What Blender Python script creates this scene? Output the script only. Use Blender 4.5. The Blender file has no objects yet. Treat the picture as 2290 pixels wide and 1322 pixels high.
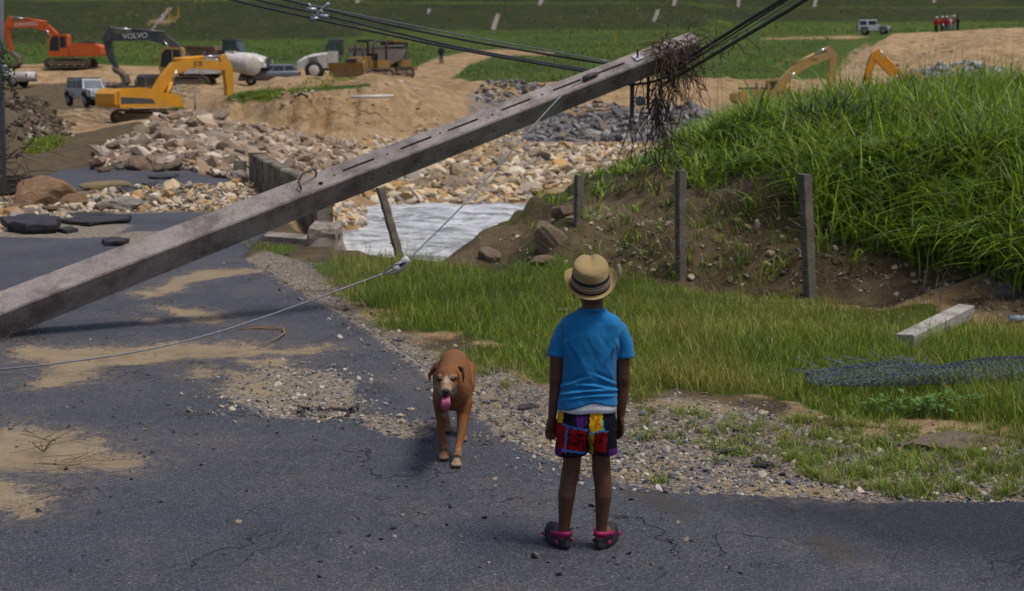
import bpy, bmesh, math, random
import numpy as np
from mathutils import Vector, Matrix, Euler
rng = np.random.default_rng(7); random.seed(7)
SC = bpy.context.scene; COL = SC.collection
R = math.radians

# ------------------------------------------------------------------ camera, sky, sun, exposure
CAM_H, FPX, TH = 2.1, 3180.6, R(8.77)
cam_d = bpy.data.cameras.new('camera'); cam = bpy.data.objects.new('camera', cam_d); COL.objects.link(cam)
cam.location = (0, 0, CAM_H); cam.rotation_euler = (R(90) - TH, 0, 0)
cam_d.lens = 50; cam_d.sensor_width = 36; cam_d.clip_start = .1; cam_d.clip_end = 2000
cam_d.dof.use_dof = True; cam_d.dof.focus_distance = 6.7; cam_d.dof.aperture_fstop = 5.0
SC.camera = cam
SUN_EL, SUN_AZ = R(69), R(112)          # azimuth measured from +Y (ahead of the camera) towards +X
w = bpy.data.worlds.new('World'); SC.world = w; w.use_nodes = True
nt = w.node_tree; sky = nt.nodes.new('ShaderNodeTexSky'); sky.sky_type = 'NISHITA'; sky.sun_disc = False
sky.sun_elevation = SUN_EL; sky.sun_rotation = SUN_AZ; sky.dust_density = 4; sky.air_density = 1.0
bgn = nt.nodes['Background']; nt.links.new(sky.outputs[0], bgn.inputs[0]); bgn.inputs[1].default_value = .08
sl = bpy.data.lights.new('sun', 'SUN'); sl.energy = 2.0; sl.angle = R(16); sl.color = (1, .95, .88)
so = bpy.data.objects.new('sun', sl); COL.objects.link(so)
so.rotation_euler = Vector((-math.sin(SUN_AZ)*math.cos(SUN_EL), -math.cos(SUN_AZ)*math.cos(SUN_EL), -math.sin(SUN_EL))).to_track_quat('-Z', 'Y').to_euler()
SC.view_settings.view_transform = 'Standard'; SC.view_settings.look = 'None'
SC.view_settings.exposure = 0.22; SC.view_settings.gamma = 1

# ------------------------------------------------------------------ geometry of the view, used to survey the place
def ray(px, py):
    u = (px - 1145) / FPX; v = (py - 661) / FPX
    return u, math.cos(TH) - v*math.sin(TH), -math.sin(TH) - v*math.cos(TH)
def P(px, py, Y):
    u, a, b = ray(px, py); t = Y/a
    return Vector((u*t, Y, CAM_H + b*t))
def G(px, py, z=0.):
    u, a, b = ray(px, py); t = (z - CAM_H)/b
    return Vector((u*t, a*t, z))
def zpy(py, Y): return P(1145, py, Y).z
def project(X, Y, Z):
    d = Y*math.cos(TH) - (Z - CAM_H)*math.sin(TH); up = Y*math.sin(TH) + (Z - CAM_H)*math.cos(TH)
    return 1145 + FPX*X/d, 661 - FPX*up/d

# ------------------------------------------------------------------ noise
_tab = np.random.default_rng(3).random((512, 512)).astype(np.float32)
def vn(x, y):
    xi = np.floor(x).astype(np.int64); yi = np.floor(y).astype(np.int64)
    fx = (x - xi).astype(np.float32); fy = (y - yi).astype(np.float32)
    fx = fx*fx*(3 - 2*fx); fy = fy*fy*(3 - 2*fy)
    x0 = xi & 511; x1 = (xi + 1) & 511; y0 = yi & 511; y1 = (yi + 1) & 511
    return (_tab[x0, y0]*(1-fx) + _tab[x1, y0]*fx)*(1-fy) + (_tab[x0, y1]*(1-fx) + _tab[x1, y1]*fx)*fy
def fbm(x, y, o=4, seed=0):
    x = np.asarray(x, float); y = np.asarray(y, float)
    s = 0; a = .5; n = 0
    for i in range(o):
        s = s + a*vn(x*2**i + seed*17.3 + i*5.1, y*2**i + seed*9.7 + i*3.3); n += a; a *= .5
    return s/n - .5                                  # about -.5 .. .5
def sstep(a, b, x):
    t = np.clip((np.asarray(x, float) - a)/(b - a), 0, 1); return t*t*(3 - 2*t)

# ------------------------------------------------------------------ materials
def new_mat(name):
    m = bpy.data.materials.new(name); m.use_nodes = True
    nt = m.node_tree; return m, nt, nt.nodes['Principled BSDF']
class NT:
    def __init__(s, nt, coord='Object'):
        s.nt = nt; s.tc = nt.nodes.new('ShaderNodeTexCoord').outputs[coord]
    def L(s, a, b): s.nt.links.new(a, b)
    def noise(s, scale, detail=4, rough=.6, vec=None, dist=0):
        n = s.nt.nodes.new('ShaderNodeTexNoise'); n.inputs['Scale'].default_value = scale
        n.inputs['Detail'].default_value = detail; n.inputs['Roughness'].default_value = rough; n.inputs['Distortion'].default_value = dist
        s.L(vec if vec is not None else s.tc, n.inputs['Vector']); return n.outputs['Fac']
    def voro(s, scale, feat='F1', vec=None, out='Distance', rand=1):
        n = s.nt.nodes.new('ShaderNodeTexVoronoi'); n.feature = feat; n.inputs['Scale'].default_value = scale
        n.inputs['Randomness'].default_value = rand
        s.L(vec if vec is not None else s.tc, n.inputs['Vector']); return n.outputs[out]
    def scale(s, vec=(1, 1, 1), rot=(0, 0, 0)):
        n = s.nt.nodes.new('ShaderNodeMapping'); n.inputs['Scale'].default_value = vec; n.inputs['Rotation'].default_value = rot
        s.L(s.tc, n.inputs[0]); return n.outputs[0]
    def ramp(s, fac, stops):
        n = s.nt.nodes.new('ShaderNodeValToRGB'); e = n.color_ramp.elements
        while len(e) < len(stops): e.new(.5)
        for k, (p, c) in enumerate(stops):
            e[k].position = p; e[k].color = (*c, 1) if hasattr(c, '__len__') else (c, c, c, 1)
        s.L(fac, n.inputs[0]); return n.outputs[0]
    def mix(s, fac, a, b, mode='MIX'):
        n = s.nt.nodes.new('ShaderNodeMix'); n.data_type = 'RGBA'; n.blend_type = mode
        for v, i in ((fac, 0), (a, 6), (b, 7)):
            if hasattr(v, 'is_linked'): s.L(v, n.inputs[i])
            elif i == 0: n.inputs[0].default_value = v
            else: n.inputs[i].default_value = (*v, 1)
        return n.outputs[2]
    def math(s, op, a, b=0., clamp=False):
        n = s.nt.nodes.new('ShaderNodeMath'); n.operation = op; n.use_clamp = clamp
        for v, i in ((a, 0), (b, 1)):
            if hasattr(v, 'is_linked'): s.L(v, n.inputs[i])
            else: n.inputs[i].default_value = v
        return n.outputs[0]
    def rng(s, v, a, b, c=0., d=1.):
        n = s.nt.nodes.new('ShaderNodeMapRange'); s.L(v, n.inputs[0])
        for i, k in enumerate((a, b, c, d)): n.inputs[1+i].default_value = k
        return n.outputs[0]
    def attr(s, name):
        n = s.nt.nodes.new('ShaderNodeAttribute'); n.attribute_name = name; return n
    def sep(s, col):
        n = s.nt.nodes.new('ShaderNodeSeparateColor'); s.L(col, n.inputs[0]); return n.outputs
    def bump(s, h, strength, dist, bsdf, normal=None):
        n = s.nt.nodes.new('ShaderNodeBump'); n.inputs['Strength'].default_value = strength; n.inputs['Distance'].default_value = dist
        s.L(h, n.inputs['Height'])
        if normal is not None: s.L(normal, n.inputs['Normal'])
        s.L(n.outputs[0], bsdf.inputs['Normal']); return n.outputs[0]
MATS = {}
def mat(name, c1, c2=None, scale=8, rough=.6, bump=0, bscale=40, metal=0, spec=.4, dirt=None, dirt_amt=.5, dscale=2.5):
    if name in MATS: return MATS[name]
    m, nt, b = new_mat(name); n = NT(nt)
    c2 = c2 or tuple(x*.75 for x in c1)
    col = n.mix(n.ramp(n.noise(scale), [(.35, 0), (.65, 1)]), c1, c2)
    if dirt:
        f = n.math('MULTIPLY', n.ramp(n.noise(dscale, 6, .7), [(.42, 0), (.66, 1)]), dirt_amt)
        col = n.mix(f, col, dirt)
    n.L(col, b.inputs['Base Color']); b.inputs['Roughness'].default_value = rough; b.inputs['Metallic'].default_value = metal
    b.inputs['Specular IOR Level'].default_value = spec
    if bump: n.bump(n.noise(bscale, 5), bump, .02, b)
    MATS[name] = m; return m
def attr_mat(name, attr='tint', rough=.7, spec=.3, noise_amt=.25, nscale=60, bump=.15, trans=0):
    if name in MATS: return MATS[name]
    m, nt, b = new_mat(name); n = NT(nt)
    k = n.rng(n.noise(nscale, 4), .3, .7, 1-noise_amt, 1+noise_amt*.6)
    c = n.mix(1., n.attr(attr).outputs['Color'], k, 'MULTIPLY')
    n.L(c, b.inputs['Base Color']); b.inputs['Roughness'].default_value = rough; b.inputs['Specular IOR Level'].default_value = spec
    if bump: n.bump(n.noise(nscale*2, 4), bump, .01, b)
    if trans:
        t = nt.nodes.new('ShaderNodeBsdfTranslucent'); n.L(c, t.inputs[0]); ms = nt.nodes.new('ShaderNodeMixShader'); ms.inputs[0].default_value = trans
        n.L(b.outputs[0], ms.inputs[1]); n.L(t.outputs[0], ms.inputs[2]); n.L(ms.outputs[0], nt.nodes['Material Output'].inputs[0])
    MATS[name] = m; return m

# ------------------------------------------------------------------ object helpers
def tag(o, label=None, cat=None, group=None, kind=None):
    for k, v in (('label', label), ('category', cat), ('group', group), ('kind', kind)):
        if v: o[k] = v
    return o
def thing(name, label, cat, loc=(0, 0, 0), rotz=0, group=None, scale=1):
    o = bpy.data.objects.new(name, None); COL.objects.link(o); o.location = loc; o.rotation_euler = (0, 0, rotz)
    o.empty_display_size = .1; o.scale = (scale,)*3
    return tag(o, label, cat, group)
def np_mesh(name, v, f, material, parent=None, smooth=True, tint=None, attr='tint'):
    v = np.asarray(v, np.float32); f = np.asarray(f, np.int32); k = f.shape[1]
    me = bpy.data.meshes.new(name); me.vertices.add(len(v)); me.vertices.foreach_set('co', v.ravel())
    me.loops.add(f.size); me.loops.foreach_set('vertex_index', f.ravel())
    me.polygons.add(len(f)); me.polygons.foreach_set('loop_start', np.arange(0, f.size, k, dtype=np.int32))
    me.polygons.foreach_set('use_smooth', np.full(len(f), smooth))
    me.update(calc_edges=True)
    if tint is not None: set_attr(me, attr, tint)
    o = bpy.data.objects.new(name, me); COL.objects.link(o); me.materials.append(material)
    if parent: o.parent = parent
    return o
def set_attr(me, name, rgb):
    a = me.color_attributes.new(name, 'FLOAT_COLOR', 'POINT')
    c = np.ones((len(me.vertices), 4), np.float32); c[:, :3] = rgb; a.data.foreach_set('color', c.ravel())
class MB:
    def __init__(s): s.v = []; s.f = []; s.s = []
    def add(s, vs, fs, smooth=False):
        o = len(s.v); s.v += [Vector(p) for p in vs]; s.f += [tuple(i + o for i in f) for f in fs]; s.s += [smooth]*len(fs); return s
    def box(s, c, size, rot=None, top=(1, 1)):
        hx, hy, hz = (k/2 for k in size); M = Euler(rot).to_matrix() if rot else Matrix.Identity(3); c = Vector(c)
        vs = [M @ Vector((sx*hx*(top[0] if sz > 0 else 1), sy*hy*(top[1] if sz > 0 else 1), sz*hz)) + c
              for sz in (-1, 1) for sx, sy in ((-1, -1), (1, -1), (1, 1), (-1, 1))]
        return s.add(vs, [(3, 2, 1, 0), (4, 5, 6, 7), (0, 1, 5, 4), (1, 2, 6, 5), (2, 3, 7, 6), (3, 0, 4, 7)])
    def prism(s, poly, y0, y1, inset=0):                       # side profile (x, z) swept along y
        n = len(poly); cx = sum(p[0] for p in poly)/n; cz = sum(p[1] for p in poly)/n
        a = sum(poly[i][0]*poly[(i+1) % n][1] - poly[(i+1) % n][0]*poly[i][1] for i in range(n))
        if a < 0: poly = poly[::-1]
        vs = [(x, y0, z) for x, z in poly] + [(x, y1, z) for x, z in poly]
        return s.add(vs, [tuple(range(n)), tuple(range(2*n-1, n-1, -1))] + [(i, i+n, (i+1) % n+n, (i+1) % n) for i in range(n)])
    def tube(s, pts, r, n=8, flat=1., up=None, cap=True):
        pts = [Vector(p) for p in pts]; m = len(pts)
        rs = [r]*m if not hasattr(r, '__len__') else r
        t0 = (pts[1] - pts[0]).normalized(); ref = Vector(up) if up else (Vector((0, 0, 1)) if abs(t0.z) < .9 else Vector((0, 1, 0)))
        vs = []; N = (ref - ref.dot(t0)*t0).normalized()
        for i, p in enumerate(pts):
            t = (pts[min(i+1, m-1)] - pts[max(i-1, 0)]).normalized()
            N = (N - N.dot(t)*t).normalized(); B = t.cross(N)
            for k in range(n):
                a = 2*math.pi*k/n; vs.append(p + (N*math.cos(a)*flat + B*math.sin(a))*rs[i])
        fs = [(i*n+k, i*n+(k+1) % n, (i+1)*n+(k+1) % n, (i+1)*n+k) for i in range(m-1) for k in range(n)]
        if cap: fs += [tuple(range(n-1, -1, -1)), tuple(range((m-1)*n, m*n))]
        return s.add(vs, fs, True)
    def rings(s, rings, cap=True, close=False):
        n = len(rings[0]); m = len(rings); vs = [p for r in rings for p in r]
        fs = [(i*n+k, i*n+(k+1) % n, (i+1)*n+(k+1) % n, (i+1)*n+k) for i in range(m-1) for k in range(n)]
        if cap: fs += [tuple(range(n-1, -1, -1)), tuple(range((m-1)*n, m*n))]
        return s.add(vs, fs, True)
    def cyl(s, a, b, r, n=16): 
        return s.tube([a, b], r, n)
    def ell(s, c, r, seg=16, rot=None):
        M = Euler(rot).to_matrix() if rot else Matrix.Identity(3); c = Vector(c); r = r if hasattr(r, '__len__') else (r,)*3; k = seg//2; vs = []
        for i in range(1, k):
            a = math.pi*i/k
            for j in range(seg):
                b = 2*math.pi*j/seg; vs.append(M @ Vector((math.sin(a)*math.cos(b)*r[0], math.sin(a)*math.sin(b)*r[1], -math.cos(a)*r[2])) + c)
        vs += [M @ Vector((0, 0, -r[2])) + c, M @ Vector((0, 0, r[2])) + c]; q = (k-1)*seg
        fs = [(i*seg+j, i*seg+(j+1) % seg, (i+1)*seg+(j+1) % seg, (i+1)*seg+j) for i in range(k-2) for j in range(seg)]
        fs += [(q, (j+1) % seg, j) for j in range(seg)] + [(q+1, (k-2)*seg+j, (k-2)*seg+(j+1) % seg) for j in range(seg)]
        return s.add(vs, fs, True)
    def build(s, name, material, parent=None, loc=None):
        me = bpy.data.meshes.new(name)
        off = Vector(loc) if loc is not None else Vector()
        me.from_pydata([tuple(p - off) for p in s.v], [], s.f)
        me.polygons.foreach_set('use_smooth', s.s); me.update()
        o = bpy.data.objects.new(name, me); COL.objects.link(o); me.materials.append(material)
        if loc is not None: o.location = off
        if parent: o.parent = parent
        return o
def remesh(o, voxel, it=6, fac=.5):
    a = o.modifiers.new('r', 'REMESH'); a.mode = 'VOXEL'; a.voxel_size = voxel; a.use_smooth_shade = True
    if it: b = o.modifiers.new('s', 'SMOOTH'); b.factor = fac; b.iterations = it
    me = bpy.data.meshes.new_from_object(o.evaluated_get(bpy.context.evaluated_depsgraph_get()))
    mats = list(o.data.materials); o.modifiers.clear(); o.data = me
    me.materials.clear()
    for x in mats: me.materials.append(x)
    me.polygons.foreach_set('use_smooth', np.full(len(me.polygons), True)); return o
def verts(o):
    v = np.empty(len(o.data.vertices)*3, np.float32); o.data.vertices.foreach_get('co', v); return v.reshape(-1, 3)
def set_verts(o, v): o.data.vertices.foreach_set('co', np.asarray(v, np.float32).ravel()); o.data.update()
def normals(o):
    v = np.empty(len(o.data.vertices)*3, np.float32); o.data.vertices.foreach_get('normal', v); return v.reshape(-1, 3)
# ------------------------------------------------------------------ terrain surface
def pf(*ent):                                           # (Y, z) or (Y, None, picture row)
    return [(e[0], e[1] if len(e) == 2 else zpy(e[2], e[0])) for e in ent]
HL = [(190, 12.0), (197, 12.3), (232, 25), (330, 27)]; HM = [(176, 7.6), (192, 11.7), (198, 12.0), (232, 24.5), (330, 27)]; HR = [(186, 9.0), (196, 11.3), (203, 11.6), (238, 24.5), (330, 27)]
PROF = {
 -900: pf((2, 0), (45, .2), (50, .9), (56, .9), (62, .3), (95, .2), (118, 1.3), (124, 1.8), (128, 2.9), (160, 5.6), *HL),
    0: pf((2, 0), (29, 0), (40, .1), (47, .3), (52, 1.45), (55, 1.5), (62, .3), (95, .1), (118, 1.25), (124, 1.8), (128, 2.9), (160, 5.7), *HL),
  100: pf((2, 0), (29, 0), (40, .1), (47, .3), (52, 1.25), (55, 1.3), (62, .2), (95, .1), (118, 1.25), (124, 1.8), (128, 2.9), (160, 5.7), *HL),
  170: pf((2, 0), (29, 0), (33, .05), (45, .3), (52, .3), (60, .0), (95, .1), (118, 1.3), (124, 1.8), (128, 2.95), (160, 5.8), *HL),
  300: pf((2, 0), (29, 0), (32, .2), (40, .5), (46, .7), (52, .3), (60, -.15), (70, -.25), (80, -.1), (95, .1), (105, .9), (118, 1.4), (126, 2.5), (160, 5.9), *HL),
  420: pf((2, 0), (29, 0), (32, .25), (40, .65), (46, .85), (52, .45), (60, .0), (70, -.2), (80, .3), (95, .6), (106, 1.1), (118, 1.5), (126, 2.5), (161, 6.0), *HL),
  500: pf((2, 0), (29, 0), (33, .2), (45, .6), (55, .15), (63, 0), (68, .1), (70, .9), (75, 1.3), (90, 1.0), (106, 1.15), (118, 1.4), (126, 2.5), (162, 6.1), *HL),
  560: pf((2, 0), (28, 0), (33, .12), (45, .45), (55, .05), (63, .0), (64.5, .2), (66, 1.2), (75, 1.45), (92, 1.05), (100, .85), (106, .95), (118, 1.30), (126, 2.4), (163, 6.2), *HL),
  640: pf((2, 0), (23, 0), (26, -.2), (30, -.2), (36, 0), (45, .2), (56, -.15), (62, -.35), (63.2, -.2), (64.2, 1.36), (75, 1.65), (92, 1.7), (99, 1.95), (105, 1.5), (113, 1.4), (126, 2.4), (164, 6.3), *HL),
  720: pf((2, 0), (19, 0), (20.5, -.4), (25, -.55), (30, -.5), (40, -.35), (50, -.4), (60, -.6), (63, -.45), (64.5, 1.4), (75, 1.7), (92, 1.85), (99, 2.25), (105, 1.75), (113, 1.5), (126, 2.5), (165, 6.4), *HL),
  775: pf((2, 0), (17, 0), (18.4, -.9), (20, -1.3), (26, -1.3), (29, -.8), (33, -.75), (58, -.7), (61, -.65), (64.5, 1.35), (75, 1.75), (92, 1.85), (99, 2.1), (105, 1.75), (113, 1.6), (126, 2.5), (166, 6.5), *HL),
  850: pf((2, 0), (16.5, 0), (18.2, -.9), (20, -1.4), (33.0, -1.4), (34.6, -.95), (58, -.7), (61, -.65), (65, 1.1), (67, 1.6), (75, 1.85), (90, 2.0), (100, 2.1), (106, 1.8), (113, 1.7), (126, 2.5), (167, 6.7), *HM),
  910: pf((2, 0), (16.5, 0), (18.5, -.8), (21, -1.4), (33.2, -1.4), (34.8, -.95), (58, -.7), (62, -.65), (67, .5), (72, 1.6), (76, 1.9), (95, 1.7), (105, 1.6), (125, 2.3), (167, 6.7), *HM),
 1000: pf((2, 0), (16.3, 0), (18, -.1), (20, -.7), (23.5, -1.4), (33.4, -1.4), (35, -.95), (58, -.7), (64, -.65), (70, .1), (78, 1.25), (90, 1.35), (100, 1.6), (128, 2.9), (168, 6.9), *HM),
 1100: pf((2, 0), (15.4, 0), (16.5, .1), (18, .16), (20.5, -.2), (26, -1.4), (33.4, -1.4), (35, -.95), (58, -.7), (62, -.6), (72, .2), (82, .45), (85, 1.25), (90, 1.5), (128, 3.2), (170, 7.1), *HM),
 1180: pf((2, 0), (15, 0), (16, .17), (17.5, .3), (19.3, .37), (21.5, .0), (27, -1.3), (33, -1.1), (35, -.95), (58, -.7), (61, -.6), (70, .05), (84, .4), (86, 1.5), (95, 1.8), (128, 3.3), (172, 7.2), *HM),
 1290: pf((2, 0), (14.8, 0), (15.5, .3), (16.5, .5), (19, .68), (22, .4), (27, -.8), (35, -.95), (58, -.7), (61, -.6), (70, .2), (85, .5), (86.5, 1.6), (95, 1.9), (128, 3.5), (172, 7.3), *HM),
 1400: pf((2, 0), (14.5, 0), (15.1, .3), (16.4, .62), (19.5, .86), (23, .6), (28, -.6), (35, -.9), (58, -.7), (61, -.6), (70, .25), (85, .5), (86.5, 1.6), (95, 1.9), (128, 3.6), (174, 7.5), *HM),
 1520: pf((2, 0), (14.3, 0), (14.9, .4), (16.2, .8), (20, 1.1), (24, .9), (30, -.5), (35, -.9), (58, -.7), (61, -.6), (70, .3), (86, .5), (87.5, 1.6), (95, 2.0), (128, 3.9), (176, 7.8), *HM),
 1620: pf((2, 0), (14.1, 0), (14.7, .45), (16, .88), (18, 1.1), (20.5, 1.25), (25, 1.1), (32, -.2), (38, -.8), (60, -.6), (75, .3), (87, .5), (89, 1.6), (96, 2.1), (128, 4.3), (160, 7.2), *HR),
 1750: pf((2, 0), (13.7, 0), (14.3, .45), (15.4, .95), (18, 1.25), (21, 1.36), (26, 1.2), (34, 0), (40, -.7), (60, -.6), (80, .3), (90, .6), (93, 1.7), (100, 2.4), (150, 6.3), (170, 7.8), *HR),
 1880: pf((2, 0), (13.4, 0), (14.0, .45), (15.2, .98), (18, 1.32), (21, 1.42), (26, 1.25), (34, 0), (40, -.7), (60, -.6), (80, .3), (92, .7), (100, 1.6), (152, 6.2), (170, 7.4), *HR),
 1990: pf((2, 0), (13.1, 0), (13.8, .45), (15, 1.0), (18, 1.36), (21, 1.5), (26, 1.3), (35, 0), (40, -.7), (60, -.6), (80, .3), (90, .6), (100, 1.5), (125, 4.3), (145, 5.9), (151, 6.5), (170, 7.3), *HR),
 2290: pf((2, 0), (12.2, .03), (12.9, .45), (14.2, 1.0), (17, 1.4), (21, 1.6), (27, 1.4), (36, 0), (40, -.7), (60, -.6), (80, .3), (90, .7), (100, 1.7), (120, 4.6), (136, 6.2), (141, 6.8), (165, 7.5), *HR),
 3200: pf((2, 0), (11.6, .05), (12.3, .5), (13.6, 1.1), (17, 1.5), (21, 1.65), (27, 1.4), (36, 0), (40, -.7), (60, -.6), (80, .3), (90, .7), (100, 1.7), (120, 4.6), (136, 6.2), (141, 6.8), (165, 7.5), *HR),
}
_cs = np.array(sorted(PROF)); _LY = np.linspace(math.log(2), math.log(330), 3000)
_T = np.array([np.interp(np.exp(_LY), *zip(*PROF[c])) for c in _cs])
_k = np.exp(-np.linspace(-2, 2, 9)**2); _k /= _k.sum()
_T = np.array([np.convolve(np.pad(r, 4, 'edge'), _k, 'valid') for r in _T])
_C = np.linspace(-900, 3200, 821)                                    # finer columns, smoothed across
_i = np.clip(np.searchsorted(_cs, _C, 'right') - 1, 0, len(_cs)-2); _f = ((_C - _cs[_i])/(_cs[_i+1] - _cs[_i]))[:, None]
_F = _T[_i]*(1 - _f) + _T[_i+1]*_f
_k2 = np.exp(-np.linspace(-2, 2, 7)**2); _k2 /= _k2.sum()
_F = sum(np.roll(_F, j, 0)*_k2[j+3] for j in range(-3, 4)) if False else _F
def base_h(X, Y):
    X = np.asarray(X, float); Y = np.asarray(Y, float); Yc = np.clip(Y, 2.01, 329)
    wob = fbm(X*.9/np.maximum(1, Yc/18), np.log(Yc)*9, 3, 2)                       # wander of the profile knots
    wob2 = fbm(X*.4/np.maximum(1, Yc/18), np.log(Yc)*5, 3, 5)
    far = sstep(12.5, 14, Yc)
    c = np.clip(1145 + FPX*X/Yc + wob2*90*far*(1 - .6*sstep(105, 130, Yc)), -899, 3199); ly = np.log(Yc) + wob*.055*far*(1 - .85*sstep(105, 130, Yc))
    butt = sstep(56, 61, Yc)*(1 - sstep(72, 80, Yc))*sstep(430, 520, c)*(1 - sstep(1080, 1200, c))
    ly = ly + butt*(.055*fbm(X*.16, X*0 + 3.3, 3, 23) + .07*(np.abs(fbm(X*.55, Yc*.10, 3, 24)) - .12) + .02*fbm(X*1.6, Yc*.3, 3, 25))
    a = (c + 900)/5.0; b = (np.clip(ly, _LY[0], _LY[-1]-1e-6) - _LY[0])/(_LY[1] - _LY[0])
    ai = np.clip(a.astype(int), 0, 819); bi = np.clip(b.astype(int), 0, 2998); fa = a - ai; fb = b - bi
    return (_F[ai, bi]*(1-fa) + _F[ai+1, bi]*fa)*(1-fb) + (_F[ai, bi+1]*(1-fa) + _F[ai+1, bi+1]*fa)*fb
def in_poly(poly, X, Y):
    ins = np.zeros(X.shape, bool); n = len(poly)
    for i in range(n):
        (x1, y1), (x2, y2) = poly[i], poly[(i+1) % n]
        c = ((y1 > Y) != (y2 > Y)); 
        with np.errstate(divide='ignore', invalid='ignore'): ins ^= c & (X < (x2-x1)*(Y-y1)/(y2-y1 + 1e-12) + x1)
    return ins
def sdf(poly, X, Y, m=.6):                               # + inside, clipped to +-m
    out = np.full(X.shape, -m); xs = [p[0] for p in poly]; ys = [p[1] for p in poly]
    sel = (X > min(xs)-m) & (X < max(xs)+m) & (Y > min(ys)-m) & (Y < max(ys)+m)
    x = X[sel]; y = Y[sel]; d = np.full(x.shape, 1e9); n = len(poly)
    for i in range(n):
        (x1, y1), (x2, y2) = poly[i], poly[(i+1) % n]; dx, dy = x2-x1, y2-y1
        t = np.clip(((x-x1)*dx + (y-y1)*dy)/(dx*dx+dy*dy+1e-12), 0, 1)
        d = np.minimum(d, np.hypot(x-x1-t*dx, y-y1-t*dy))
    out[sel] = np.clip(np.where(in_poly(poly, x, y), d, -d), -m, m); return out
def gp(*pts): return [tuple(G(*p).xy) for p in pts]
def mk(polys, X, Y, w):                                   # soft mask, .5 on the outline
    d = np.full(X.shape, -w)
    for p in polys: d = np.maximum(d, sdf(p, X, Y, w))
    return np.clip(.5 + d/(2*w), 0, 1)
ROAD = [gp((-900, 1700), (-700, 700), (-500, 480), (0, 470), (120, 478), (330, 474), (560, 478), (600, 520), (560, 560), (545, 580), (600, 610), (650, 640), (690, 662), (780, 705), (850, 745), (930, 800),
           (1000, 850), (1070, 905), (1130, 960), (1210, 1010), (1300, 1050), (1390, 1078), (1500, 1100), (1640, 1104), (1760, 1108), (1900, 1117), (2100, 1122), (2290, 1124), (3600, 1150), (3600, 1900)),
        gp((95, 400), (130, 385), (240, 378), (400, 388), (520, 402), (560, 412), (420, 420), (300, 425), (180, 428), (110, 420))]
SAND = [gp((20, 782), (60, 772), (180, 776), (300, 771), (480, 765), (560, 768), (640, 776), (735, 770), (752, 785), (700, 796), (620, 795), (520, 802), (420, 806), (330, 815), (225, 822), (228, 846), (150, 862), (70, 874), (62, 860), (95, 845), (85, 820), (25, 802)),
        gp((-200, 950), (0, 955), (60, 955), (150, 966), (225, 985), (268, 1012), (330, 1036), (290, 1050), (180, 1060), (80, 1056), (-200, 1060)),
        gp((-200, 1060), (0, 1065), (42, 1068), (114, 1105), (90, 1152), (50, 1160), (0, 1142), (-200, 1120)),
        gp((342, 684), (400, 690), (440, 695), (515, 705), (490, 726), (420, 724), (408, 712), (360, 697)),
        gp((410, 825), (440, 815), (478, 818), (484, 846), (425, 848)), gp((515, 832), (570, 834), (615, 850), (640, 885), (560, 886), (500, 878)),
        gp((590, 888), (680, 888), (692, 898), (610, 900)), gp((540, 806), (640, 800), (660, 818), (560, 828)),
        gp((340, 648), (430, 606), (520, 602), (640, 606), (520, 618), (430, 634), (400, 656)), gp((300, 655), (390, 640), (395, 656), (320, 668)),
        gp((1615, 1088), (1640, 1070), (1750, 1074), (1930, 1094), (1905, 1110), (1700, 1105)),
        gp((850, 728), (900, 735), (960, 742), (960, 756), (900, 752)), gp((1020, 780), (1100, 788), (1190, 815), (1180, 835), (1100, 822), (1030, 800)),
        gp((1130, 935), (1200, 940), (1290, 985), (1350, 1020), (1300, 1020), (1190, 975)), gp((290, 718), (330, 714), (420, 720), (330, 726)),
        gp((1420, 880), (1560, 885), (1700, 905), (1620, 915), (1480, 905)), gp((1060, 850), (1120, 870), (1160, 905), (1110, 905), (1060, 875)),
        gp((1390, 1030), (1460, 1015), (1540, 1040), (1500, 1060), (1420, 1055)), gp((2080, 975), (2200, 972), (2200, 990), (2090, 988))]
HOLE = [gp((690, 905), (720, 892), (790, 896), (808, 915), (795, 935), (730, 940), (660, 932), (600, 928))]
GRAV = [gp((490, 885), (530, 850), (600, 820), (680, 830), (750, 838), (800, 860), (790, 885), (812, 905), (800, 938), (720, 944), (610, 935), (540, 912)),
        gp((545, 580), (590, 560), (690, 590), (800, 690), (930, 760), (1010, 790), (1100, 815), (1240, 865), (1420, 900), (1500, 875), (1700, 910), (1850, 950), (2060, 960), (2290, 1000), (3000, 1020), (3000, 1150), (2290, 1127), (1900, 1122), (1640, 1107), (1500, 1102),
           (1390, 1084), (1290, 1058), (1180, 1015), (1100, 965), (1000, 880), (900, 800), (790, 722), (690, 668), (600, 615)),
        gp((800, 930), (860, 935), (960, 945), (970, 975), (900, 985), (830, 965)), gp((-300, 505), (0, 485), (120, 498), (300, 505), (250, 530), (160, 535), (0, 532), (-300, 540)),
        gp((-300, 470), (0, 440), (130, 445), (330, 420), (560, 414), (640, 420), (600, 470), (450, 475), (330, 478), (130, 486), (0, 500)), gp((230, 530), (300, 520), (390, 520), (350, 545), (280, 548))]
GRASS = [gp((690, 592), (740, 576), (880, 572), (1000, 586), (1200, 606), (1380, 628), (1520, 640), (1800, 665), (2020, 690), (2290, 735), (3000, 800), (3000, 1000), (2290, 985), (2060, 945), (1850, 925), (1700, 895), (1500, 862),
             (1420, 885), (1240, 845), (1130, 822), (1060, 790), (960, 735), (930, 742), (860, 700), (770, 665), (710, 615)),
         gp((575, 560), (585, 546), (650, 544), (668, 562), (620, 574))]
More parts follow.
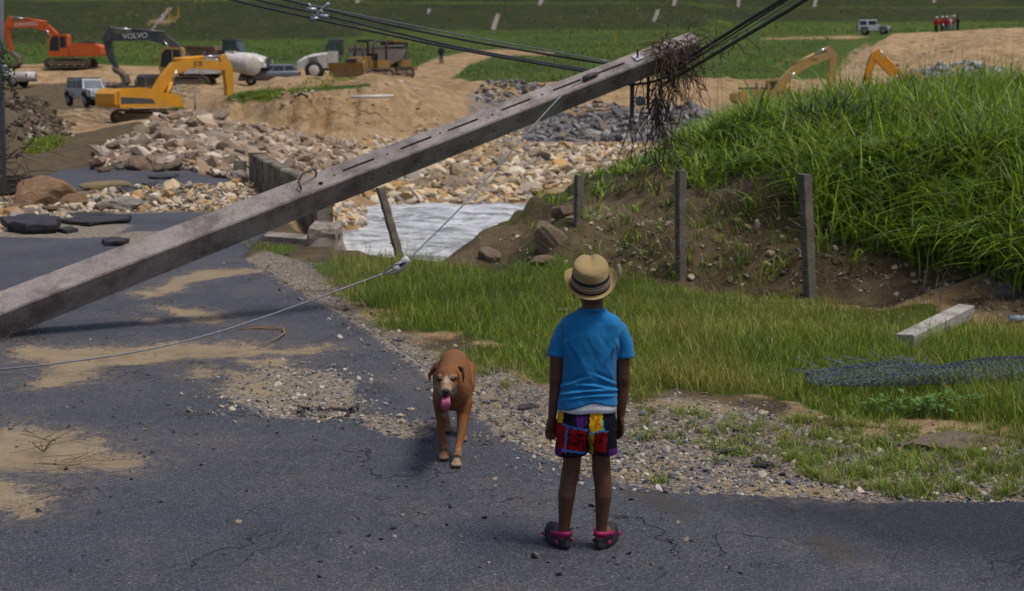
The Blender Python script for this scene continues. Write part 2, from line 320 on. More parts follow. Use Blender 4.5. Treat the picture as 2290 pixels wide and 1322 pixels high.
DARKA = [gp((1640, 1110), (1800, 1108), (2290, 1115), (3500, 1130), (3500, 1320), (2290, 1300), (2150, 1260), (1960, 1230), (1800, 1190), (1680, 1150)),
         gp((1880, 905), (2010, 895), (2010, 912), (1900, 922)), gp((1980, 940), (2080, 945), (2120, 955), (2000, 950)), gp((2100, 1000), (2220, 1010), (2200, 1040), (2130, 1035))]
MOSSY = [gp((1795, 1205), (1850, 1200), (1950, 1245), (1890, 1268), (1830, 1250)), gp((1395, 1100), (1470, 1098), (1580, 1150), (1540, 1170), (1460, 1140)), gp((660, 915), (760, 900), (790, 905), (700, 925))]
REG = {k: v for k, v in dict(ROAD=ROAD, SAND=SAND, HOLE=HOLE, GRAV=GRAV, GRASS=GRASS, DARKA=DARKA, MOSSY=MOSSY).items()}
def road_d(X, Y, m=.6): return np.maximum(sdf(ROAD[0], X, Y, m), sdf(ROAD[1], X, Y, m))
def height(X, Y):
    X = np.asarray(X, float); Y = np.asarray(Y, float); h = base_h(X, Y)
    near = Y < 34; rd = np.full(X.shape, -.6); ho = np.zeros(X.shape); sa = np.zeros(X.shape)
    if near.any():
        rd[near] = road_d(X[near], Y[near]); ho[near] = mk(HOLE, X[near], Y[near], .12); sa[near] = mk(SAND, X[near], Y[near], .1)
    road = sstep(-.05, .06, rd)
    vg = (1 - road)*(1 - sstep(12, 15, Y))
    h = h + road*(.012*fbm(X*1.5, Y*1.5, 4, 1)*2 + .012) - .03*vg + vg*.07*fbm(X*1.6, Y*1.6, 5, 4)
    h = h - .012*sa*road - .05*sstep(.3, .9, ho)
    c = 1145 + FPX*X/np.maximum(Y, 2)
    bank = sstep(13.2, 14.6, Y + .0006*(c - 1500))*(1 - sstep(26, 34, Y))*sstep(930, 1150, c)
    n1 = fbm(X*1.1, Y*1.1, 6, 8); rid = np.abs(fbm(X*1.7, Y*1.0, 4, 11))
    led = np.abs(((h + .55*fbm(X*.7, Y*.7, 3, 21))*2.6) % 1 - .5)
    h = h + bank*(.55*n1 + .26*(rid - .15) + .22*(led - .25) + .10*fbm(X*5, Y*5, 4, 22))
    bed = sstep(19, 24, Y)*(1 - sstep(62, 75, Y))
    h = h + bed*.22*fbm(X*.5, Y*.5, 5, 12)*(1 - bank)*(1 - road)
    mid = sstep(60, 75, Y)*(1 - sstep(118, 135, Y))
    h = h + mid*(.8*fbm(X*.16, Y*.16, 5, 13) + .6*fbm(X*.6, Y*.5, 5, 14))
    gul = sstep(61, 66, Y)*(1 - sstep(76, 82, Y))*sstep(480, 560, c)*(1 - sstep(1050, 1150, c))   # gullies down the cut face
    h = h + gul*1.1*(np.abs(fbm(X*.35, Y*.08, 4, 15)) - .12)*2
    hill = sstep(120, 140, Y)
    h = h + hill*(.55*fbm(X*.06, Y*.05, 3, 16)*(1 - sstep(165, 180, Y)*.6) + .16*fbm(X*.35, Y*.35, 3, 17))
    cut = sstep(98, 110, Y)*(1 - sstep(140, 152, Y))*sstep(1850, 1960, c)
    h = h + cut*1.4*(fbm(X*.3, Y*.12, 4, 18))
    return h
def hz(x, y): return float(height(np.array([x]), np.array([y]))[0])

NU, NY = 860, 800
uu = np.linspace(-.62, .66, NU); yy = np.concatenate([np.exp(np.linspace(math.log(3.2), math.log(32), 500)), np.exp(np.linspace(math.log(32.15), math.log(325), NY-500))])
U, TY = np.meshgrid(uu, yy); TX = U*(TY + 2.5)
TX = TX.ravel(); TY = TY.ravel(); TZ = height(TX, TY)
PX, PY = project(TX, TY, TZ); TC = 1145 + FPX*TX/TY
def nmask(name, w):
    o = np.zeros(TX.shape); s = TY < 34; o[s] = mk(REG[name], TX[s], TY[s], w); return o
def fmask(polys, y0, y1, w):                              # far ground, surveyed off the picture rows
    s = (TY > y0) & (TY < y1); o = np.zeros(TX.shape)
    o[s] = mk(polys, PX[s], PY[s], w); return o
m_road = np.zeros(TX.shape); s = TY < 34; m_road[s] = np.clip(.5 + road_d(TX[s], TY[s], .3)/.6, 0, 1)
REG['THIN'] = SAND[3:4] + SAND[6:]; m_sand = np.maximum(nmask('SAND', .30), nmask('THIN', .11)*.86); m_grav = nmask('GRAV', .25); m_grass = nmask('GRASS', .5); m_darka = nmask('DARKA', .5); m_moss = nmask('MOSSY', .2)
# bank: moss and turf by height and patchy noise
bank = sstep(13.2, 14.2, TY + .0006*(TC - 1500))*(1 - sstep(26, 34, TY))*sstep(960, 1120, TC)
m_moss = np.maximum(m_moss, bank*(.55 + 1.3*fbm(TX*.5, TY*.9, 4, 31)))
m_grass = np.maximum(m_grass, bank*sstep(.75, 1.25, TZ + .5*fbm(TX*.8, TY*.8, 3, 32))*.62)
# far green fields
TCS = [-900, 850, 900, 960, 1000, 1050, 1100, 1290, 1700, 1850, 1900, 1950, 3200]; TES = [129, 129, 127, 108, 101, 93, 87.5, 88.5, 91.5, 96, 118, 151, 151]
edge = np.interp(TC, [-900, 850, 900, 960, 1000, 1050, 1100, 1290, 1700, 1850, 1900, 1950, 3200], [129, 129, 127, 108, 101, 93, 87.5, 88.5, 91.5, 96, 118, 151, 151])
m_field = sstep(0, 1, (TY - edge)/4 + .8*fbm(TX*.2, TY*.2, 3, 33))
edge_r = np.interp(TC, [1800, 1900, 1990, 2290, 3200], [96, 120, 152, 142, 142]); m_field = np.where(TC > 1880, sstep(-1, 3, TY - edge_r), m_field)
trk = fmask([[(880, 190), (915, 156), (975, 128), (1060, 112), (1130, 108), (1240, 116), (1240, 126), (1110, 126), (1050, 146), (1012, 178), (1000, 190)],
             [(1700, 84), (1900, 78), (1950, 81), (1920, 88), (1700, 90)]], 92, 200, 8)*.85
brn = fmask([[(1700, 155), (1745, 128), (1790, 108), (1800, 116), (1760, 150), (1720, 165)], [(1845, 180), (1890, 110), (1935, 86), (1975, 92), (1950, 150), (1900, 205), (1840, 215)],
             [(310, 66), (330, 32), (400, 26), (420, 42), (380, 66)], [(1030, 22), (1080, 20), (1080, 30), (1035, 30)], [(1405, 26), (1460, 22), (1460, 34), (1410, 34)]], 96, 232, 14)
tuft = fmask([[(500, 226), (520, 208), (600, 200), (640, 198), (630, 218), (590, 226)], [(640, 200), (830, 186), (830, 193), (650, 210)], [(360, 245), (410, 233), (410, 250)], [(60, 345), (70, 325), (135, 310), (130, 325)]], 40, 118, 6)
m_grass = np.maximum(np.maximum(m_grass, m_field), tuft); m_grass = np.minimum(m_grass, 1 - trk*1.0); m_grass = np.minimum(m_grass, 1 - .5*brn)
m_tan = np.maximum(sstep(17, 24, TY)*(1 - bank), trk); m_tan *= 1 - .45*sstep(-.1, .25, fbm(TX*.12, TY*.3, 4, 67))*sstep(95, 110, TY)*(TC > 1850)
heap = sstep(45, 48, TY)*(1 - sstep(58, 62, TY))*(1 - sstep(120, 175, TC)); m_tan = m_tan*(1 - heap)*(1 - .5*sstep(84, 92, TY)*(1 - sstep(116, 122, TY))*(1 - sstep(440, 560, TC)))
m_tan *= 1 - .75*sstep(27, 31, TY)*(1 - sstep(44, 48, TY))*(1 - sstep(280, 420, TC))
m_grock = sstep(57, 61, TY)*(1 - sstep(71, 77, TY))*sstep(1060, 1130, TC)*(1 - sstep(1560, 1700, TC))*.8
m_grock = np.maximum(m_grock, brn*sstep(1820, 1850, TC)*.42); m_grock = np.maximum(m_grock, sstep(84, 90, TY)*(1 - sstep(98, 104, TY))*sstep(2000, 2080, TC)*.7)
m_grock = np.maximum(m_grock, sstep(69, 72, TY)*(1 - sstep(82, 88, TY))*sstep(1010, 1060, TC)*(1 - sstep(1130, 1180, TC))*.55)
nb = TY < 15; vn_ = np.zeros(TX.shape); vn_[nb] = 1.15*fbm(TX[nb], TY[nb], 4, 61) + .5*fbm(TX[nb]*4, TY[nb]*4, 3, 62)
m_grass = np.where(nb & (bank < .5), np.clip(.5 + (m_grass + vn_ - .60)*1.4, 0, 1)*(m_grass > .02), m_grass)
m_tan = np.where((TY < 14) & (bank < .1), np.maximum(m_tan, .52 + .5*fbm(TX*1.5, TY*1.5, 3, 66)), m_tan)
m_tan *= 1 - .5*sstep(60, 66, TY)*(1 - sstep(116, 124, TY))*(1 - sstep(250, 420, TC))
slope = np.gradient(TZ.reshape(NY, NU), axis=0)/np.maximum(np.gradient(TY.reshape(NY, NU), axis=0), 1e-6)
slope = sum(np.roll(slope, j, 1) for j in range(-4, 5))/9; slope = slope.ravel()
m_steep = sstep(.11, .2, slope)*sstep(150, 165, TY)
# ------------------------------------------------------------------ terrain material
def terrain_mat():
    m, nt, b = new_mat('terrain'); n = NT(nt)
    a1 = n.sep(n.attr('m1').outputs['Color']); a2 = n.sep(n.attr('m2').outputs['Color']); a3 = n.sep(n.attr('m3').outputs['Color'])
    n_big = n.noise(.35, 5); n_mid = n.noise(2.2, 6, .65); n_fin = n.noise(14, 6, .7); n_vf = n.noise(70, 5, .7); n_gr = n.noise(260, 3, .7)
    def edge(mask, amt=.5, src=None, lo=.46, hi=.54):
        v = n.math('ADD', mask, n.math('MULTIPLY', n.math('SUBTRACT', src or n_fin, .5), amt)); return n.rng(v, lo, hi)
    # soils
    soil = n.mix(n.ramp(n_mid, [(.35, 0), (.65, 1)]), (.070, .049, .026), (.15, .108, .058))
    soil = n.mix(n.ramp(n_vf, [(.55, 0), (.75, 1)]), soil, (.26, .21, .14))
    tan = n.mix(n.ramp(n_mid, [(.3, 0), (.7, 1)]), (.42, .27, .13), (.56, .415, .245))
    tan = n.mix(n.ramp(n.noise(.8, 6, .7, n.scale((1, 1, 3))), [(.42, 0), (.7, 1)]), tan, (.25, .135, .05))
    tan = n.mix(n.ramp(n_fin, [(.56, 0), (.72, 1)]), tan, (.55, .46, .33))
    grk = n.mix(n.ramp(n.voro(1.6, out='Color'), [(.2, 0), (.8, 1)]), (.16, .15, .15), (.30, .27, .24))
    moss = n.mix(n.ramp(n_fin, [(.35, 0), (.65, 1)]), (.036, .038, .010), (.080, .084, .020))
    moss = n.mix(n.ramp(n_vf, [(.6, 0), (.72, 1)]), moss, (.22, .17, .09))
    # turf: bright meadow against the drier steep faces
    tuf = n.mix(n.ramp(n.noise(.12, 5, .6, n.scale((.5, 1, 1))), [(.35, 0), (.65, 1)]), (.070, .132, .011), (.130, .19, .022))
    stp = n.mix(n.ramp(n.noise(.25, 6, .7), [(.35, 0), (.65, 1)]), (.032, .046, .011), (.066, .074, .018))
    tuf = n.mix(n.ramp(n.noise(.035, 4, .6), [(.4, 0), (.62, .55)]), tuf, (.066, .095, .014)); tuf = n.mix(a3[2], tuf, stp)
    tuf = n.mix(n.ramp(n.noise(1.4, 5, .7), [(.35, .55), (.65, 1.25)]), (0, 0, 0), tuf, 'MIX') if False else n.mix(1., tuf, n.ramp(n.noise(1.1, 6, .75), [(.3, .55), (.7, 1.0)]), 'MULTIPLY')
    # asphalt
    asp = n.mix(n.ramp(n_big, [(.3, 0), (.7, 1)]), (.074, .077, .097), (.110, .111, .132))
    asp = n.mix(n.ramp(n_mid, [(.5, 0), (.8, .7)]), asp, (.145, .14, .15))
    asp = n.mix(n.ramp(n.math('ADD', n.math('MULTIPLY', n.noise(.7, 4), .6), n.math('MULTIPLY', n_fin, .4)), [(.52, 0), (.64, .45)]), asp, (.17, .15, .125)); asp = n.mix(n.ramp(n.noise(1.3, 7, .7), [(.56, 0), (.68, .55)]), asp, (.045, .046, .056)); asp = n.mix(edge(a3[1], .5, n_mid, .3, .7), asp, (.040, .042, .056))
    agg = n.voro(170, out='Color'); agv = n.sep(agg)[0]
    asp = n.mix(1., asp, n.ramp(agv, [(0, .45), (.55, .85), (.9, 1.3), (1., 2.4)]), 'MULTIPLY')
    asp = n.mix(1., asp, n.ramp(n_vf, [(.3, .65), (.7, 1.2)]), 'MULTIPLY')
    asp = n.mix(n.ramp(n.voro(38, out='Distance'), [(.0, 1), (.12, 1), (.16, 0)]), asp, (.022, .022, .027)) if False else asp
    wv = nt.nodes.new('ShaderNodeVectorMath'); wv.operation = 'ADD'; nz = nt.nodes.new('ShaderNodeTexNoise'); nz.inputs['Scale'].default_value = 2.3; nz.inputs['Detail'].default_value = 6
    n.L(n.tc, nz.inputs[0]); sc_ = nt.nodes.new('ShaderNodeVectorMath'); sc_.operation = 'SCALE'; sc_.inputs['Scale'].default_value = .9; n.L(nz.outputs['Color'], sc_.inputs[0])
    n.L(n.tc, wv.inputs[0]); n.L(sc_.outputs[0], wv.inputs[1])
    ck = n.voro(.95, 'DISTANCE_TO_EDGE', wv.outputs[0]); ck2 = n.voro(4.2, 'DISTANCE_TO_EDGE', wv.outputs[0])
    crack = n.math('MULTIPLY', n.rng(ck, .002, .008, 1, 0), n.ramp(n.noise(.9, 3), [(.50, 0), (.60, 1)]))
    crack2 = n.math('MULTIPLY', n.rng(ck2, .006, .022, 1, 0), n.ramp(n.noise(.55, 4), [(.56, 0), (.64, .7)]))
    crack = n.math('MAXIMUM', crack, crack2)
    asp = n.mix(n.math('MULTIPLY', crack, .75), asp, (.022, .021, .022))
    # sand and gravel
    snd = n.mix(n.ramp(n_mid, [(.3, 0), (.7, 1)]), (.31, .23, .14), (.40, .31, .20))
    snd = n.mix(n.ramp(n.noise(5, 7, .75), [(.5, 0), (.66, .8)]), snd, (.22, .16, .095)); snd = n.mix(n.ramp(n_vf, [(.60, 0), (.7, 1)]), snd, (.16, .14, .12))
    snd = n.mix(1., snd, n.ramp(n_gr, [(.3, .8), (.7, 1.1)]), 'MULTIPLY')
    gv = n.voro(62, out='Color'); gvs = n.sep(gv)
    grv = n.ramp(gvs[0], [(0, (.07, .075, .085)), (.35, (.16, .15, .14)), (.6, (.28, .22, .15)), (.85, (.38, .31, .22)), (1, (.5, .47, .42))])
    grv = n.mix(n.ramp(n_fin, [(.48, 0), (.66, .6)]), grv, (.30, .23, .15))
    f_gr = edge(a2[0], .9, n_mid, .42, .58)
    col = n.mix(edge(a2[1], .4, n_mid), soil, tan); col = n.mix(edge(a3[0], .6, n_mid, .4, .6), col, grk)
    col = n.mix(edge(a2[2], .5, n_fin, .42, .62), col, moss); col = n.mix(f_gr, col, tuf)
    f_gv = edge(a1[2], .7, n_fin); f_rd = edge(a1[0], .25, n_fin); sdn = n.math('ADD', n.math('MULTIPLY', n.noise(3.6, 9, .8), .6), n.math('MULTIPLY', n.noise(48, 4, .8), .4)); f_sd = edge(a1[1], 3.0, sdn, .55, .62)
    rim = n.math('MULTIPLY', n.rng(n.math('ABSOLUTE', n.math('SUBTRACT', n.math('ADD', a1[1], n.math('MULTIPLY', n.math('SUBTRACT', sdn, .5), 3.0)), .52)), .0, .045, 1, 0), n.ramp(n_mid, [(.52, 0), (.58, 1)]))
    asp = n.mix(rim, asp, (.02, .02, .024))
    col = n.mix(n.math('MULTIPLY', f_gv, n.math('SUBTRACT', 1., n.math('MULTIPLY', f_rd, .0))), col, grv)
    asp = n.mix(f_gv, asp, grv)
    dust = n.math('MULTIPLY', n.rng(a1[1], .0, .6), n.ramp(n_fin, [(.45, 0), (.65, .75)]))
    asp = n.mix(dust, asp, (.27, .215, .145))
    col = n.mix(f_rd, col, asp); col = n.mix(f_sd, col, snd)
    mossr = n.math('MULTIPLY', edge(a2[2], .7, n_fin), f_rd); mossr = n.math('MULTIPLY', mossr, n.ramp(n.noise(16, 6, .75), [(.38, .15), (.6, .85)])); col = n.mix(mossr, col, (.066, .058, .042))
    n.L(col, b.inputs['Base Color'])
    b.inputs['Roughness'].default_value = .85; n.L(n.mix(f_rd, (.95, .95, .95), (.66, .66, .66)), b.inputs['Roughness']); b.inputs['Specular IOR Level'].default_value = .3
    hgt = n.math('ADD', n.math('ADD', n.math('MULTIPLY', n_vf, .010), n.math('MULTIPLY', agv, .004)), n.math('ADD', n.math('MULTIPLY', n_fin, .03), n.math('MULTIPLY', crack, -.03)))
    hgt = n.math('ADD', hgt, n.math('MULTIPLY', n.math('MULTIPLY', n.math('SUBTRACT', 1., f_rd), n_mid), .12))
    hgt = n.math('ADD', hgt, n.math('MULTIPLY', n.math('MULTIPLY', a2[0], n.noise(3.5, 6, .75)), .25))
    hgt = n.math('ADD', hgt, n.math('MULTIPLY', n.math('MULTIPLY', a2[1], n.math('SUBTRACT', 1., f_rd)), n.math('MULTIPLY', n.noise(.55, 9, .68, n.scale((1, 1, .45))), 1.1)))
    n.bump(hgt, .9, 1.0, b)
    return m
TERR = terrain_mat()
A1 = np.stack([m_road, m_sand, m_grav], 1); A2 = np.stack([m_grass, np.clip(m_tan, 0, 1), np.clip(m_moss, 0, 1)], 1); A3 = np.stack([np.clip(m_grock, 0, 1), m_darka, m_steep], 1)
idx = np.arange(NU*NY).reshape(NY, NU)
quads = np.stack([idx[:-1, :-1], idx[:-1, 1:], idx[1:, 1:], idx[1:, :-1]], -1).reshape(-1, 4)
qc = quads.mean(1); qv = quads[:, 0]; qY = TY[qv]; qC = TC[qv]
cls = np.zeros(len(quads), int)                                                     # 0 verge
cls[(qY > 18.5)] = 1                                                                # river bed and banks
cls[(qY > 18) & (qC < 640) & (qY < 60)] = 2
cls[(qY > 60)] = 2                                                                  # works ground
cls[(bank[qv] > .5)] = 3
cls[(m_field[qv] > .5) & (qY > 80)] = 4
cls[m_road[qv] > .5] = 5
for k, nm in enumerate(('verge_ground', 'riverbed', 'excavated_ground', 'earth_bank_terrain', 'hillside', 'road')):
    q = quads[cls == k]; used, inv = np.unique(q, return_inverse=True)
    o = np_mesh(nm, np.stack([TX, TY, TZ], 1)[used], inv.reshape(-1, 4), TERR)
    for an, A in (('m1', A1), ('m2', A2), ('m3', A3)): set_attr(o.data, an, A[used])
    tag(o, kind='structure')
# river water
def water_mat():
    m, nt, b = new_mat('river_water'); n = NT(nt)
    v = n.scale((.55, 1.5, 1)); big = n.noise(1.0, 7, .72, v, .4); fin = n.noise(7, 6, .75, v, .3)
    foam_glint = n.math('ADD', n.math('MULTIPLY', big, .75), n.math('MULTIPLY', fin, .35))
    col = n.mix(n.ramp(big, [(.35, 0), (.6, 1)]), (.24, .255, .25), (.38, .395, .40))
    col = n.mix(n.ramp(foam_glint, [(.48, 0), (.62, 1)]), col, (.80, .82, .85))  # foam streaks, widened so their white also paints the water's highlights
    n.L(col, b.inputs['Base Color']); n.L(n.ramp(foam_glint, [(.5, .22), (.68, .75)]), b.inputs['Roughness']); b.inputs['Specular IOR Level'].default_value = .6
    n.bump(n.math('ADD', foam_glint, n.math('MULTIPLY', n.noise(2.5, 3, .5, v), .6)), .8, .35, b); return m
WM = water_mat(); gx = np.linspace(-16, 10, 260); gy = np.linspace(16.8, 37, 260); WX, WY = np.meshgrid(gx, gy); WX = WX.ravel(); WY = WY.ravel()
WZ = -1.0 + .30*fbm(WX*.7, WY*1.1, 4, 41) + .16*fbm(WX*2.2, WY*3, 4, 42)
ii = np.arange(260*260).reshape(260, 260); wq = np.stack([ii[:-1, :-1], ii[:-1, 1:], ii[1:, 1:], ii[1:, :-1]], -1).reshape(-1, 4)
keep = (WX[wq[:, 0]] > -3.4 - (WY[wq[:, 0]] - 20)*.25)
tag(np_mesh('river_water', np.stack([WX, WY, WZ], 1), wq[keep], WM), kind='structure')
# ------------------------------------------------------------------ stones, gravel, grass
def hit(px, py, y0=4., y1=60., n=160):                    # where the picture ray meets the ground
    px = np.asarray(px, float); py = np.asarray(py, float); u = (px-1145)/FPX; v = (py-661)/FPX
    a = math.cos(TH) - v*math.sin(TH); b = -math.sin(TH) - v*math.cos(TH)
    Ys = np.exp(np.linspace(math.log(y0), math.log(y1), n)); t = Ys[None]/a[:, None]
    X = u[:, None]*t; Z = CAM_H + b[:, None]*t; Yg = np.broadcast_to(Ys, X.shape)
    below = Z < base_h(X.ravel(), Yg.ravel()).reshape(X.shape); k = np.where(below.any(1), below.argmax(1), n-1)
    i = np.arange(len(px)); x, y = X[i, k], Yg[i, k]
    return x, y, height(x, y)
def hit1(px, py, y0=4., y1=60.):
    x, y, z = hit([px], [py], y0, y1); return Vector((x[0], y[0], z[0]))
def scatter(poly, n):                                     # random picture points inside an outline
    xs = [p[0] for p in poly]; ys = [p[1] for p in poly]; o = []; 
    A = np.stack([rng.uniform(min(xs), max(xs), n*6), rng.uniform(min(ys), max(ys), n*6)], 1)
    return A[in_poly(poly, A[:, 0], A[:, 1])][:n]
def ico(sub):
    bm = bmesh.new(); bmesh.ops.create_icosphere(bm, subdivisions=sub, radius=1); bm.verts.ensure_lookup_table()
    v = np.array([x.co[:] for x in bm.verts]); f = np.array([[x.index for x in g.verts] for g in bm.faces]); bm.free(); return v, f
def rock_shape(sub, seed, rough=.35, cuts=9):
    v, f = ico(sub); r = np.random.default_rng(seed)
    n = fbm(v[:, 0]*1.3 + v[:, 2]*.9 + 7, v[:, 1]*1.3 - v[:, 2]*.7 + 3, 5, seed); v = v*(1 + rough*1.6*n)[:, None]
    for _ in range(cuts):
        d = r.normal(size=3); d /= np.linalg.norm(d); o = r.uniform(.5, .85); s = v @ d - o; v = v - np.where(s > 0, s*.85, 0)[:, None]*d
    n3 = fbm(v[:, 0]*9 + v[:, 2]*7, v[:, 1]*9 - v[:, 2]*6, 3, seed+5); v = v*(1 + .07*n3)[:, None]; n2 = fbm(v[:, 0]*4 + v[:, 2]*3, v[:, 1]*4 - v[:, 2]*3, 4, seed+3); v = v*(1 + .16*n2)[:, None]
    return v*np.array([1, r.uniform(.7, 1), r.uniform(.55, .85)]), f
def stones(name, label, X, Y, Z, size, pal, sub=1, sink=.25, flat=.7, smooth=False, cat=None, kind='stuff'):
    shapes = [rock_shape(sub, 100+i, .4, 7) for i in range(8)]; V = []; F = []; T = []; off = 0
    pal = np.array(pal); N = len(X); a = rng.uniform(0, 6.28, N); kx = rng.integers(0, 8, N); tl = rng.normal(0, .35, (N, 2))
    for i in range(N):
        v, f = shapes[kx[i]]; s = size[i]; c, sn = math.cos(a[i]), math.sin(a[i])
        p = v*np.array([s, s, s*flat]); p = np.stack([p[:, 0]*c - p[:, 1]*sn, p[:, 0]*sn + p[:, 1]*c, p[:, 2] + p[:, 0]*tl[i, 0] + p[:, 1]*tl[i, 1]], 1)
        V.append(p + [X[i], Y[i], Z[i] + s*flat*(1 - 2*sink)*.5]); F.append(f + off); off += len(v)
        T.append(np.tile(pal[rng.integers(0, len(pal))]*rng.uniform(.75, 1.15), (len(v), 1)))
    o = np_mesh(name, np.concatenate(V), np.concatenate(F), attr_mat('loose_stone', rough=.85), None, smooth, np.concatenate(T))
    return tag(o, label, cat, None, kind)
CREAM = [(.48, .385, .29), (.38, .28, .19), (.56, .48, .40), (.30, .20, .125), (.43, .34, .27), (.35, .26, .20)]
GREYD = [(.15, .145, .15), (.21, .2, .2), (.11, .11, .12), (.30, .29, .28), (.19, .15, .11)]
RIVER = [(.60, .47, .29), (.52, .37, .20), (.66, .57, .43), (.45, .27, .11), (.56, .47, .36), (.40, .33, .26), (.30, .26, .22)]
GREY = [(.26, .26, .28), (.34, .34, .35), (.20, .20, .22), (.42, .42, .43), (.28, .24, .20)]
PEB = [(.10, .11, .13), (.17, .18, .20), (.34, .28, .20), (.50, .44, .35), (.24, .22, .20), (.46, .43, .38), (.13, .14, .17), (.36, .28, .18), (.08, .085, .1), (.20, .17, .13)]
def rock_material(name, stops):
    m, nt, b = new_mat(name); n = NT(nt); oi = nt.nodes.new('ShaderNodeObjectInfo')
    c = n.ramp(oi.outputs['Random'], stops)
    c = n.mix(n.ramp(n.noise(1.6, 6, .7), [(.4, 0), (.68, .8)]), c, (.24, .16, .09))
    c = n.mix(n.ramp(n.noise(3.5, 6, .75), [(.52, 0), (.72, .7)]), c, (.62, .56, .48))
    c = n.mix(n.ramp(n.noise(9, 5, .7), [(.62, 0), (.7, .7)]), c, (.10, .08, .06))
    n.L(c, b.inputs['Base Color']); b.inputs['Roughness'].default_value = .9; b.inputs['Specular IOR Level'].default_value = .2
    n.bump(n.noise(7, 8, .75), 1., .12, b); return m
ROCKM = rock_material('limestone', [(0, (.48, .375, .285)), (.3, (.38, .275, .19)), (.55, (.57, .49, .42)), (.8, (.44, .35, .285)), (1, (.33, .21, .125))])
RIVM = rock_material('river_stone', [(0, (.60, .48, .31)), (.3, (.52, .38, .22)), (.6, (.62, .53, .40)), (.85, (.48, .34, .18)), (1, (.42, .38, .33))])
def rock_mesh(name, seed, m, sub=4):
    v, f = rock_shape(sub, seed, .42, 12); o = np_mesh(name, v, f, m, None, False); COL.objects.unlink(o); return o
PILE = [rock_mesh('boulder', 200+i, ROCKM) for i in range(9)]; RIVR = [rock_mesh('river_stone', 300+i, RIVM) for i in range(7)]
def put_rock(src, p, s, label, cat, group, sq=(1, 1, 1), rz=None):
    o = src.copy(); COL.objects.link(o); o.location = p; tl_ = .5 if rz is None else .1; o.rotation_euler = (random.uniform(-tl_, tl_), random.uniform(-tl_, tl_), random.uniform(0, 6.3) if rz is None else rz)
    o.scale = (s*sq[0], s*sq[1], s*sq[2]); return tag(o, label, cat, group)
pile_poly = [(205, 380), (240, 325), (300, 305), (360, 268), (410, 246), (440, 252), (520, 280), (640, 302), (770, 318), (800, 328), (790, 350), (760, 380), (700, 392), (600, 360), (560, 398), (520, 402), (430, 384), (330, 378)]
A = scatter(pile_poly, 235); A = A[np.argsort(A[:, 1])]; x, y, z = hit(A[:, 0], A[:, 1] + 6, 26, 66)
for i in range(len(x)):
    big = .62 if random.random() < .18 else 1; s = min(.42, math.exp(random.gauss(-1.72, .42)))
    put_rock(PILE[i % 9], (x[i], y[i], z[i] + s*random.uniform(.15, .75)), s, 'pale limestone boulder jumbled with others in the rubble pile below the yellow excavator', 'boulder', 'boulders of the rubble pile', (1, random.uniform(.7, 1), random.uniform(.65, 1.05)))
A = scatter(pile_poly, 5200); x, y, z = hit(A[:, 0], A[:, 1], 26, 66)
stones('rubble_stones', 'loose pale stones filling the gaps of the rubble pile', x, y, z, rng.gamma(1.8, .045, len(x)) + .03, CREAM, 1, sink=.1)
riv_poly = [(790, 430), (860, 402), (960, 372), (1060, 345), (1170, 326), (1560, 322), (1520, 352), (1330, 390), (1240, 420), (1180, 448), (1100, 456), (960, 452), (850, 456)]
A = scatter(riv_poly, 130); x, y, z = hit(A[:, 0], A[:, 1], 28, 70)
for i in range(len(x)):
    s = random.uniform(.14, .3)*(1.7 if random.random() < .12 else 1)
    put_rock(RIVR[i % 7], (x[i], y[i], z[i] + s*.3), s, 'tan rounded stone lying on the wide stony bed beyond the river', 'river stone', 'stones of the river bed', (1, random.uniform(.7, 1), random.uniform(.6, .9)))
A = scatter(riv_poly, 4200); x, y, z = hit(A[:, 0], A[:, 1], 28, 70)
stones('river_pebbles', 'small tan and grey stones covering the river bed', x, y, z, rng.gamma(2.2, .036, len(x)) + .03, RIVER, 2, sink=.2)
A = np.concatenate([scatter([(690, 470), (770, 455), (815, 470), (815, 500), (730, 512)], 240), scatter([(620, 400), (700, 405), (700, 420), (640, 420)], 60), scatter([(700, 345), (830, 310), (1010, 300), (1180, 300), (1180, 325), (900, 395), (800, 410)], 900)]); x, y, z = hit(A[:, 0], A[:, 1], 18, 70)
stones('bank_rubble', 'tan rubble spilling down the left bank of the river', x, y, z, rng.uniform(.05, .18, len(x)), RIVER, 2)
A = np.concatenate([scatter([(1165, 318), (1230, 255), (1330, 236), (1560, 242), (1640, 305), (1560, 318)], 1700), scatter([(1050, 215), (1090, 190), (1180, 195), (1260, 225), (1180, 260)], 380)]); x, y, z = hit(A[:, 0], A[:, 1], 50, 100)
stones('grey_riprap', 'grey broken rocks dumped behind the river bed', x, y, z, rng.gamma(2.2, .05, len(x)) + .05, GREYD, 1)
A = scatter([(2050, 165), (2100, 148), (2200, 152), (2270, 165), (2290, 200), (2100, 205)], 420); x, y, z = hit(A[:, 0], A[:, 1], 80, 130)
stones('grey_rock_heap', 'blue grey broken rocks heaped below the brown cut slope', x, y, z, rng.gamma(2.4, .08, len(x)) + .1, [(.22, .23, .27), (.32, .33, .37), (.15, .16, .19), (.42, .42, .45), (.24, .19, .13)], 1)
A = np.concatenate([scatter([(560, 165), (700, 165), (880, 185), (980, 240), (1000, 300), (860, 300), (650, 250), (500, 250), (500, 210)], 130), scatter([(30, 300), (160, 260), (170, 300), (100, 330)], 60), scatter([(1900, 110), (2290, 75), (2290, 150), (1900, 180)], 200)]); x, y, z = hit(A[:, 0], A[:, 1], 40, 160)
stones('works_stones', 'scattered pale stones over the dug ground', x, y, z, rng.gamma(1.6, .032, len(x))*np.maximum(1, y/90) + .04, [(.45, .36, .25), (.36, .26, .16), (.52, .45, .36)], 1)
A = scatter([(-40, 290), (0, 225), (60, 202), (130, 215), (165, 250), (160, 300), (60, 320)], 700); x, y, z = hit(A[:, 0], A[:, 1], 40, 60)
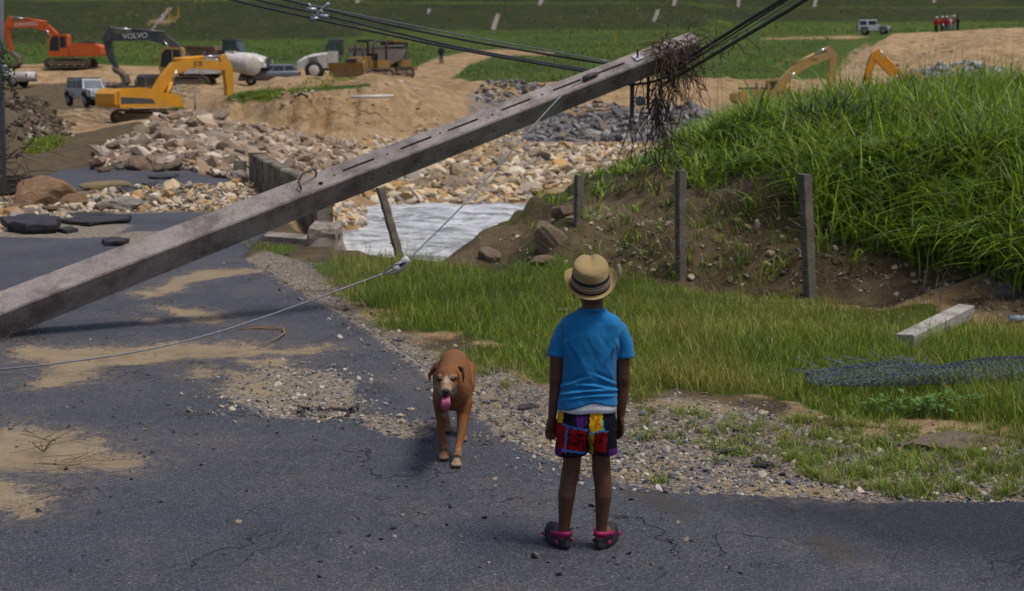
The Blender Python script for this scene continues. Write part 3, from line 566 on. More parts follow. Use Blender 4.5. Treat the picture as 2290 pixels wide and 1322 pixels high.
stones('heap_clods', 'dark brown clods of earth over the dark heap', x, y, z, rng.gamma(1.8, .04, len(x)) + .03, [(.10, .075, .05), (.14, .11, .075), (.07, .052, .036), (.19, .15, .11)], 1)
# strip of washed stones over the road
strip = [(-150, 520), (-150, 450), (60, 455), (200, 445), (330, 415), (560, 414), (640, 424), (590, 470), (450, 474), (340, 474), (220, 480), (60, 520)]
A = scatter(strip, 2300); x, y, z = hit(A[:, 0], A[:, 1], 14, 34)
stones('washed_gravel', 'tan stones washed across the far road', x, y, z, rng.gamma(2, .018, len(x)) + .014, RIVER, 1)
for px, py, wd, sq, src, lab, cat in (
        (95, 458, .5, (1.25, .8, .75), 0, 'large reddish tan boulder at the left beside broken asphalt', 'boulder'), (172, 462, .27, (1, .8, .95), 3, 'brown knobbly boulder touching the large reddish boulder', 'boulder'),
        (240, 428, .33, (1.6, .8, .6), 2, 'low yellowish boulder behind the white boulder on the far road', 'boulder'), (272, 470, .32, (1.15, .8, .75), 5, 'pale grey white boulder at the edge of the far road', 'boulder'),
        (228, 474, .17, (1, .8, 1), 1, 'small tan boulder leaning on the pale grey white boulder', 'boulder'), (348, 460, .12, (1, 1, 1.1), 4, 'small round pale stone alone right of the white boulder', 'boulder'),
        (66, 484, .17, (1.4, .8, .7), 6, 'flat grey stone in front of the large reddish boulder', 'boulder'), (130, 476, .15, (1.7, .9, .6), 7, 'long low tan stone behind the lifted asphalt slab', 'boulder'), (30, 474, .15, (1, 1, .8), 8, 'small pale stone at the left edge beside flat grey stone', 'boulder')):
    p = hit1(px, py, 14, 34); o = PILE[src]
    if src in (0, 3): o = rock_mesh('boulder', 400+src, rock_material('reddish_rock%d' % src if False else 'reddish_rock', [(0, (.42, .24, .13)), (1, (.48, .30, .17))]))
    if src == 5: o = rock_mesh('boulder', 405, rock_material('white_rock', [(0, (.55, .53, .49)), (1, (.58, .56, .5))]))
    if src == 2: o = rock_mesh('boulder', 407, rock_material('yellow_rock', [(0, (.42, .33, .16)), (1, (.45, .36, .18))]))
    put_rock(o, p + Vector((0, 0, wd*sq[2]*.35)), wd, lab, cat, None, sq, .2)
for px, py, wd, sq, lab in ((1095, 560, .2, (1, .8, .85), 'round tan rock set in the earth bank near the river'), (1232, 560, .22, (1, .9, 1.1), 'pale rock at the foot of the leftmost fence post'), (1215, 592, .16, (1.3, .8, .6), 'low tan rock in the grass left of the straw hat'), (1255, 520, .15, (.9, .9, 1.2), 'brown upright rock in the bank above the pale rock'),
                            (2262, 655, .14, (1, .9, 1), 'pale round rock in the dark bank at the right edge'), (1265, 690, .07, (1.3, .8, .5), 'small flat tan stone in the grass left of the boy'), (2135, 980, .28, (1.35, .7, .22), 'flat pinkish slab of stone among gravel at right'), (1640, 1008, .075, (1.4, .8, .5), 'flat blue grey stone on the right gravel'), (1695, 1030, .05, (1.2, .8, .6), 'small grey stone right of the flat blue grey stone'), (1706, 1045, .055, (1.2, .8, .6), 'grey stone just below the small grey stone'), (1880, 1058, .05, (1.3, .8, .6), 'dark grey stone on the gravel below the chain link roll'), (1180, 905, .06, (1.3, .9, .6), 'dark stone on the gravel between dog and boy'), (1340, 1000, .04, (1, 1, .8), 'pale stone by the left knee of the boy'), (1125, 988, .022, (1, 1, .9), 'round tan pebble on the road right of the dog')):
    p = hit1(px, py, 5, 24); dark = 'grey' in lab or 'dark' in lab
    o = rock_mesh('stone', int(px), rock_material('grey_stone' if dark else 'bank_stone', [(0, (.14, .15, .17)), (1, (.2, .21, .23))] if dark else [(0, (.42, .31, .20)), (1, (.5, .4, .29))]))
    put_rock(o, p + Vector((0, 0, wd*sq[2]*.3)), wd, lab, 'stone', None, sq, .1)
# verge gravel: pebbles one by one by weight of the gravel mask
def near_points(n, poly, fn, w=.3):
    A = np.array(scatter(poly, n)); g = np.array([G(*p).xy for p in A]); X, Y = g[:, 0], g[:, 1]
    k = rng.random(len(X)) < fn(X, Y); return X[k], Y[k]
vp = [(400, 600), (700, 560), (2400, 780), (2400, 1140), (1300, 1100), (800, 960), (400, 950)]
X, Y = near_points(26000, vp, lambda X, Y: mk(GRAV, X, Y, .35)*.8); Z = height(X, Y)
stones('verge_gravel', 'mixed grey and tan gravel along the road edge', X, Y, Z, rng.gamma(1.6, .0042, len(X)) + .004, PEB, 1, flat=.75)
X, Y = near_points(700, vp, lambda X, Y: mk(GRAV, X, Y, .35)); Z = height(X, Y)
stones('coarse_gravel', 'coarser broken stones lying in the roadside gravel', X, Y, Z, rng.uniform(.012, .03, len(X)), PEB, 2, flat=.65)
X, Y = near_points(1500, [(-300, 700), (900, 640), (1300, 1000), (1700, 1300), (-300, 1330)], lambda X, Y: .25 + .75*sstep(.0, .2, fbm(X*.8, Y*.8, 3, 51))); Z = height(X, Y)
stones('road_chips', 'dark asphalt crumbs and grit scattered on the road', X, Y, Z, rng.gamma(1.5, .0035, len(X)) + .003, [(.03, .03, .035), (.05, .05, .06), (.3, .25, .18), (.12, .12, .13)], 1)
th = rng.uniform(0, 6.28, 260); rr = rng.normal(1, .12, 260); hc = np.array(gp((735, 915))[0]); X = hc[0] + .17*rr*np.cos(th); Y = hc[1] + .12*rr*np.sin(th)
stones('pothole_crumbs', 'black broken asphalt crumbs round the pothole', X, Y, height(X, Y), rng.uniform(.006, .02, 260), [(.02, .02, .024), (.035, .035, .04), (.06, .055, .05)], 1)

# ---- blades
def blades(name, label, X, Y, Z, hgt, wid, lean, seg, tint, material, az=None, droop=.55, kind='stuff', cat=None):
    N = len(X); az = rng.uniform(0, 6.283, N) if az is None else az; out = np.stack([np.cos(az), np.sin(az)], 1)
    tw = az + np.pi/2 + rng.normal(0, .5, N); sd = np.stack([np.cos(tw), np.sin(tw)], 1)
    V = np.empty((N, seg+1, 2, 3), np.float32)
    for j in range(seg+1):
        t = j/seg; r = lean*hgt*(t**1.7); zz = hgt*(t - droop*lean*t**2.6*.6); ww = wid*np.minimum(1, .55 + 1.5*t)*(1 - t**2.2) + .0004
        c = np.stack([X + out[:, 0]*r, Y + out[:, 1]*r, Z - .01 + zz], 1)
        V[:, j, 0, :2] = c[:, :2] - sd*ww[:, None]/2; V[:, j, 1, :2] = c[:, :2] + sd*ww[:, None]/2; V[:, j, :, 2] = c[:, 2:3]
    b = (np.arange(N)*(seg+1)*2)[:, None, None] + (np.arange(seg)*2)[None, :, None]; F = (b + np.array([0, 1, 3, 2])[None, None]).reshape(-1, 4)
    T = np.repeat(tint, (seg+1)*2, 0)
    return tag(np_mesh(name, V.reshape(-1, 3), F, material, None, True, T), label, cat, None, kind)
LEAF = attr_mat('grass_blade', rough=.5, spec=.35, noise_amt=.2, nscale=9, bump=0, trans=.3)
def gcol(N, greens, dry=.06, drycol=(.30, .24, .11)):
    g = np.array(greens)[rng.integers(0, len(greens), N)]*rng.uniform(.7, 1.25, (N, 1)); d = rng.random(N) < dry; g[d] = np.array(drycol)*rng.uniform(.7, 1.2, (d.sum(), 1)); return g
VG = [(.18, .28, .018), (.23, .32, .025), (.30, .34, .045), (.12, .20, .016)]
gpoly = [(540, 545), (680, 560), (760, 565), (1000, 575), (1400, 615), (1800, 650), (2400, 730), (2400, 1010), (1850, 950), (1500, 900), (1100, 860), (900, 760), (680, 640), (560, 590)]
def gdens(X, Y): return sstep(.42, .70, mk(GRASS, X, Y, .55) + 1.15*fbm(X*1.0, Y*1.0, 4, 61) + .5*fbm(X*4, Y*4, 3, 62))
A = scatter(gpoly, 9000); g = np.array([G(*p).xy for p in A]); w_ = np.clip((g[:, 1]/10)**1.5, .4, 4); 
X, Y = near_points(15000, gpoly, gdens)
k = 5; X = np.repeat(X, k) + rng.normal(0, .035, len(X)*k); Y = np.repeat(Y, k) + rng.normal(0, .035, len(Y)*k)
H = rng.uniform(.05, .13, len(X))*(1 + 1.6*np.clip(fbm(X*.9, Y*.9, 3, 63), -.35, .6))*np.where(rng.random(len(X)) < .07, 1.8, 1)*np.exp(rng.normal(0, .22, len(X))); yel = sstep(-.05, .25, fbm(X*.6, Y*.6, 3, 64))[:, None]
T = gcol(len(X), VG, .12); T = T*(1 - yel*.6) + np.array([.42, .38, .10])*yel*.6*rng.uniform(.7, 1.2, (len(X), 1))
blades('verge_grass', 'short green grass growing on the verge', X, Y, height(X, Y), H, rng.uniform(.003, .007, len(X)), rng.uniform(.1, .8, len(X)), 3, T, LEAF)
# tufts among the gravel
A = scatter([(1420, 900), (1700, 910), (2290, 960), (2340, 1110), (2000, 1105), (1800, 1060), (1600, 1000), (1440, 960)], 420); tuf_c = [tuple(G(*p).xy) + (random.uniform(.35, 1),) for p in A if random.random() < .4 + .6*(p[0] > 1750)]
tuf_c += [tuple(G(*p).xy) + (s,) for p, s in (((2030, 1100), 1.6), ((2060, 1095), 1.5), ((1990, 1105), 1.2), ((1600, 1025), .9), ((1465, 1065), .8), ((1480, 1070), .6), ((1420, 960), 1.), ((1450, 965), 1.), ((1900, 1040), 1.2), ((1960, 1030), 1.4), ((2200, 1040), 1.5), ((2240, 1050), 1.4), ((2280, 1030), 1.3), ((1700, 940), 1.1), ((1640, 925), 1.), ((1130, 850), .8), ((1080, 830), .9), ((1020, 800), .7), ((990, 790), .7))]
tc = np.array(tuf_c); X = np.repeat(tc[:, 0], 34) + rng.normal(0, .035, len(tc)*34)*np.repeat(tc[:, 2], 34); Y = np.repeat(tc[:, 1], 34) + rng.normal(0, .035, len(tc)*34)*np.repeat(tc[:, 2], 34)
H = rng.uniform(.05, .13, len(X))*np.repeat(tc[:, 2], 34)
blades('gravel_tufts', 'small green tufts sprouting through the gravel', X, Y, height(X, Y), H, rng.uniform(.003, .006, len(X)), rng.uniform(.3, 1.2, len(X)), 4, gcol(len(X), VG + [(.15, .18, .03)], .15), LEAF)
# tall grass of the bank
GB = np.array([(1180, 455), (1230, 412), (1290, 405), (1400, 408), (1520, 425), (1600, 425), (1700, 405), (1800, 450), (1850, 530), (1950, 560), (2100, 590), (2200, 620), (2290, 650), (3200, 760)], float)
N = 17000; cc = rng.uniform(1190, 2900, N); Y = 12.3 + 14.7*rng.random(N)**1.1; X = (cc-1145)/FPX*Y; Z = height(X, Y); px, py = project(X, Y, Z)
lim = np.interp(px, GB[:, 0], GB[:, 1]) + 55*fbm(X*1.2, Y*1.2, 3, 71)
dens = np.interp(px, [1180, 1300, 1480, 1600, 2290, 3000], [.05, .07, .11, .55, 1, 1]); k = (py < lim) & (rng.random(N) < dens*(.55 + 1.2*sstep(-.3, .2, fbm(X*.9, Y*.9, 3, 72)))) | ((py < lim + 70) & (rng.random(N) < .03))
X, Y, Z, px = X[k], Y[k], Z[k], px[k]; B = 8; sc = np.interp(px, [1180, 1450, 1620, 1800, 2290, 3000], [.24, .28, .5, .72, .85, .9])*rng.uniform(.7, 1.15, len(X))
rp = lambda a: np.repeat(a, B)
Xb = rp(X) + rng.normal(0, .05, len(X)*B); Yb = rp(Y) + rng.normal(0, .05, len(X)*B); H = rp(sc)*rng.uniform(.55, 1.15, len(Xb))
TG = [(.20, .32, .016), (.26, .38, .022), (.13, .22, .016), (.32, .41, .04), (.07, .13, .02), (.19, .29, .09)]
blades('bank_grass', 'tall lush green grass covering the earth bank', Xb, Yb, rp(Z), H, rng.uniform(.013, .034, len(Xb)), rng.uniform(.25, 1.6, len(Xb)), 7, gcol(len(Xb), TG, .03), LEAF, droop=.8)
ns = 420; cc = rng.uniform(1600, 2700, ns); Y = rng.uniform(16, 24, ns); X = (cc-1145)/FPX*Y; Z = height(X, Y); px, py = project(X, Y, Z); k = py < np.interp(px, GB[:, 0], GB[:, 1]) - 60; X, Y, Z = X[k], Y[k], Z[k]
blades('grass_stems', 'thin upright flowering stems rising over the tall grass', X, Y, Z, rng.uniform(.7, 1.25, len(X)), np.full(len(X), .008), rng.uniform(.02, .3, len(X)), 6, gcol(len(X), TG, .3), LEAF)
# dead stalks and roots on the bare face
A = np.concatenate([scatter([(1560, 480), (1640, 430), (1790, 385), (1820, 420), (1800, 480), (1640, 520)], 900), scatter([(1280, 470), (1500, 460), (1800, 500), (2290, 620), (2290, 720), (1800, 650), (1400, 600)], 500)]); x, y, z = hit(A[:, 0], A[:, 1], 12, 24)
blades('dead_grass', 'dry brown dead stalks lying on the bare earth bank', x, y, z + .02, rng.uniform(.15, .5, len(x)), rng.uniform(.003, .007, len(x)), rng.uniform(.6, 2.2, len(x)), 5, gcol(len(x), [(.17, .12, .08), (.25, .19, .12), (.12, .085, .06)], 0), LEAF, droop=1.0)
A = np.concatenate([scatter([(1280, 470), (1500, 460), (1800, 500), (2290, 600), (2290, 700), (1800, 640), (1400, 600)], 700), scatter([(1560, 480), (1250, 480), (1000, 560), (1380, 610)], 220)]); x, y, z = hit(A[:, 0], A[:, 1], 12, 24)
stones('bank_stones', 'small pale stones embedded in the earth bank', x, y, z, rng.gamma(1.8, .007, len(x)) + .008, [(.4, .32, .22), (.5, .43, .33), (.3, .23, .15), (.2, .17, .13)], 1)
A = scatter([(1300, 500), (1540, 470), (1760, 500), (1800, 640), (1500, 620), (1330, 600)], 95); x, y, z = hit(A[:, 0], A[:, 1], 12, 24); n_ = 9
blades('bank_weeds', 'sparse young weeds on the bare earth bank', np.repeat(x, n_) + rng.normal(0, .04, len(x)*n_), np.repeat(y, n_), np.repeat(z, n_), rng.uniform(.06, .3, len(x)*n_), rng.uniform(.006, .014, len(x)*n_), rng.uniform(.4, 1.2, len(x)*n_), 5, gcol(len(x)*n_, TG, .05), LEAF)
# far turf fringe at the lip of the dug ground
A = np.concatenate([scatter([(500, 228), (560, 205), (640, 198), (830, 186), (850, 190), (640, 212), (590, 226)], 500), scatter([(55, 345), (75, 320), (135, 308), (130, 330)], 300), scatter([(360, 250), (372, 232), (415, 232), (410, 252)], 160)]); x, y, z = hit(A[:, 0], A[:, 1], 30, 110)
n_ = 6; blades('fringe_grass', 'green turf along the lip of the dug ground', np.repeat(x, n_) + rng.normal(0, .12, len(x)*n_), np.repeat(y, n_) + rng.normal(0, .12, len(x)*n_), np.repeat(z, n_), rng.uniform(.06, .24, len(x)*n_), rng.uniform(.02, .04, len(x)*n_), rng.uniform(.2, .9, len(x)*n_), 2, gcol(len(x)*n_, VG, .05), LEAF)
nf_ = 26000; cc = rng.uniform(-200, 2500, nf_); Y = rng.uniform(86, 205, nf_); X = (cc-1145)/FPX*Y; ef = np.interp(cc, TCS, TES); k = (Y > ef + 3) & ((cc < 1850) | (Y > 158)); X, Y = X[k], Y[k]; Z = height(X, Y); ppx, ppy = project(X, Y, Z)
k = ~(in_poly([(880, 190), (915, 156), (975, 128), (1060, 112), (1240, 116), (1240, 126), (1110, 126), (1050, 146), (1000, 190)], ppx, ppy)) & (rng.random(len(X)) < .3 + sstep(-.1, .2, fbm(X*.06, Y*.06, 3, 75))); X, Y, Z = X[k], Y[k], Z[k]
n_ = 3; blades('field_grass', 'rough grass tussocks over the far green field', np.repeat(X, n_) + rng.normal(0, .2, len(X)*n_), np.repeat(Y, n_), np.repeat(Z, n_), rng.gamma(2, .07, len(X)*n_) + .05, rng.uniform(.05, .14, len(X)*n_), rng.uniform(.2, 1., len(X)*n_), 2, gcol(len(X)*n_, [(.08, .15, .012), (.12, .20, .018), (.16, .21, .03), (.06, .11, .012)], .08), LEAF)
# the dark clump standing out of the tall grass, the broad leaved weed by the wire roll
def clump(name, label, cat, p, n, h, wd, cols, spread=.12, lean=(.2, 1.), drp=.8):
    X = rng.normal(0, spread, n); Y = rng.normal(0, spread, n)
    o = blades(name, label, X, Y, np.zeros(n), rng.uniform(.5, 1.1, n)*h, rng.uniform(.8, 1.2, n)*wd, rng.uniform(*lean, n), 8, gcol(n, cols, .02), LEAF, kind=None, cat=cat, droop=drp); o.location = p; return o
p = P(1885, 420, 17.2); clump('grass_clump', 'dark dense grass clump standing out of the tall bank grass', 'plant', (p.x, p.y, hz(p.x, p.y)), 420, .95, .028, [(.014, .035, .008), (.02, .05, .012), (.04, .085, .02)], .16, (.3, 1.5))
for px, py, h in ((1700, 330, 1.5), (1870, 300, 1.6)):
    p = P(px, py, 18.2); clump('cane_grass', 'tall cane grass with broad upright leaves, %s of the dark clump' % ('left' if px < 1800 else 'right over the top'), 'plant', (p.x, p.y, hz(p.x, p.y)), 12, h*.8, .034, TG, .05, (.3, 1.3), .7)
p = G(2060, 915); mb = MB()
for i in range(70):
    a = random.uniform(0, 6.28); r = random.uniform(.02, .26); q = Vector((r*math.cos(a)*1.5, r*math.sin(a)*.5, random.uniform(.03, .12))); L = random.uniform(.04, .075); d = Vector((math.cos(a), math.sin(a), random.uniform(-.1, .5))).normalized(); s_ = d.cross(Vector((0, 0, 1))).normalized()
    mb.add([q, q + d*L*.5 + s_*L*.36 + Vector((0, 0, .008)), q + d*L, q + d*L*.5 - s_*L*.36 + Vector((0, 0, .008)), q + d*L*.5], [(0, 4, 1), (1, 4, 2), (2, 4, 3), (3, 4, 0)], True)
    mb.tube([(q.x*.5, q.y*.5, 0), q], .002, 4)
tag(mb.build('broadleaf_weed', mat('weed_leaf', (.05, .14, .025), (.08, .19, .035), 30, .5), loc=None), 'low broad leaved green weed in front of the chain link roll', 'plant').location = (p.x, p.y, hz(p.x, p.y))
# ------------------------------------------------------------------ leaning concrete pole, its hardware and the lines on it
def concrete_mat(name, c1, c2, moss=None, dark=(.10, .085, .075), damt=.6):
    m, nt, b = new_mat(name); n = NT(nt)
    c = n.mix(n.ramp(n.noise(1.3, 6, .7), [(.35, 0), (.65, 1)]), c1, c2)
    c = n.mix(n.math('MULTIPLY', n.ramp(n.noise(3.2, 7, .75), [(.46, 0), (.62, 1)]), damt), c, dark)
    c = n.mix(n.ramp(n.noise(2.1, 5, .7), [(.57, 0), (.72, .55)]), c, moss or (.30, .19, .12))
    c = n.mix(1., c, n.ramp(n.noise(60, 5, .7), [(.3, .72), (.7, 1.12)]), 'MULTIPLY')
    n.L(c, b.inputs['Base Color']); b.inputs['Roughness'].default_value = .88; b.inputs['Specular IOR Level'].default_value = .25
    n.bump(n.math('ADD', n.noise(45, 6, .7), n.noise(6, 4)), .5, .02, b); return m
POLEM = concrete_mat('pole_concrete', (.28, .245, .235), (.40, .355, .335), (.26, .155, .09), (.10, .086, .082), .7)
POSTM = concrete_mat('post_concrete', (.16, .14, .11), (.25, .22, .175), (.11, .095, .04))
WALLM = concrete_mat('wall_concrete', (.20, .17, .12), (.33, .29, .23), (.10, .085, .035), (.05, .04, .028), .95)
BLOCKM = concrete_mat('block_concrete', (.30, .26, .21), (.42, .38, .33), (.24, .19, .13), (.13, .11, .09), .8)
STEEL = mat('galvanised_steel', (.42, .44, .47), (.32, .34, .37), 20, .45, 0, metal=.6)
DKMET = mat('dark_metal', (.035, .035, .04), (.06, .055, .05), 14, .6)
BLACK = mat('black_rubber', (.012, .012, .015), (.02, .02, .024), 20, .55)
HOLE_SHADE = mat('hole_shade', (.012, .011, .010), (.02, .018, .016), 20, .95, spec=.05)  # near-black colour painted in for the shade inside openings
pA = P(-70, 733, 11.3); pB = P(1553, 99, 14.0); L = (pB - pA).length; ax = (pB - pA).normalized()
vw = ((pA + pB)/2 - Vector((0, 0, CAM_H))).normalized()
up = ax.cross(vw).normalized(); up = up if up.z > 0 else -up; fw = (-vw - (-vw).dot(ax)*ax).normalized()      # up across the view, fw to the viewer
ang = R(42); n1 = (up*math.cos(ang) + fw*math.sin(ang)).normalized(); n2 = ax.cross(n1).normalized()           # n1: the pale top face
n2 = n2 if n2.dot(fw) > 0 else -n2                                                                              # n2: the dark face below it
base_p = Vector((pA.x, pA.y, 0)); pole = thing('utility_pole', 'square concrete power pole leaning low across the broken road', 'power pole', base_p)
def wdt(t): return .272 - .082*t
def pp(t, a=0, b=0): return pA + ax*(t*L) + n1*a + n2*b - base_p                                                # point on the pole
mb = MB(); rr_ = []
for i in range(70):
    t = -.10 + 1.10*i/69; h = wdt(t)/2; c = .012; ring = []
    for (a, b) in ((h, h-c), (h-c, h), (-h+c, h), (-h, h-c), (-h, -h+c), (-h+c, -h), (h-c, -h), (h, -h+c)):
        q = .004*float(fbm([t*40 + a*9], [b*9 + 3], 3, 81)[0]); ring.append(pp(t, a*(1 + q*3), b*(1 + q*3)))
    rr_.append(ring)
mb.rings(rr_); mb.s = [False]*len(mb.s); mb.build('shaft', POLEM, pole)
def tpx(px):                                             # place along the pole below a picture column
    lo, hi = 0., 1.
    for _ in range(40):
        m_ = (lo+hi)/2; q = pA + ax*(m_*L)
        if project(q.x, q.y, q.z)[0] < px: lo = m_
        else: hi = m_
    return lo
for px in (805, 933, 1037, 1155, 1268, 1365):
    t = tpx(px); h = wdt(t)/2; mb = MB(); q = .155/L
    mb.add([pp(t-q, h+.0015, -.012), pp(t+q, h+.0015, -.012), pp(t+q, h+.0015, .012), pp(t-q, h+.0015, .012), pp(t-q, h-.03, -.012), pp(t+q, h-.03, -.012), pp(t+q, h-.03, .012), pp(t-q, h-.03, .012)], [(0, 1, 2, 3), (7, 6, 5, 4), (0, 4, 5, 1), (1, 5, 6, 2), (2, 6, 7, 3), (3, 7, 4, 0)]); mb.build('slot_shade', HOLE_SHADE, pole)  # solid near-black block, just proud: painted shade of the slot, no recess cut
def hole(t, top, off, r=.011):
    h = wdt(t)/2; o = n1 if top else n2; e = n2 if top else n1; c = pp(t) + o*h + e*off; mb = MB(); mb.cyl(c - o*.02, c + o*.0015, r, 10); mb.build('bolt_hole_shade', HOLE_SHADE, pole)  # near-black plug paints the shade of a bolt hole, nothing is drilled
for px in (750, 868, 987, 1101, 1213): hole(tpx(px), True, random.uniform(-.01, .02))
for px in (818, 857, 916, 974, 1040, 1090, 1146, 1257, 1307, 1361, 1414): hole(tpx(px), False, random.uniform(-.02, .03), .009)
hole(tpx(716), True, .05, .022)
# rebar hook, bolt plate, wire clamp
t = tpx(703); h = wdt(t)/2; c = pp(t) + n1*h - n2*.06; mb = MB()
mb.tube([c + ax*.05 - n1*.02, c + ax*.07 + n1*.04, c + ax*.05 + n1*.085 , c - ax*.06 + n1*.10 + n2*.02, c - ax*.12 + n1*.06 + n2*.05, c - ax*.13 + n1*.02 + n2*.12], .009, 7); mb.build('rebar_hook', DKMET, pole)
t = tpx(1426); h = wdt(t)/2; c = pp(t) + n1*(h + .008); mb = MB(); q = .045
mb.add([c + ax*q*sx + n2*q*sy + n1*k for k in (-.004, .006) for sx, sy in ((-1, -1), (1, -1), (1, 1), (-1, 1))], [(3, 2, 1, 0), (4, 5, 6, 7), (0, 1, 5, 4), (1, 2, 6, 5), (2, 3, 7, 6), (3, 0, 4, 7)]); pl = mb.build('bolt_plate', STEEL, pole)
mb = MB(); mb.cyl(c, c + n1*.075 + up*.02, .01, 8); mb.build('bolt', DKMET, pl)
t = tpx(1315); h = wdt(t)/2; cl = pp(t) + n1*(h + .02) + n2*.03; mb = MB()
for k in range(4): mb.tube([cl - ax*.07 + n2*(.012*k - .02), cl + n1*.015 + n2*(.01*k - .02), cl + ax*.09 + n2*(.008*k - .02)], .011, 6)
mb.build('wire_clamp', DKMET, pole)
# bracket arms and the two insulators hanging under the tip
for px, dx, y0, y1, r in ((1413, 0, 165, 262, .024), (1449, .02, 160, 244, .018), (1478, .05, 150, 228, .016)):
    t = tpx(px); Yq = (pA + ax*(t*L)).y + .06; a = P(px, y0, Yq) - base_p; b = P(px+1, y1, Yq) - base_p; mb = MB(); mb.box((a+b)/2, (r*1.6, r*1.6, (a-b).length)); mb.build('bracket_arm', DKMET, pole)
mb = MB(); a = P(1428, 183, 13.9) - base_p; mb.tube([P(1405, 190, 13.95) - base_p, P(1450, 186, 13.9) - base_p, P(1495, 172, 13.95) - base_p], .012, 6); mb.build('cross_strap', DKMET, pole)
CER = mat('grey_porcelain', (.33, .36, .40), (.26, .29, .33), 20, .3)
for px, py, k in ((1431, 226, 1), (1466, 229, .95)):
    c = P(px, py, 13.9) - base_p; mb = MB(); axi = Vector((.85, 0, .12)).normalized()
    pts = []; rs = []
    for j in range(21):
        u_ = -1 + j/10; pts.append(c + axi*u_*.046*k); rs.append(k*(.046*math.sqrt(max(0, 1 - u_*u_*.93)) + (.004 if j % 4 == 2 else 0)))
    mb.tube(pts, rs, 18); mb.build('insulator', CER, pole)
    mb = MB(); mb.tube([c - axi*.05, c - axi*.085], .012, 7); mb.tube([c + Vector((-.05, 0, .02)), c + Vector((-.03, 0, .12)), c + Vector((.03, 0, .25))], .006, 6); mb.tube([c + Vector((.04, 0, .02)), c + Vector((.03, 0, .14)), c + Vector((-.03, 0, .24))], .005, 6); mb.build('insulator_tie', DKMET, pole)
# dirt and debris where the pole meets the road
A = scatter([(-120, 740), (20, 735), (110, 748), (60, 768), (-120, 780)], 160); g = np.array([G(*p).xy for p in A])
blades('base_debris', 'dry roots and straw gathered at the foot of the pole', g[:, 0], g[:, 1], height(g[:, 0], g[:, 1]), rng.uniform(.08, .22, 160), np.full(160, .006), rng.uniform(1, 2.4, 160), 4, gcol(160, [(.05, .04, .025), (.12, .09, .05), (.03, .04, .02)], 0), LEAF, droop=1)
# dead vine hanging over the tip
mb = MB(); tt = [tpx(1462), tpx(1555)]
for i in range(120):
    t = random.uniform(tt[0], tt[1]) if i < 75 else random.uniform(tpx(1455), tpx(1500)); h = wdt(t)/2
    p = pA + ax*(t*L) + n1*(h*random.uniform(.4, 1.3) + .02) + n2*random.uniform(-.1, .15) + fw*random.uniform(0, .05); pts = [p.copy()]; kind = random.random()
    v = (up*random.uniform(.2, 1) + ax*random.uniform(-1, 1) + fw*random.uniform(0, .7)).normalized() if kind < .3 else (-n1*random.uniform(-.2, .3) + n2*.8 + Vector((random.uniform(-.5, .5), random.uniform(-.4, .2), 0))).normalized()
    n_ = int(random.uniform(3, 7) if kind < .3 else random.uniform(7, 15) + (12 if random.random() < .22 and t < tpx(1490) else 0))
    for j in range(n_):
        v = (v + Vector((random.gauss(0, .42), random.gauss(0, .3), random.gauss(0, .35) - (.35 if kind < .3 else .42)))).normalized(); p = p + v*.055; pts.append(p.copy())
    mb.tube(pts, [random.uniform(.003, .0065)*(1 - .6*j/len(pts)) for j in range(len(pts))], 4, cap=False)
for i in range(34):
    p = P(random.gauss(1474, 12), random.uniform(190, 245), 13.8 + random.uniform(-.1, .1)); pts = [p.copy()]; v = Vector((0, 0, -1)); n_ = random.randint(8, 18)
    for j in range(n_):
        v = (v + Vector((random.gauss(0, .3), random.gauss(0, .2), -.2))).normalized(); p = p + v*.05; pts.append(p.copy())
        if random.random() < .15:
            q = p + Vector((random.gauss(0, .06), random.gauss(0, .04), -.06)); mb.tube([p, (p+q)/2 + Vector((random.gauss(0, .015), 0, 0)), q], .003, 4, cap=False)
    mb.tube(pts, [.005*(1 - .6*j/len(pts)) for j in range(len(pts))], 4, cap=False)
for i in range(7):
    p = P(1413 + random.gauss(0, 2), 255, 13.85); pts = [p.copy()]; v = Vector((0, 0, -1))
    for j in range(random.randint(6, 16)): v = (v + Vector((random.gauss(0, .25), random.gauss(0, .2), -.25))).normalized(); p = p + v*.05; pts.append(p.copy())
    mb.tube(pts, .0035, 4, cap=False)
for i in range(60):
    p = P(random.gauss(1512, 24), random.gauss(126, 26), 13.75 + random.uniform(-.05, .25)); pts = [p.copy()]; v = Vector((random.gauss(.3, .6), 0, random.gauss(-.1, .6))).normalized()
    for j in range(random.randint(4, 9)): v = (v + Vector((random.gauss(.05, .4), random.gauss(0, .3), random.gauss(-.1, .35)))).normalized(); p = p + v*.04; pts.append(p.copy())
    mb.tube(pts, random.uniform(.003, .006), 4, cap=False)
tag(mb.build('dead_vine', mat('dead_vine', (.055, .038, .026), (.10, .07, .05), 30, .9), loc=pB), 'tangle of dead brown vines hanging from the pole tip', 'dead vine')
# lines
CABM = mat('cable_jacket', (.03, .03, .035), (.055, .055, .06), 6, .5); ALU = mat('aluminium_wire', (.30, .31, .33), (.22, .23, .25), 12, .4, metal=.5)
def cable(name, label, cat, pts, r, m, sag=0, n=40, group=None):
    pts = [Vector(p) for p in pts]; out = []
    for i in range(n+1):
        s_ = i/n*(len(pts)-1); k = min(int(s_), len(pts)-2); f = s_ - k
        p0 = pts[max(k-1, 0)]; p1 = pts[k]; p2 = pts[k+1]; p3 = pts[min(k+2, len(pts)-1)]
        out.append(.5*((2*p1) + (p2-p0)*f + (2*p0-5*p1+4*p2-p3)*f*f + (3*p1-p0-3*p2+p3)*f**3))
    mb = MB(); mb.tube(out, r, 7); return tag(mb.build(name, m, None, out[0]), label, cat, group)
def back(px, d=.12): return (pA + ax*(tpx(px)*L)).y + d
gl = 'power lines left of the pole'; gr = 'power lines right of the pole'
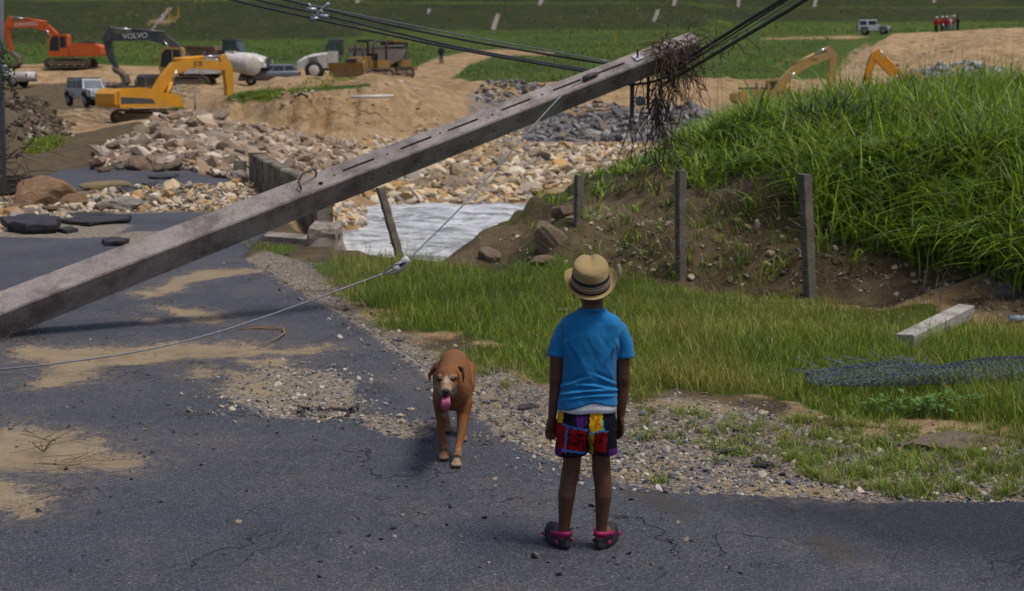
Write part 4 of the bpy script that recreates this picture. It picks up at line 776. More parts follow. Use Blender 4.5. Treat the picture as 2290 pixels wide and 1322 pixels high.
cable('power_cable', 'thin pale grey wire, topmost of the lines left of the pole', 'cable', [P(-900, -330, 19), P(300, -72, 16.4), P(640, 0, 15.6), P(1000, 72, 14.6), P(1360, 137, back(1360))], .0065, ALU, group=gl)
cable('power_cable', 'thick dark cable just under the thin pale wire left of the pole', 'cable', [P(-900, -350, 18.5), P(300, -90, 16.2), P(604, -9, 15.5), P(930, 68, 14.7), P(1201, 118, 14.1), P(1365, 144, back(1365))], .0125, CABM, group=gl)
cable('power_cable', 'middle dark cable of the lines left of the pole, joining the lowest near the pole', 'cable', [P(-900, -330, 18.5), P(300, -66, 16.2), P(600, 6, 15.5), P(713, 31, 15.2), P(994, 99, 14.5), P(1201, 138, 14.0), P(1325, 158, back(1325))], .012, CABM, group=gl)
cable('power_cable', 'lowest dark cable of the lines left of the pole', 'cable', [P(-900, -300, 18.4), P(300, -48, 16.1), P(600, 19, 15.4), P(713, 44, 15.1), P(780, 59, 14.9), P(1013, 108, 14.4), P(1201, 142, 13.95), P(1322, 162, back(1322, .1))], .0125, CABM, group=gl)
cable('power_cable', 'upper thick black cable rising to the right from the pole tip', 'cable', [P(1490, 159, 13.85), P(1570, 110, 13.2), P(1687, 37, 12.2), P(1760, -8, 11.6), P(2300, -350, 8.5)], .0165, CABM, group=gr)
cable('power_cable', 'lower thick black cable rising to the right from the pole tip', 'cable', [P(1478, 192, 13.9), P(1560, 144, 13.2), P(1640, 96, 12.4), P(1733, 41, 11.6), P(1812, -8, 11.), P(2330, -350, 8)], .0165, CABM, group=gr)
cable('power_cable', 'black cable hugging the upper thick cable right of the pole', 'cable', [P(1494, 170, 13.9), P(1574, 118, 13.25), P(1690, 44, 12.25), P(1766, -4, 11.65), P(2310, -345, 8.6)], .008, CABM, group=gr)
cable('power_cable', 'thin grey wire between the two thick cables right of the pole', 'cable', [P(1500, 168, 13.9), P(1580, 118, 13.25), P(1700, 48, 12.1), P(1780, -2, 11.5), P(2320, -340, 8.5)], .005, ALU, group=gr)
mb = MB()
for i in range(16):
    f = i/15; p = P(1540 + 120*f, 150 - 78*f + random.uniform(-3, 6), 13.3 - 1.0*f); pts = [p.copy()]; v = Vector((random.gauss(.2, .6), 0, random.gauss(0, .6))).normalized()
    for j in range(random.randint(4, 8)): v = (v + Vector((random.gauss(0, .5), random.gauss(0, .3), random.gauss(-.12, .5)))).normalized(); p = p + v*.035; pts.append(p.copy())
    mb.tube(pts, .004, 4, cap=False)
None if False else tag(mb.build('dead_tendrils', mat('dead_vine', (.05, .035, .025)), None, P(1600, 100, 12.8)), 'curly dead tendrils caught on the cables right of the pole', 'dead vine')
sp = thing('cable_spacer', 'bent metal spacer clamp holding the cables near the top left', 'cable spacer', P(713, 28, 15.15)); mb = MB(); o = sp.location
mb.tube([P(735, 8, 15.1) - o, P(722, 20, 15.15) - o, P(712, 30, 15.15) - o, P(704, 40, 15.15) - o, P(692, 46, 15.15) - o], .02, 7); mb.build('clamp_bar', STEEL, sp)
for px, py in ((697, 20), (724, 35), (705, 41)):
    mb = MB(); c = P(px, py, 15.13) - o; mb.tube([c - Vector((.05, 0, .006)), c + Vector((.05, 0, -.012))], .026, 8); mb.tube([c, c + Vector((-.03, 0, .06))], .01, 6); mb.build('clamp_jaw', STEEL, sp)
# stay wire with its strain insulator
GW = mat('stay_strand', (.20, .22, .25), (.14, .15, .17), 30, .5, metal=.4)
ci = P(898, 591, 11.5); d_ = (P(1318, 166, 13.45) - ci).normalized()
cable('stay_wire', 'tight grey stay wire from the pole down to the white strain insulator', 'stay wire', [P(1322, 166, 13.52), P(1300, 182, 13.42), P(1262, 208, 13.3), P(1180, 296, 12.9), P(1040, 454, 12.2), P(912, 581, 11.53)], .0075, GW)
cable('stay_wire', 'slack grey stay wire from the insulator across the road to the left', 'stay wire', [P(884, 600, 11.48), P(855, 613, 11.4), P(760, 648, 11.15), P(640, 692, 10.9), P(480, 745, 10.55), P(330, 782, 10.25), P(180, 806, 10.02), P(0, 826, 9.85), P(-250, 838, 9.7)], .0065, GW)
ins = thing('strain_insulator', 'pale strain insulator in the stay wire above the verge grass', 'strain insulator', ci); mb = MB()
prof = [(-.075, .030), (-.07, .036), (-.03, .038), (-.015, .028), (.015, .028), (.03, .038), (.07, .036), (.075, .030)]
e1 = Vector((.76, .2, .62)).normalized(); mb.tube([e1*a for a, r in prof], [r for a, r in prof], 16); mb.build('insulator_body', mat('pale_porcelain', (.55, .57, .60), (.45, .47, .5), 12, .3), ins)
mb = MB(); s1 = Vector((-.6, -.2, .75)).normalized(); mb.box(Vector((0, -.034, 0)) , (.07, .012, .018), (0, R(-40), 0)); mb.build('groove', HOLE_SHADE, ins)
mb = MB(); e = P(855, 613, 11.4) - ci; mb.tube([e, Vector((-.06, -.03, -.0)), Vector((0, -.042, .012)), Vector((.045, -.03, .03))], .006, 6); mb.tube([e, Vector((-.03, -.02, -.075)), Vector((.03, -.03, -.03)), Vector((.06, -.01, .03))], .006, 6); mb.build('wire_loop', GW, ins)
# fence posts
def post(px, pyt, pyb, Y, wpx, lab, leanx=0, n=7):
    b = P(px, pyb, Y); t = P(px + leanx, pyt, Y + .02); wd = wpx/FPX*Y
    o = thing('fence_post', lab, 'fence post', b, group='concrete fence posts at the foot of the bank'); mb = MB(); h = t - b; rings = []
    for k in range(15):
        f = -.15 + 1.15*k/14; c = h*f; a = wd/2*(1 + .05*math.sin(k*2.1)); q = .18
        pts2 = [(a, a-a*q), (a-a*q, a), (-a+a*q, a), (-a, a-a*q), (-a, -a+a*q), (-a+a*q, -a), (a-a*q, -a), (a, -a+a*q)]
        rot = R(24); rings.append([c + Vector((x*math.cos(rot) - y*math.sin(rot), x*math.sin(rot) + y*math.cos(rot), 0)) + Vector((random.uniform(-.003, .003), 0, 0)) for x, y in pts2])
    mb.rings(rings); mb.s = [False]*len(mb.s); mb.build('post_shaft', POSTM, o)
    for k in range(n):
        f = .12 + .8*k/n; c = h*f; mb = MB(); rot = R(24); lp = [(-wd*.55, -wd*.5), (-wd*.53, wd*.5), (wd*.53, wd*.53), (wd*.56, -wd*.35)]
        mb.tube([c + Vector((x*math.cos(rot) - y*math.sin(rot), x*math.sin(rot) + y*math.cos(rot), 0)) for x, y in lp[:2]], .006, 5)
        mb.tube([c + Vector((-wd*.4, -wd*.52, .004)), c + Vector((-wd*.62, -wd*.62, -.004)), c + Vector((-wd*.75, -wd*.55, .006))], .005, 5); mb.build('wire_tie', DKMET, o)
post(1291, 392, 590, 15.7, 17, 'leftmost concrete fence post directly above the straw hat', 4)
post(1523, 381, 632, 14.45, 20, 'middle concrete fence post, standing straight at the foot of the bank', -1)
post(1812, 390, 668, 13.5, 23, 'rightmost concrete fence post, leaning left below the tall grass', -12)
post(890, 420, 560, 17.2, 17, 'concrete fence post leaning under the pole by the river', -40, 2)
for i, (px, py, wx, wz) in enumerate(((1383, 594, .03, .09), (1690, 541, .03, .05))):           # scraps of cloth on roots
    p = hit1(px, py, 10, 22); mb = MB(); mb.rings([[(math.cos(a)*wx*(.4 + .6*math.sin(math.pi*k/5)) , -.05 + math.sin(a)*.012 + random.uniform(-.01, .01), wz*(k/2.5 - .3) + random.uniform(-.01, .01)) for a in np.linspace(0, 6.28, 9)[:-1]] for k in range(6)])
    tag(mb.build('plastic_scrap', mat('pale_plastic', (.42, .37, .36), (.30, .27, .26), 30, .6)), 'torn pale plastic scrap on the bank %s' % ('right of the straw hat' if i == 0 else 'between the middle and right posts'), 'litter').location = p
# fallen concrete post, bottle
b0 = P(2022, 752, 11.0); b1 = P(2160, 690, 12.3); b0.z = hz(b0.x, b0.y) + .06; b1.z = P(2160, 697, 12.3).z; mb = MB(); dirv = (b1-b0).normalized(); sd = dirv.cross(Vector((0, 0, 1))).normalized(); uv = sd.cross(dirv); rings = []
for k in range(14):
    c = b0 + (b1-b0)*(k/13); s_ = .075; rings.append([c + sd*x*s_ + uv*z*s_*.8 + Vector((random.uniform(-.004, .004),)*3) for x, z in ((-1, -.85), (-.85, -1), (.85, -1), (1, -.85), (1, .85), (.85, 1), (-.85, 1), (-1, .85))])
mb.rings(rings); mb.s = [False]*len(mb.s); tag(mb.build('fallen_post', concrete_mat('fallen_concrete', (.42, .39, .37), (.52, .48, .45)), None, b0), 'grey concrete post lying tilted in the grass at right', 'concrete post')
p = hit1(2280, 712, 8, 20); bt = thing('plastic_bottle', 'small clear blue plastic bottle lying at the right edge', 'bottle', p + Vector((0, 0, .03))); mb = MB()
mb.tube([(-.09, 0, 0), (-.085, 0, 0), (-.02, 0, 0), (.0, 0, 0), (.02, 0, 0), (.06, 0, 0), (.085, 0, .0), (.1, 0, 0)], [.02, .03, .031, .027, .031, .03, .014, .012], 14); mb.build('bottle_body', mat('blue_plastic', (.30, .42, .55), (.22, .33, .48), 30, .15), bt)
mb = MB(); mb.cyl((.1, 0, 0), (.118, 0, 0), .014, 12); mb.build('cap', mat('white_plastic', (.6, .62, .65), None, 20, .4), bt); mb = MB(); mb.cyl((-.05, 0, 0), (.0, 0, 0), .032, 14); mb.build('paper_label', mat('label_paper', (.5, .5, .55), (.3, .35, .5), 40, .5), bt)
# crumpled chain link roll
mb = MB(); c0 = G(1815, 866); c1 = G(2420, 850); Lr = (c1 - c0).length; dr = (c1-c0).normalized(); sr = Vector((-dr.y, dr.x, 0))
def roll(s_, th):
    f = s_/Lr; r = .05 + .10*min(1, f*3) + .02*math.sin(s_*5); wob = .03*math.sin(s_*3.1 + th*2) + .02*math.sin(s_*9 + th*3)
    return c0 + dr*s_ + sr*(math.cos(th)*(r*1.7 + wob)) + Vector((0, 0, .02 + (math.sin(th) + 1)*(r*.42 + wob*.35)))
for sgn in (-1, 1):
    for k in range(84):
        s0 = -.3 + k*.043; pts = []
        for j in range(25):
            th = sgn*j/24*6.283 + .3; s_ = s0 + j*.014 + (.012 if j % 2 else -.012); s_ = min(max(s_, 0.), Lr); pts.append(roll(s_, th) + Vector((random.gauss(0, .004), random.gauss(0, .004), random.gauss(0, .003))))
        mb.tube(pts, .0028, 4, cap=False)
for k in range(26):
    s0 = random.uniform(0, .9); p = roll(s0, random.uniform(0, 3)); mb.tube([p, p + Vector((random.gauss(-.06, .06), 0, random.uniform(.02, .07))), p + Vector((random.gauss(-.12, .08), random.gauss(0, .05), random.uniform(.0, .1)))], .0025, 4, cap=False)
tag(mb.build('chain_link_roll', mat('zinc_wire', (.10, .125, .18), (.16, .19, .25), 30, .5, metal=.3), None, c0), 'crumpled roll of grey chain link fencing lying on the grass', 'wire fencing')
# dead palm frond and twigs on the road
c = [G(540, 738), G(600, 738), G(632, 742), G(637, 752), G(620, 765), G(575, 782)]
mb = MB(); mb.tube([q + Vector((0, 0, .03)) for q in c], [.003, .008, .011, .010, .008, .004], 7, .5); 
for k in range(14): q = c[0] + (c[2]-c[0])*random.random(); mb.tube([q + Vector((0, 0, .03)), q + Vector((random.uniform(-.25, .05), random.uniform(-.06, .06), .02))], .003, 4)
tag(mb.build('dead_frond', mat('dead_frond', (.17, .10, .055), (.24, .15, .085), 12, .8), None, c[2]), 'bent brown dead frond lying on the road', 'palm frond')
mb = MB()
for k in range(13):
    q = G(random.gauss(95, 45), random.gauss(1030, 14)) + Vector((0, 0, .012)); a = random.gauss(.1, .5); mb.tube([q, q + Vector((math.cos(a)*.12, math.sin(a)*.12, .01)), q + Vector((math.cos(a+.4)*.26, math.sin(a+.4)*.26, .004))], .0014, 4)
for k in range(8):
    q = G(97, 1015) + Vector((0, 0, .01)); mb.tube([q, q + Vector((random.gauss(0, .05), random.gauss(0, .05), .06)), q + Vector((random.gauss(0, .1), random.gauss(.08, .1), .09))], .002, 4)
tag(mb.build('dry_twigs', mat('dry_twig', (.14, .11, .06), (.10, .10, .04), 20, .9), None, G(100, 1030)), 'thin dry twigs lying on the sand patch at left', 'twigs')
# bridge parapet, end pillar, kerb block
pa = G(577, 410); pb = G(728, 505); dv = (pb - pa).normalized(); sv = Vector((dv.y, -dv.x, 0)); par = thing('bridge_parapet', 'mossy concrete bridge parapet under the leaning pole', 'bridge parapet', pa)
mb = MB(); n_ = 24; rings = []
for k in range(n_+1):
    q = dv*((pb-pa).length*k/n_); hh = zpy(345, pa.y)*(1 + .02*math.sin(k*.9)) - (.08 if k > 20 else 0); e = .11
    rings.append([q + sv*e*-1 + Vector((0, 0, -.9)), q + sv*e + Vector((0, 0, -.9)), q + sv*e + Vector((0, 0, hh - .03)), q + sv*(e-.03) + Vector((0, 0, hh)), q - sv*(e-.03) + Vector((0, 0, hh)), q - sv*e + Vector((0, 0, hh - .03))])
mb.rings(rings); mb.s = [False]*len(mb.s); mb.build('parapet_wall', WALLM, par)
mb = MB(); mb.box(dv*.02 + Vector((0, 0, .29)), (.30, .30, .64)); mb.build('end_pillar', WALLM, par)
p = P(537, 405, 28.6); tag(MB().box((0, 0, .18), (.23, .2, .46), (0, R(4), .3)).build('broken_pillar', WALLM), 'short broken concrete pillar left of the bridge parapet', 'concrete pillar').location = p
mb = MB(); mb.tube([P(528, 350, 28.9), P(560, 378, 28.4), P(578, 388, 28.2)], .02, 6); tag(mb.build('bent_rail', DKMET, None, P(528, 350, 28.9)), 'bent thin rail between the broken pillar and parapet', 'rail')
q0 = G(722, 552); mb = MB(); rings = []
for z_, s_ in ((-.6, 1.05), (.0, 1.02), (.10, .97), (.17, 1.), (.23, .93), (.26, .78)): rings.append([Vector((x*.19*s_, y*.3*s_ + .3, z_ + random.uniform(-.02, .02))) + Vector((random.uniform(-.018, .018), random.uniform(-.018, .018), 0)) for x, y in ((-1, -.9), (-.9, -1), (-.3, -1.04), (.3, -.98), (.85, -1), (.97, -.85), (1.02, 0), (1, 1), (0, 1.03), (-1, 1), (-1.03, 0))])
mb.rings(rings); mb.s = [False]*len(mb.s); tag(mb.build('concrete_block', BLOCKM), 'pale broken concrete block at the river edge under the pole', 'concrete block').location = q0
mb = MB(); k0 = G(590, 540); mb.rings([[k0 + (G(690, 548)-k0)*f + Vector((0, .0, -.2)), k0 + (G(690, 548)-k0)*f + Vector((0, .0, .07)), k0 + (G(690, 548)-k0)*f + Vector((0, .35, .09)), k0 + (G(690, 548)-k0)*f + Vector((0, .35, -.2))] for f in (0, .5, 1)]); mb.s = [False]*len(mb.s)
tag(mb.build('bridge_kerb', BLOCKM, None, k0), 'low pale concrete kerb left of the broken block', 'kerb')
# lifted slabs of asphalt
ASL = mat('broken_asphalt', (.028, .028, .033), (.05, .05, .058), 6, .85, .8, 60)
for outl, th, lab in (([(118, 492), (160, 486), (260, 490), (302, 491), (285, 500), (200, 510), (150, 507)], .07, 'long lifted slab of asphalt with a broken black edge'), ([(4, 508), (40, 502), (110, 502), (136, 510), (125, 524), (60, 527), (15, 522)], .14, 'thick black slab of broken asphalt at the left edge'), ([(120, 520), (160, 516), (174, 521), (150, 526)], .05, 'small thin asphalt piece right of the thick black slab'),
                      ([(265, 430), (300, 425), (318, 430), (300, 440), (275, 440)], .07, 'black asphalt chunk lying behind the white boulder'), ([(315, 417), (350, 413), (358, 418), (335, 424)], .06, 'black asphalt chunk on the far road behind the round stone'), ([(398, 424), (430, 421), (438, 427), (410, 430)], .05, 'flat black asphalt chunk on the washed gravel'), ([(225, 545), (250, 540), (290, 545), (280, 552), (235, 553)], .06, 'crumbled asphalt chunk by the hole in the far road'), ([(325, 398), (360, 394), (400, 396), (390, 402), (340, 403)], .05, 'lifted thin asphalt sheet at the foot of the rubble pile')):
    pts = [G(*q) for q in outl]; c = sum(pts, Vector())/len(pts); fine = []
    for i in range(len(pts)):
        a, b = pts[i], pts[(i+1) % len(pts)]
        for f in (0, .34, .67): q = a + (b-a)*f - c; fine.append(q*random.uniform(.86, 1.12))
    tilt = random.uniform(.02, .05); rings = [[Vector((q.x*s_, q.y*s_, z_ + tilt*(q.y > 0)*0 + random.uniform(-.016, .016) + q.x*.02)) for q in fine] for z_, s_ in ((0, .94), (th*.4, 1.0), (th*.85, 1.01), (th, .98), (th*1.02, .5))]
    mb = MB(); mb.rings(rings); mb.s = [False]*len(mb.s); o = mb.build('asphalt_slab', ASL); o.location = c + Vector((0, 0, .01)); tag(o, lab, 'asphalt slab', 'broken asphalt slabs')
p = G(30, 430); pl_ = MB().box((0, 0, .12), (.62, .5, .3), (R(-8), R(-6), .1)); pl_.box((0, -.26, .27), (.66, .03, .04), (0, R(-6), .1)); tag(pl_.build('metal_box', mat('rusty_dark_metal', (.03, .025, .03), (.055, .045, .045), 5, .7)), 'dark rusty metal box beside the reddish boulder', 'metal box').location = p
# dry branches at the left edge
mb = MB()
for i in range(46):
    p = P(random.uniform(-60, 42), random.uniform(345, 425), 24 + random.uniform(-.3, .8)); pts = [p.copy()]; v = Vector((random.gauss(.2, .7), random.gauss(0, .3), random.gauss(.35, .4))).normalized(); n_ = random.randint(5, 12)
    for j in range(n_): v = (v + Vector((random.gauss(.04, .25), random.gauss(0, .2), random.gauss(-.1, .25)))).normalized(); p = p + v*.09; pts.append(p.copy())
    mb.tube(pts, [random.uniform(.008, .02)*(1 - .7*j/len(pts)) for j in range(len(pts))], 5)
tag(mb.build('dead_branches', mat('dead_branch', (.06, .045, .03), (.11, .085, .06), 6, .9), None, P(0, 400, 24)), 'heap of dead brown branches at the left edge', 'dead branches')
mb = MB(); mb.tube([P(3, 315, 22.5) - Vector((0, 0, .8)), P(2, 150, 22.5), P(1, -160, 22.5)], .045, 10); tag(mb.build('steel_post', mat('dark_steel', (.10, .11, .13), (.15, .16, .18), 10, .6), None, P(3, 315, 22.5)), 'thin dark steel post at the left edge of the picture', 'steel post')
mb = MB()
for i in range(9):
    p = P(random.uniform(-5, 14), random.uniform(60, 150), 22.3); pts = [p.copy()]; v = Vector((random.uniform(0, .6), 0, -1)).normalized()
    for j in range(8): v = (v + Vector((random.gauss(.0, .3), random.gauss(0, .2), -.15))).normalized(); p = p + v*.07; pts.append(p.copy())
    mb.tube(pts, .004, 4)
    for q in pts[2:]:
        for _ in range(2): d = Vector((random.gauss(0, 1), random.gauss(0, .6), random.gauss(-.4, .5))).normalized()*.06; s2 = d.cross(Vector((0, 1, 0))).normalized()*.018; mb.add([q, q + d*.5 + s2, q + d, q + d*.5 - s2], [(0, 1, 2, 3)])
tag(mb.build('climbing_vine', mat('vine_leaf', (.03, .05, .012), (.05, .075, .02), 10, .6), None, P(3, 100, 22.3)), 'leafy green vine climbing the steel post at left', 'vine')
# pipe sticking from the cut, two stakes
pq = P(832, 216, 64.2); mb = MB(); mb.tube([P(783, 217.5, 63.6), P(880, 215, 63.8)], .075, 10); tag(mb.build('white_pipe', mat('white_pvc', (.66, .63, .6), (.56, .52, .48), 3, .5), None, pq), 'long white pipe jutting from the tan cut face', 'pipe')
for px, t_, b_, lab in ((396, 188, 240, 'left of two thin grey stakes behind the yellow excavator boom'), (436, 193, 248, 'right of two thin grey stakes behind the yellow excavator boom')):
    a = P(px, t_, 78); b = P(px, b_, 78); mb = MB(); mb.tube([b - Vector((0, 0, .4)), a], .05, 7); tag(mb.build('grey_stake', mat('grey_stake', (.26, .26, .27), (.2, .2, .2), 3, .8), None, b), lab, 'stake')
# markers and drain chutes on the embankment
YEL = mat('marker_yellow', (.55, .36, .02), (.45, .28, .02), 5, .6); CH = concrete_mat('chute_concrete', (.24, .21, .20), (.31, .28, .26))
def hill(px, py): return hit1(px, py, 120, 300)
for i, (px, py, h, lab) in enumerate(((127, 2, .9, 'yellow marker stake at the top left of the embankment'), (358, 6, 1.0, 'yellow marker stake on the upper bench, left'), (437, 10, 1., 'yellow marker stake on the upper bench, left of the last pair'), (454, 10, 1.1, 'yellow marker stake on the upper bench, right of its pair'), (379, 42, 1.2, 'yellow marker stake beside the broken pink chute'), (399, 40, 1.2, 'yellow marker stake right of the broken pink chute'), (388, 44, .4, 'short yellow marker between two taller stakes'), (109, 98, .6, 'yellow marker behind the orange excavator boom'), (303, 88, .5, 'yellow marker left of the grey excavator boom'), (156, 88, .5, 'yellow marker above the orange excavator cab'),
                                  (873, 95, .6, 'yellow marker on the green field behind the bulldozer'), (1118, 42, .5, 'yellow marker at the head of the central chute'), (1376, 97, .9, 'yellow marker on the field right of the person'), (1425, 26, .5, 'yellow marker on the upper bench above the pole'), (1630, 62, .5, 'orange marker on the field right of the pole tip'), (1716, 80, .5, 'orange marker beside the right track'), (1896, 72, .5, 'orange marker left of the white off-roader'))):
    p = hill(px, py); mb = MB(); mb.box((0, 0, h/2), (.16, .16, h)); mb.box((0, -.1, h*.8), (.3, .05, .25)) if h < .7 else None; tag(mb.build('marker_stake', YEL), lab, 'marker stake', 'marker stakes on the embankment').location = p
for px0, py0, px1, py1, wd, lab in ((1115, 33, 1104, 69, .9, 'concrete drain chute in the middle of the embankment'), (1472, 24, 1462, 52, .8, 'concrete drain chute on the slope above the pole tip'), (1213, -4, 1207, 15, .9, 'concrete drain chute at the top edge right of the middle'), (1511, -4, 1507, 14, .8, 'concrete drain chute at the top edge above the pole'), (804, -4, 798, 10, .8, 'concrete drain chute at the top edge left of the middle'), (1652, -4, 1651, 18, .7, 'narrow drain chute at the top edge beside the right cables'), (1826, -4, 1821, 18, .8, 'concrete drain chute at the top edge right of the cables'), (2092, -4, 2088, 10, .8, 'concrete drain chute at the top right above the people'), (382, 20, 352, 55, .8, 'broken pinkish drain chute between yellow stakes at left'), (352, 55, 338, 72, .4, 'narrow lower end of the broken drain chute'), (960, 24, 957, 36, .7, 'short faded drain chute left of the central chute')):
    rings = []
    for k in range(9):
        p = hill(px0 + (px1-px0)*k/8, max(py0 + (py1-py0)*k/8, -8)); w_ = wd/2*.62*(1 + .25*math.sin(k*2.3 + px0)); z_ = .04
        rings.append([p + Vector((-w_, 0, -.2)), p + Vector((w_, 0, -.2)), p + Vector((w_, 0, z_ + .1)), p + Vector((w_*.7, 0, z_ + .1)), p + Vector((w_*.6, 0, z_)), p + Vector((-w_*.6, 0, z_)), p + Vector((-w_*.7, 0, z_ + .1)), p + Vector((-w_, 0, z_ + .1))])
    mb = MB(); mb.rings(rings); mb.s = [False]*len(mb.s); tag(mb.build('drain_chute', CH, None, rings[0][0]), lab, 'drain chute', 'drain chutes on the embankment')
# ------------------------------------------------------------------ machines and vehicles
DIRT = (.33, .25, .16); MUD = (.16, .12, .08)
GLASS = mat('dark_glass', (.02, .028, .034), (.035, .045, .05), 3, .12, spec=.6); TYRE = mat('tyre', (.022, .021, .020), (.05, .043, .035), 5, .85)
RIM = mat('rim_metal', (.32, .32, .33), (.22, .21, .2), 6, .45, metal=.5); TRACK = mat('track_steel', (.07, .06, .05), (.16, .12, .08), 4, .8, .5, 20); GREYM = mat('machine_grey', (.05, .052, .058), (.08, .08, .085), 4, .55)
WHITEP = mat('white_paint', (.68, .68, .66), (.60, .59, .56), 1.5, .4, dirt=DIRT, dirt_amt=.5); LAMP = mat('lamp_glass', (.6, .6, .58), (.5, .5, .5), 10, .15); REDL = mat('red_lamp', (.30, .015, .015), (.22, .01, .01), 9, .3); CHROME = mat('piston_rod', (.6, .6, .62), None, 10, .2, metal=.8)
def text(s, size, material, parent, loc, rot, name='lettering', ext=.006, bold=0):
    cu = bpy.data.curves.new('t', 'FONT'); cu.body = s; cu.size = size; cu.extrude = ext; cu.offset = bold; cu.align_x = 'CENTER'; cu.align_y = 'CENTER'
    o = bpy.data.objects.new('t', cu); me = bpy.data.meshes.new_from_object(o); bpy.data.objects.remove(o); q = bpy.data.objects.new(name, me); COL.objects.link(q); me.materials.append(material)
    q.parent = parent; q.location = loc; q.rotation_euler = rot; return q
def ribbon(mb, line, w0, w1, y0, y1):                    # a box beam along a side-view polyline
    line = [Vector((p[0], 0, p[1])) for p in line]; n = len(line); rings = []
    for i, p in enumerate(line):
        t = (line[min(i+1, n-1)] - line[max(i-1, 0)]).normalized(); k = Vector((-t.z, 0, t.x)); w_ = w0[i] if hasattr(w0, '__len__') else w0 + (w1-w0)*i/(n-1)
        rings.append([p + k*w_/2 + Vector((0, y0, 0)), p + k*w_/2 + Vector((0, y1, 0)), p - k*w_/2 + Vector((0, y1, 0)), p - k*w_/2 + Vector((0, y0, 0))])
    mb.rings(rings); mb.s = [False]*len(mb.s); return mb
def stadium(L, H, n=7, zc=0):
    r = H/2; pts = []
    for k in range(n+1): a = -math.pi/2 + math.pi*k/n; pts.append((L/2 - r + r*math.cos(a), zc + r*math.sin(a)))
    for k in range(n+1): a = math.pi/2 + math.pi*k/n; pts.append((-L/2 + r + r*math.cos(a), zc + r*math.sin(a)))
    return pts
def tracks(root, L=4.0, H=.85, gauge=2.3, wd=.55, name='track'):
    for s in (-1, 1):
        y = s*gauge/2; mb = MB(); out = stadium(L, H, 7, H/2); inn = stadium(L-.22, H-.2, 7, H/2); n = len(out)
        for yy_ in ((y-wd/2, y+wd/2),):
            vs = [(x, yy_[0], z) for x, z in out] + [(x, yy_[1], z) for x, z in out] + [(x, yy_[0], z) for x, z in inn] + [(x, yy_[1], z) for x, z in inn]
            mb.add(vs, [f for i in range(n) for j in ((i+1) % n,) for f in ((i, j, j+n, i+n), (2*n+i, 3*n+i, 3*n+j, 2*n+j), (i, 2*n+i, 2*n+j, j), (n+i, n+j, 3*n+j, 3*n+i))])
        for k in range(26):                                 # grouser bars
            f = -L/2 + H/2 + (L-H)*(k % 13)/12; z = 0 if k < 13 else H; mb.box((f, y, z), (.06, wd, .06))
        t = mb.build(name, TRACK, root); mb = MB(); mb.prism(stadium(L-.9, H-.42, 4, H/2), y-wd/2+.06, y+wd/2-.06)
        for k in range(5): mb.cyl((-L/2+.6+k*(L-1.2)/4, y-wd/2+.03, .2), (-L/2+.6+k*(L-1.2)/4, y+wd/2-.03, .2), .13, 10)
        for x in (-L/2+H/2, L/2-H/2): mb.cyl((x, y-wd/2+.05, H/2), (x, y+wd/2-.05, H/2), H/2-.13, 14)
        mb.build('track_frame', mat('track_frame', (.12, .095, .07), (.2, .15, .1), 3, .8), t)
    MB().box((0, 0, H*.6), (1.6, gauge-.4, .45)).build('undercarriage', TRACK, root)
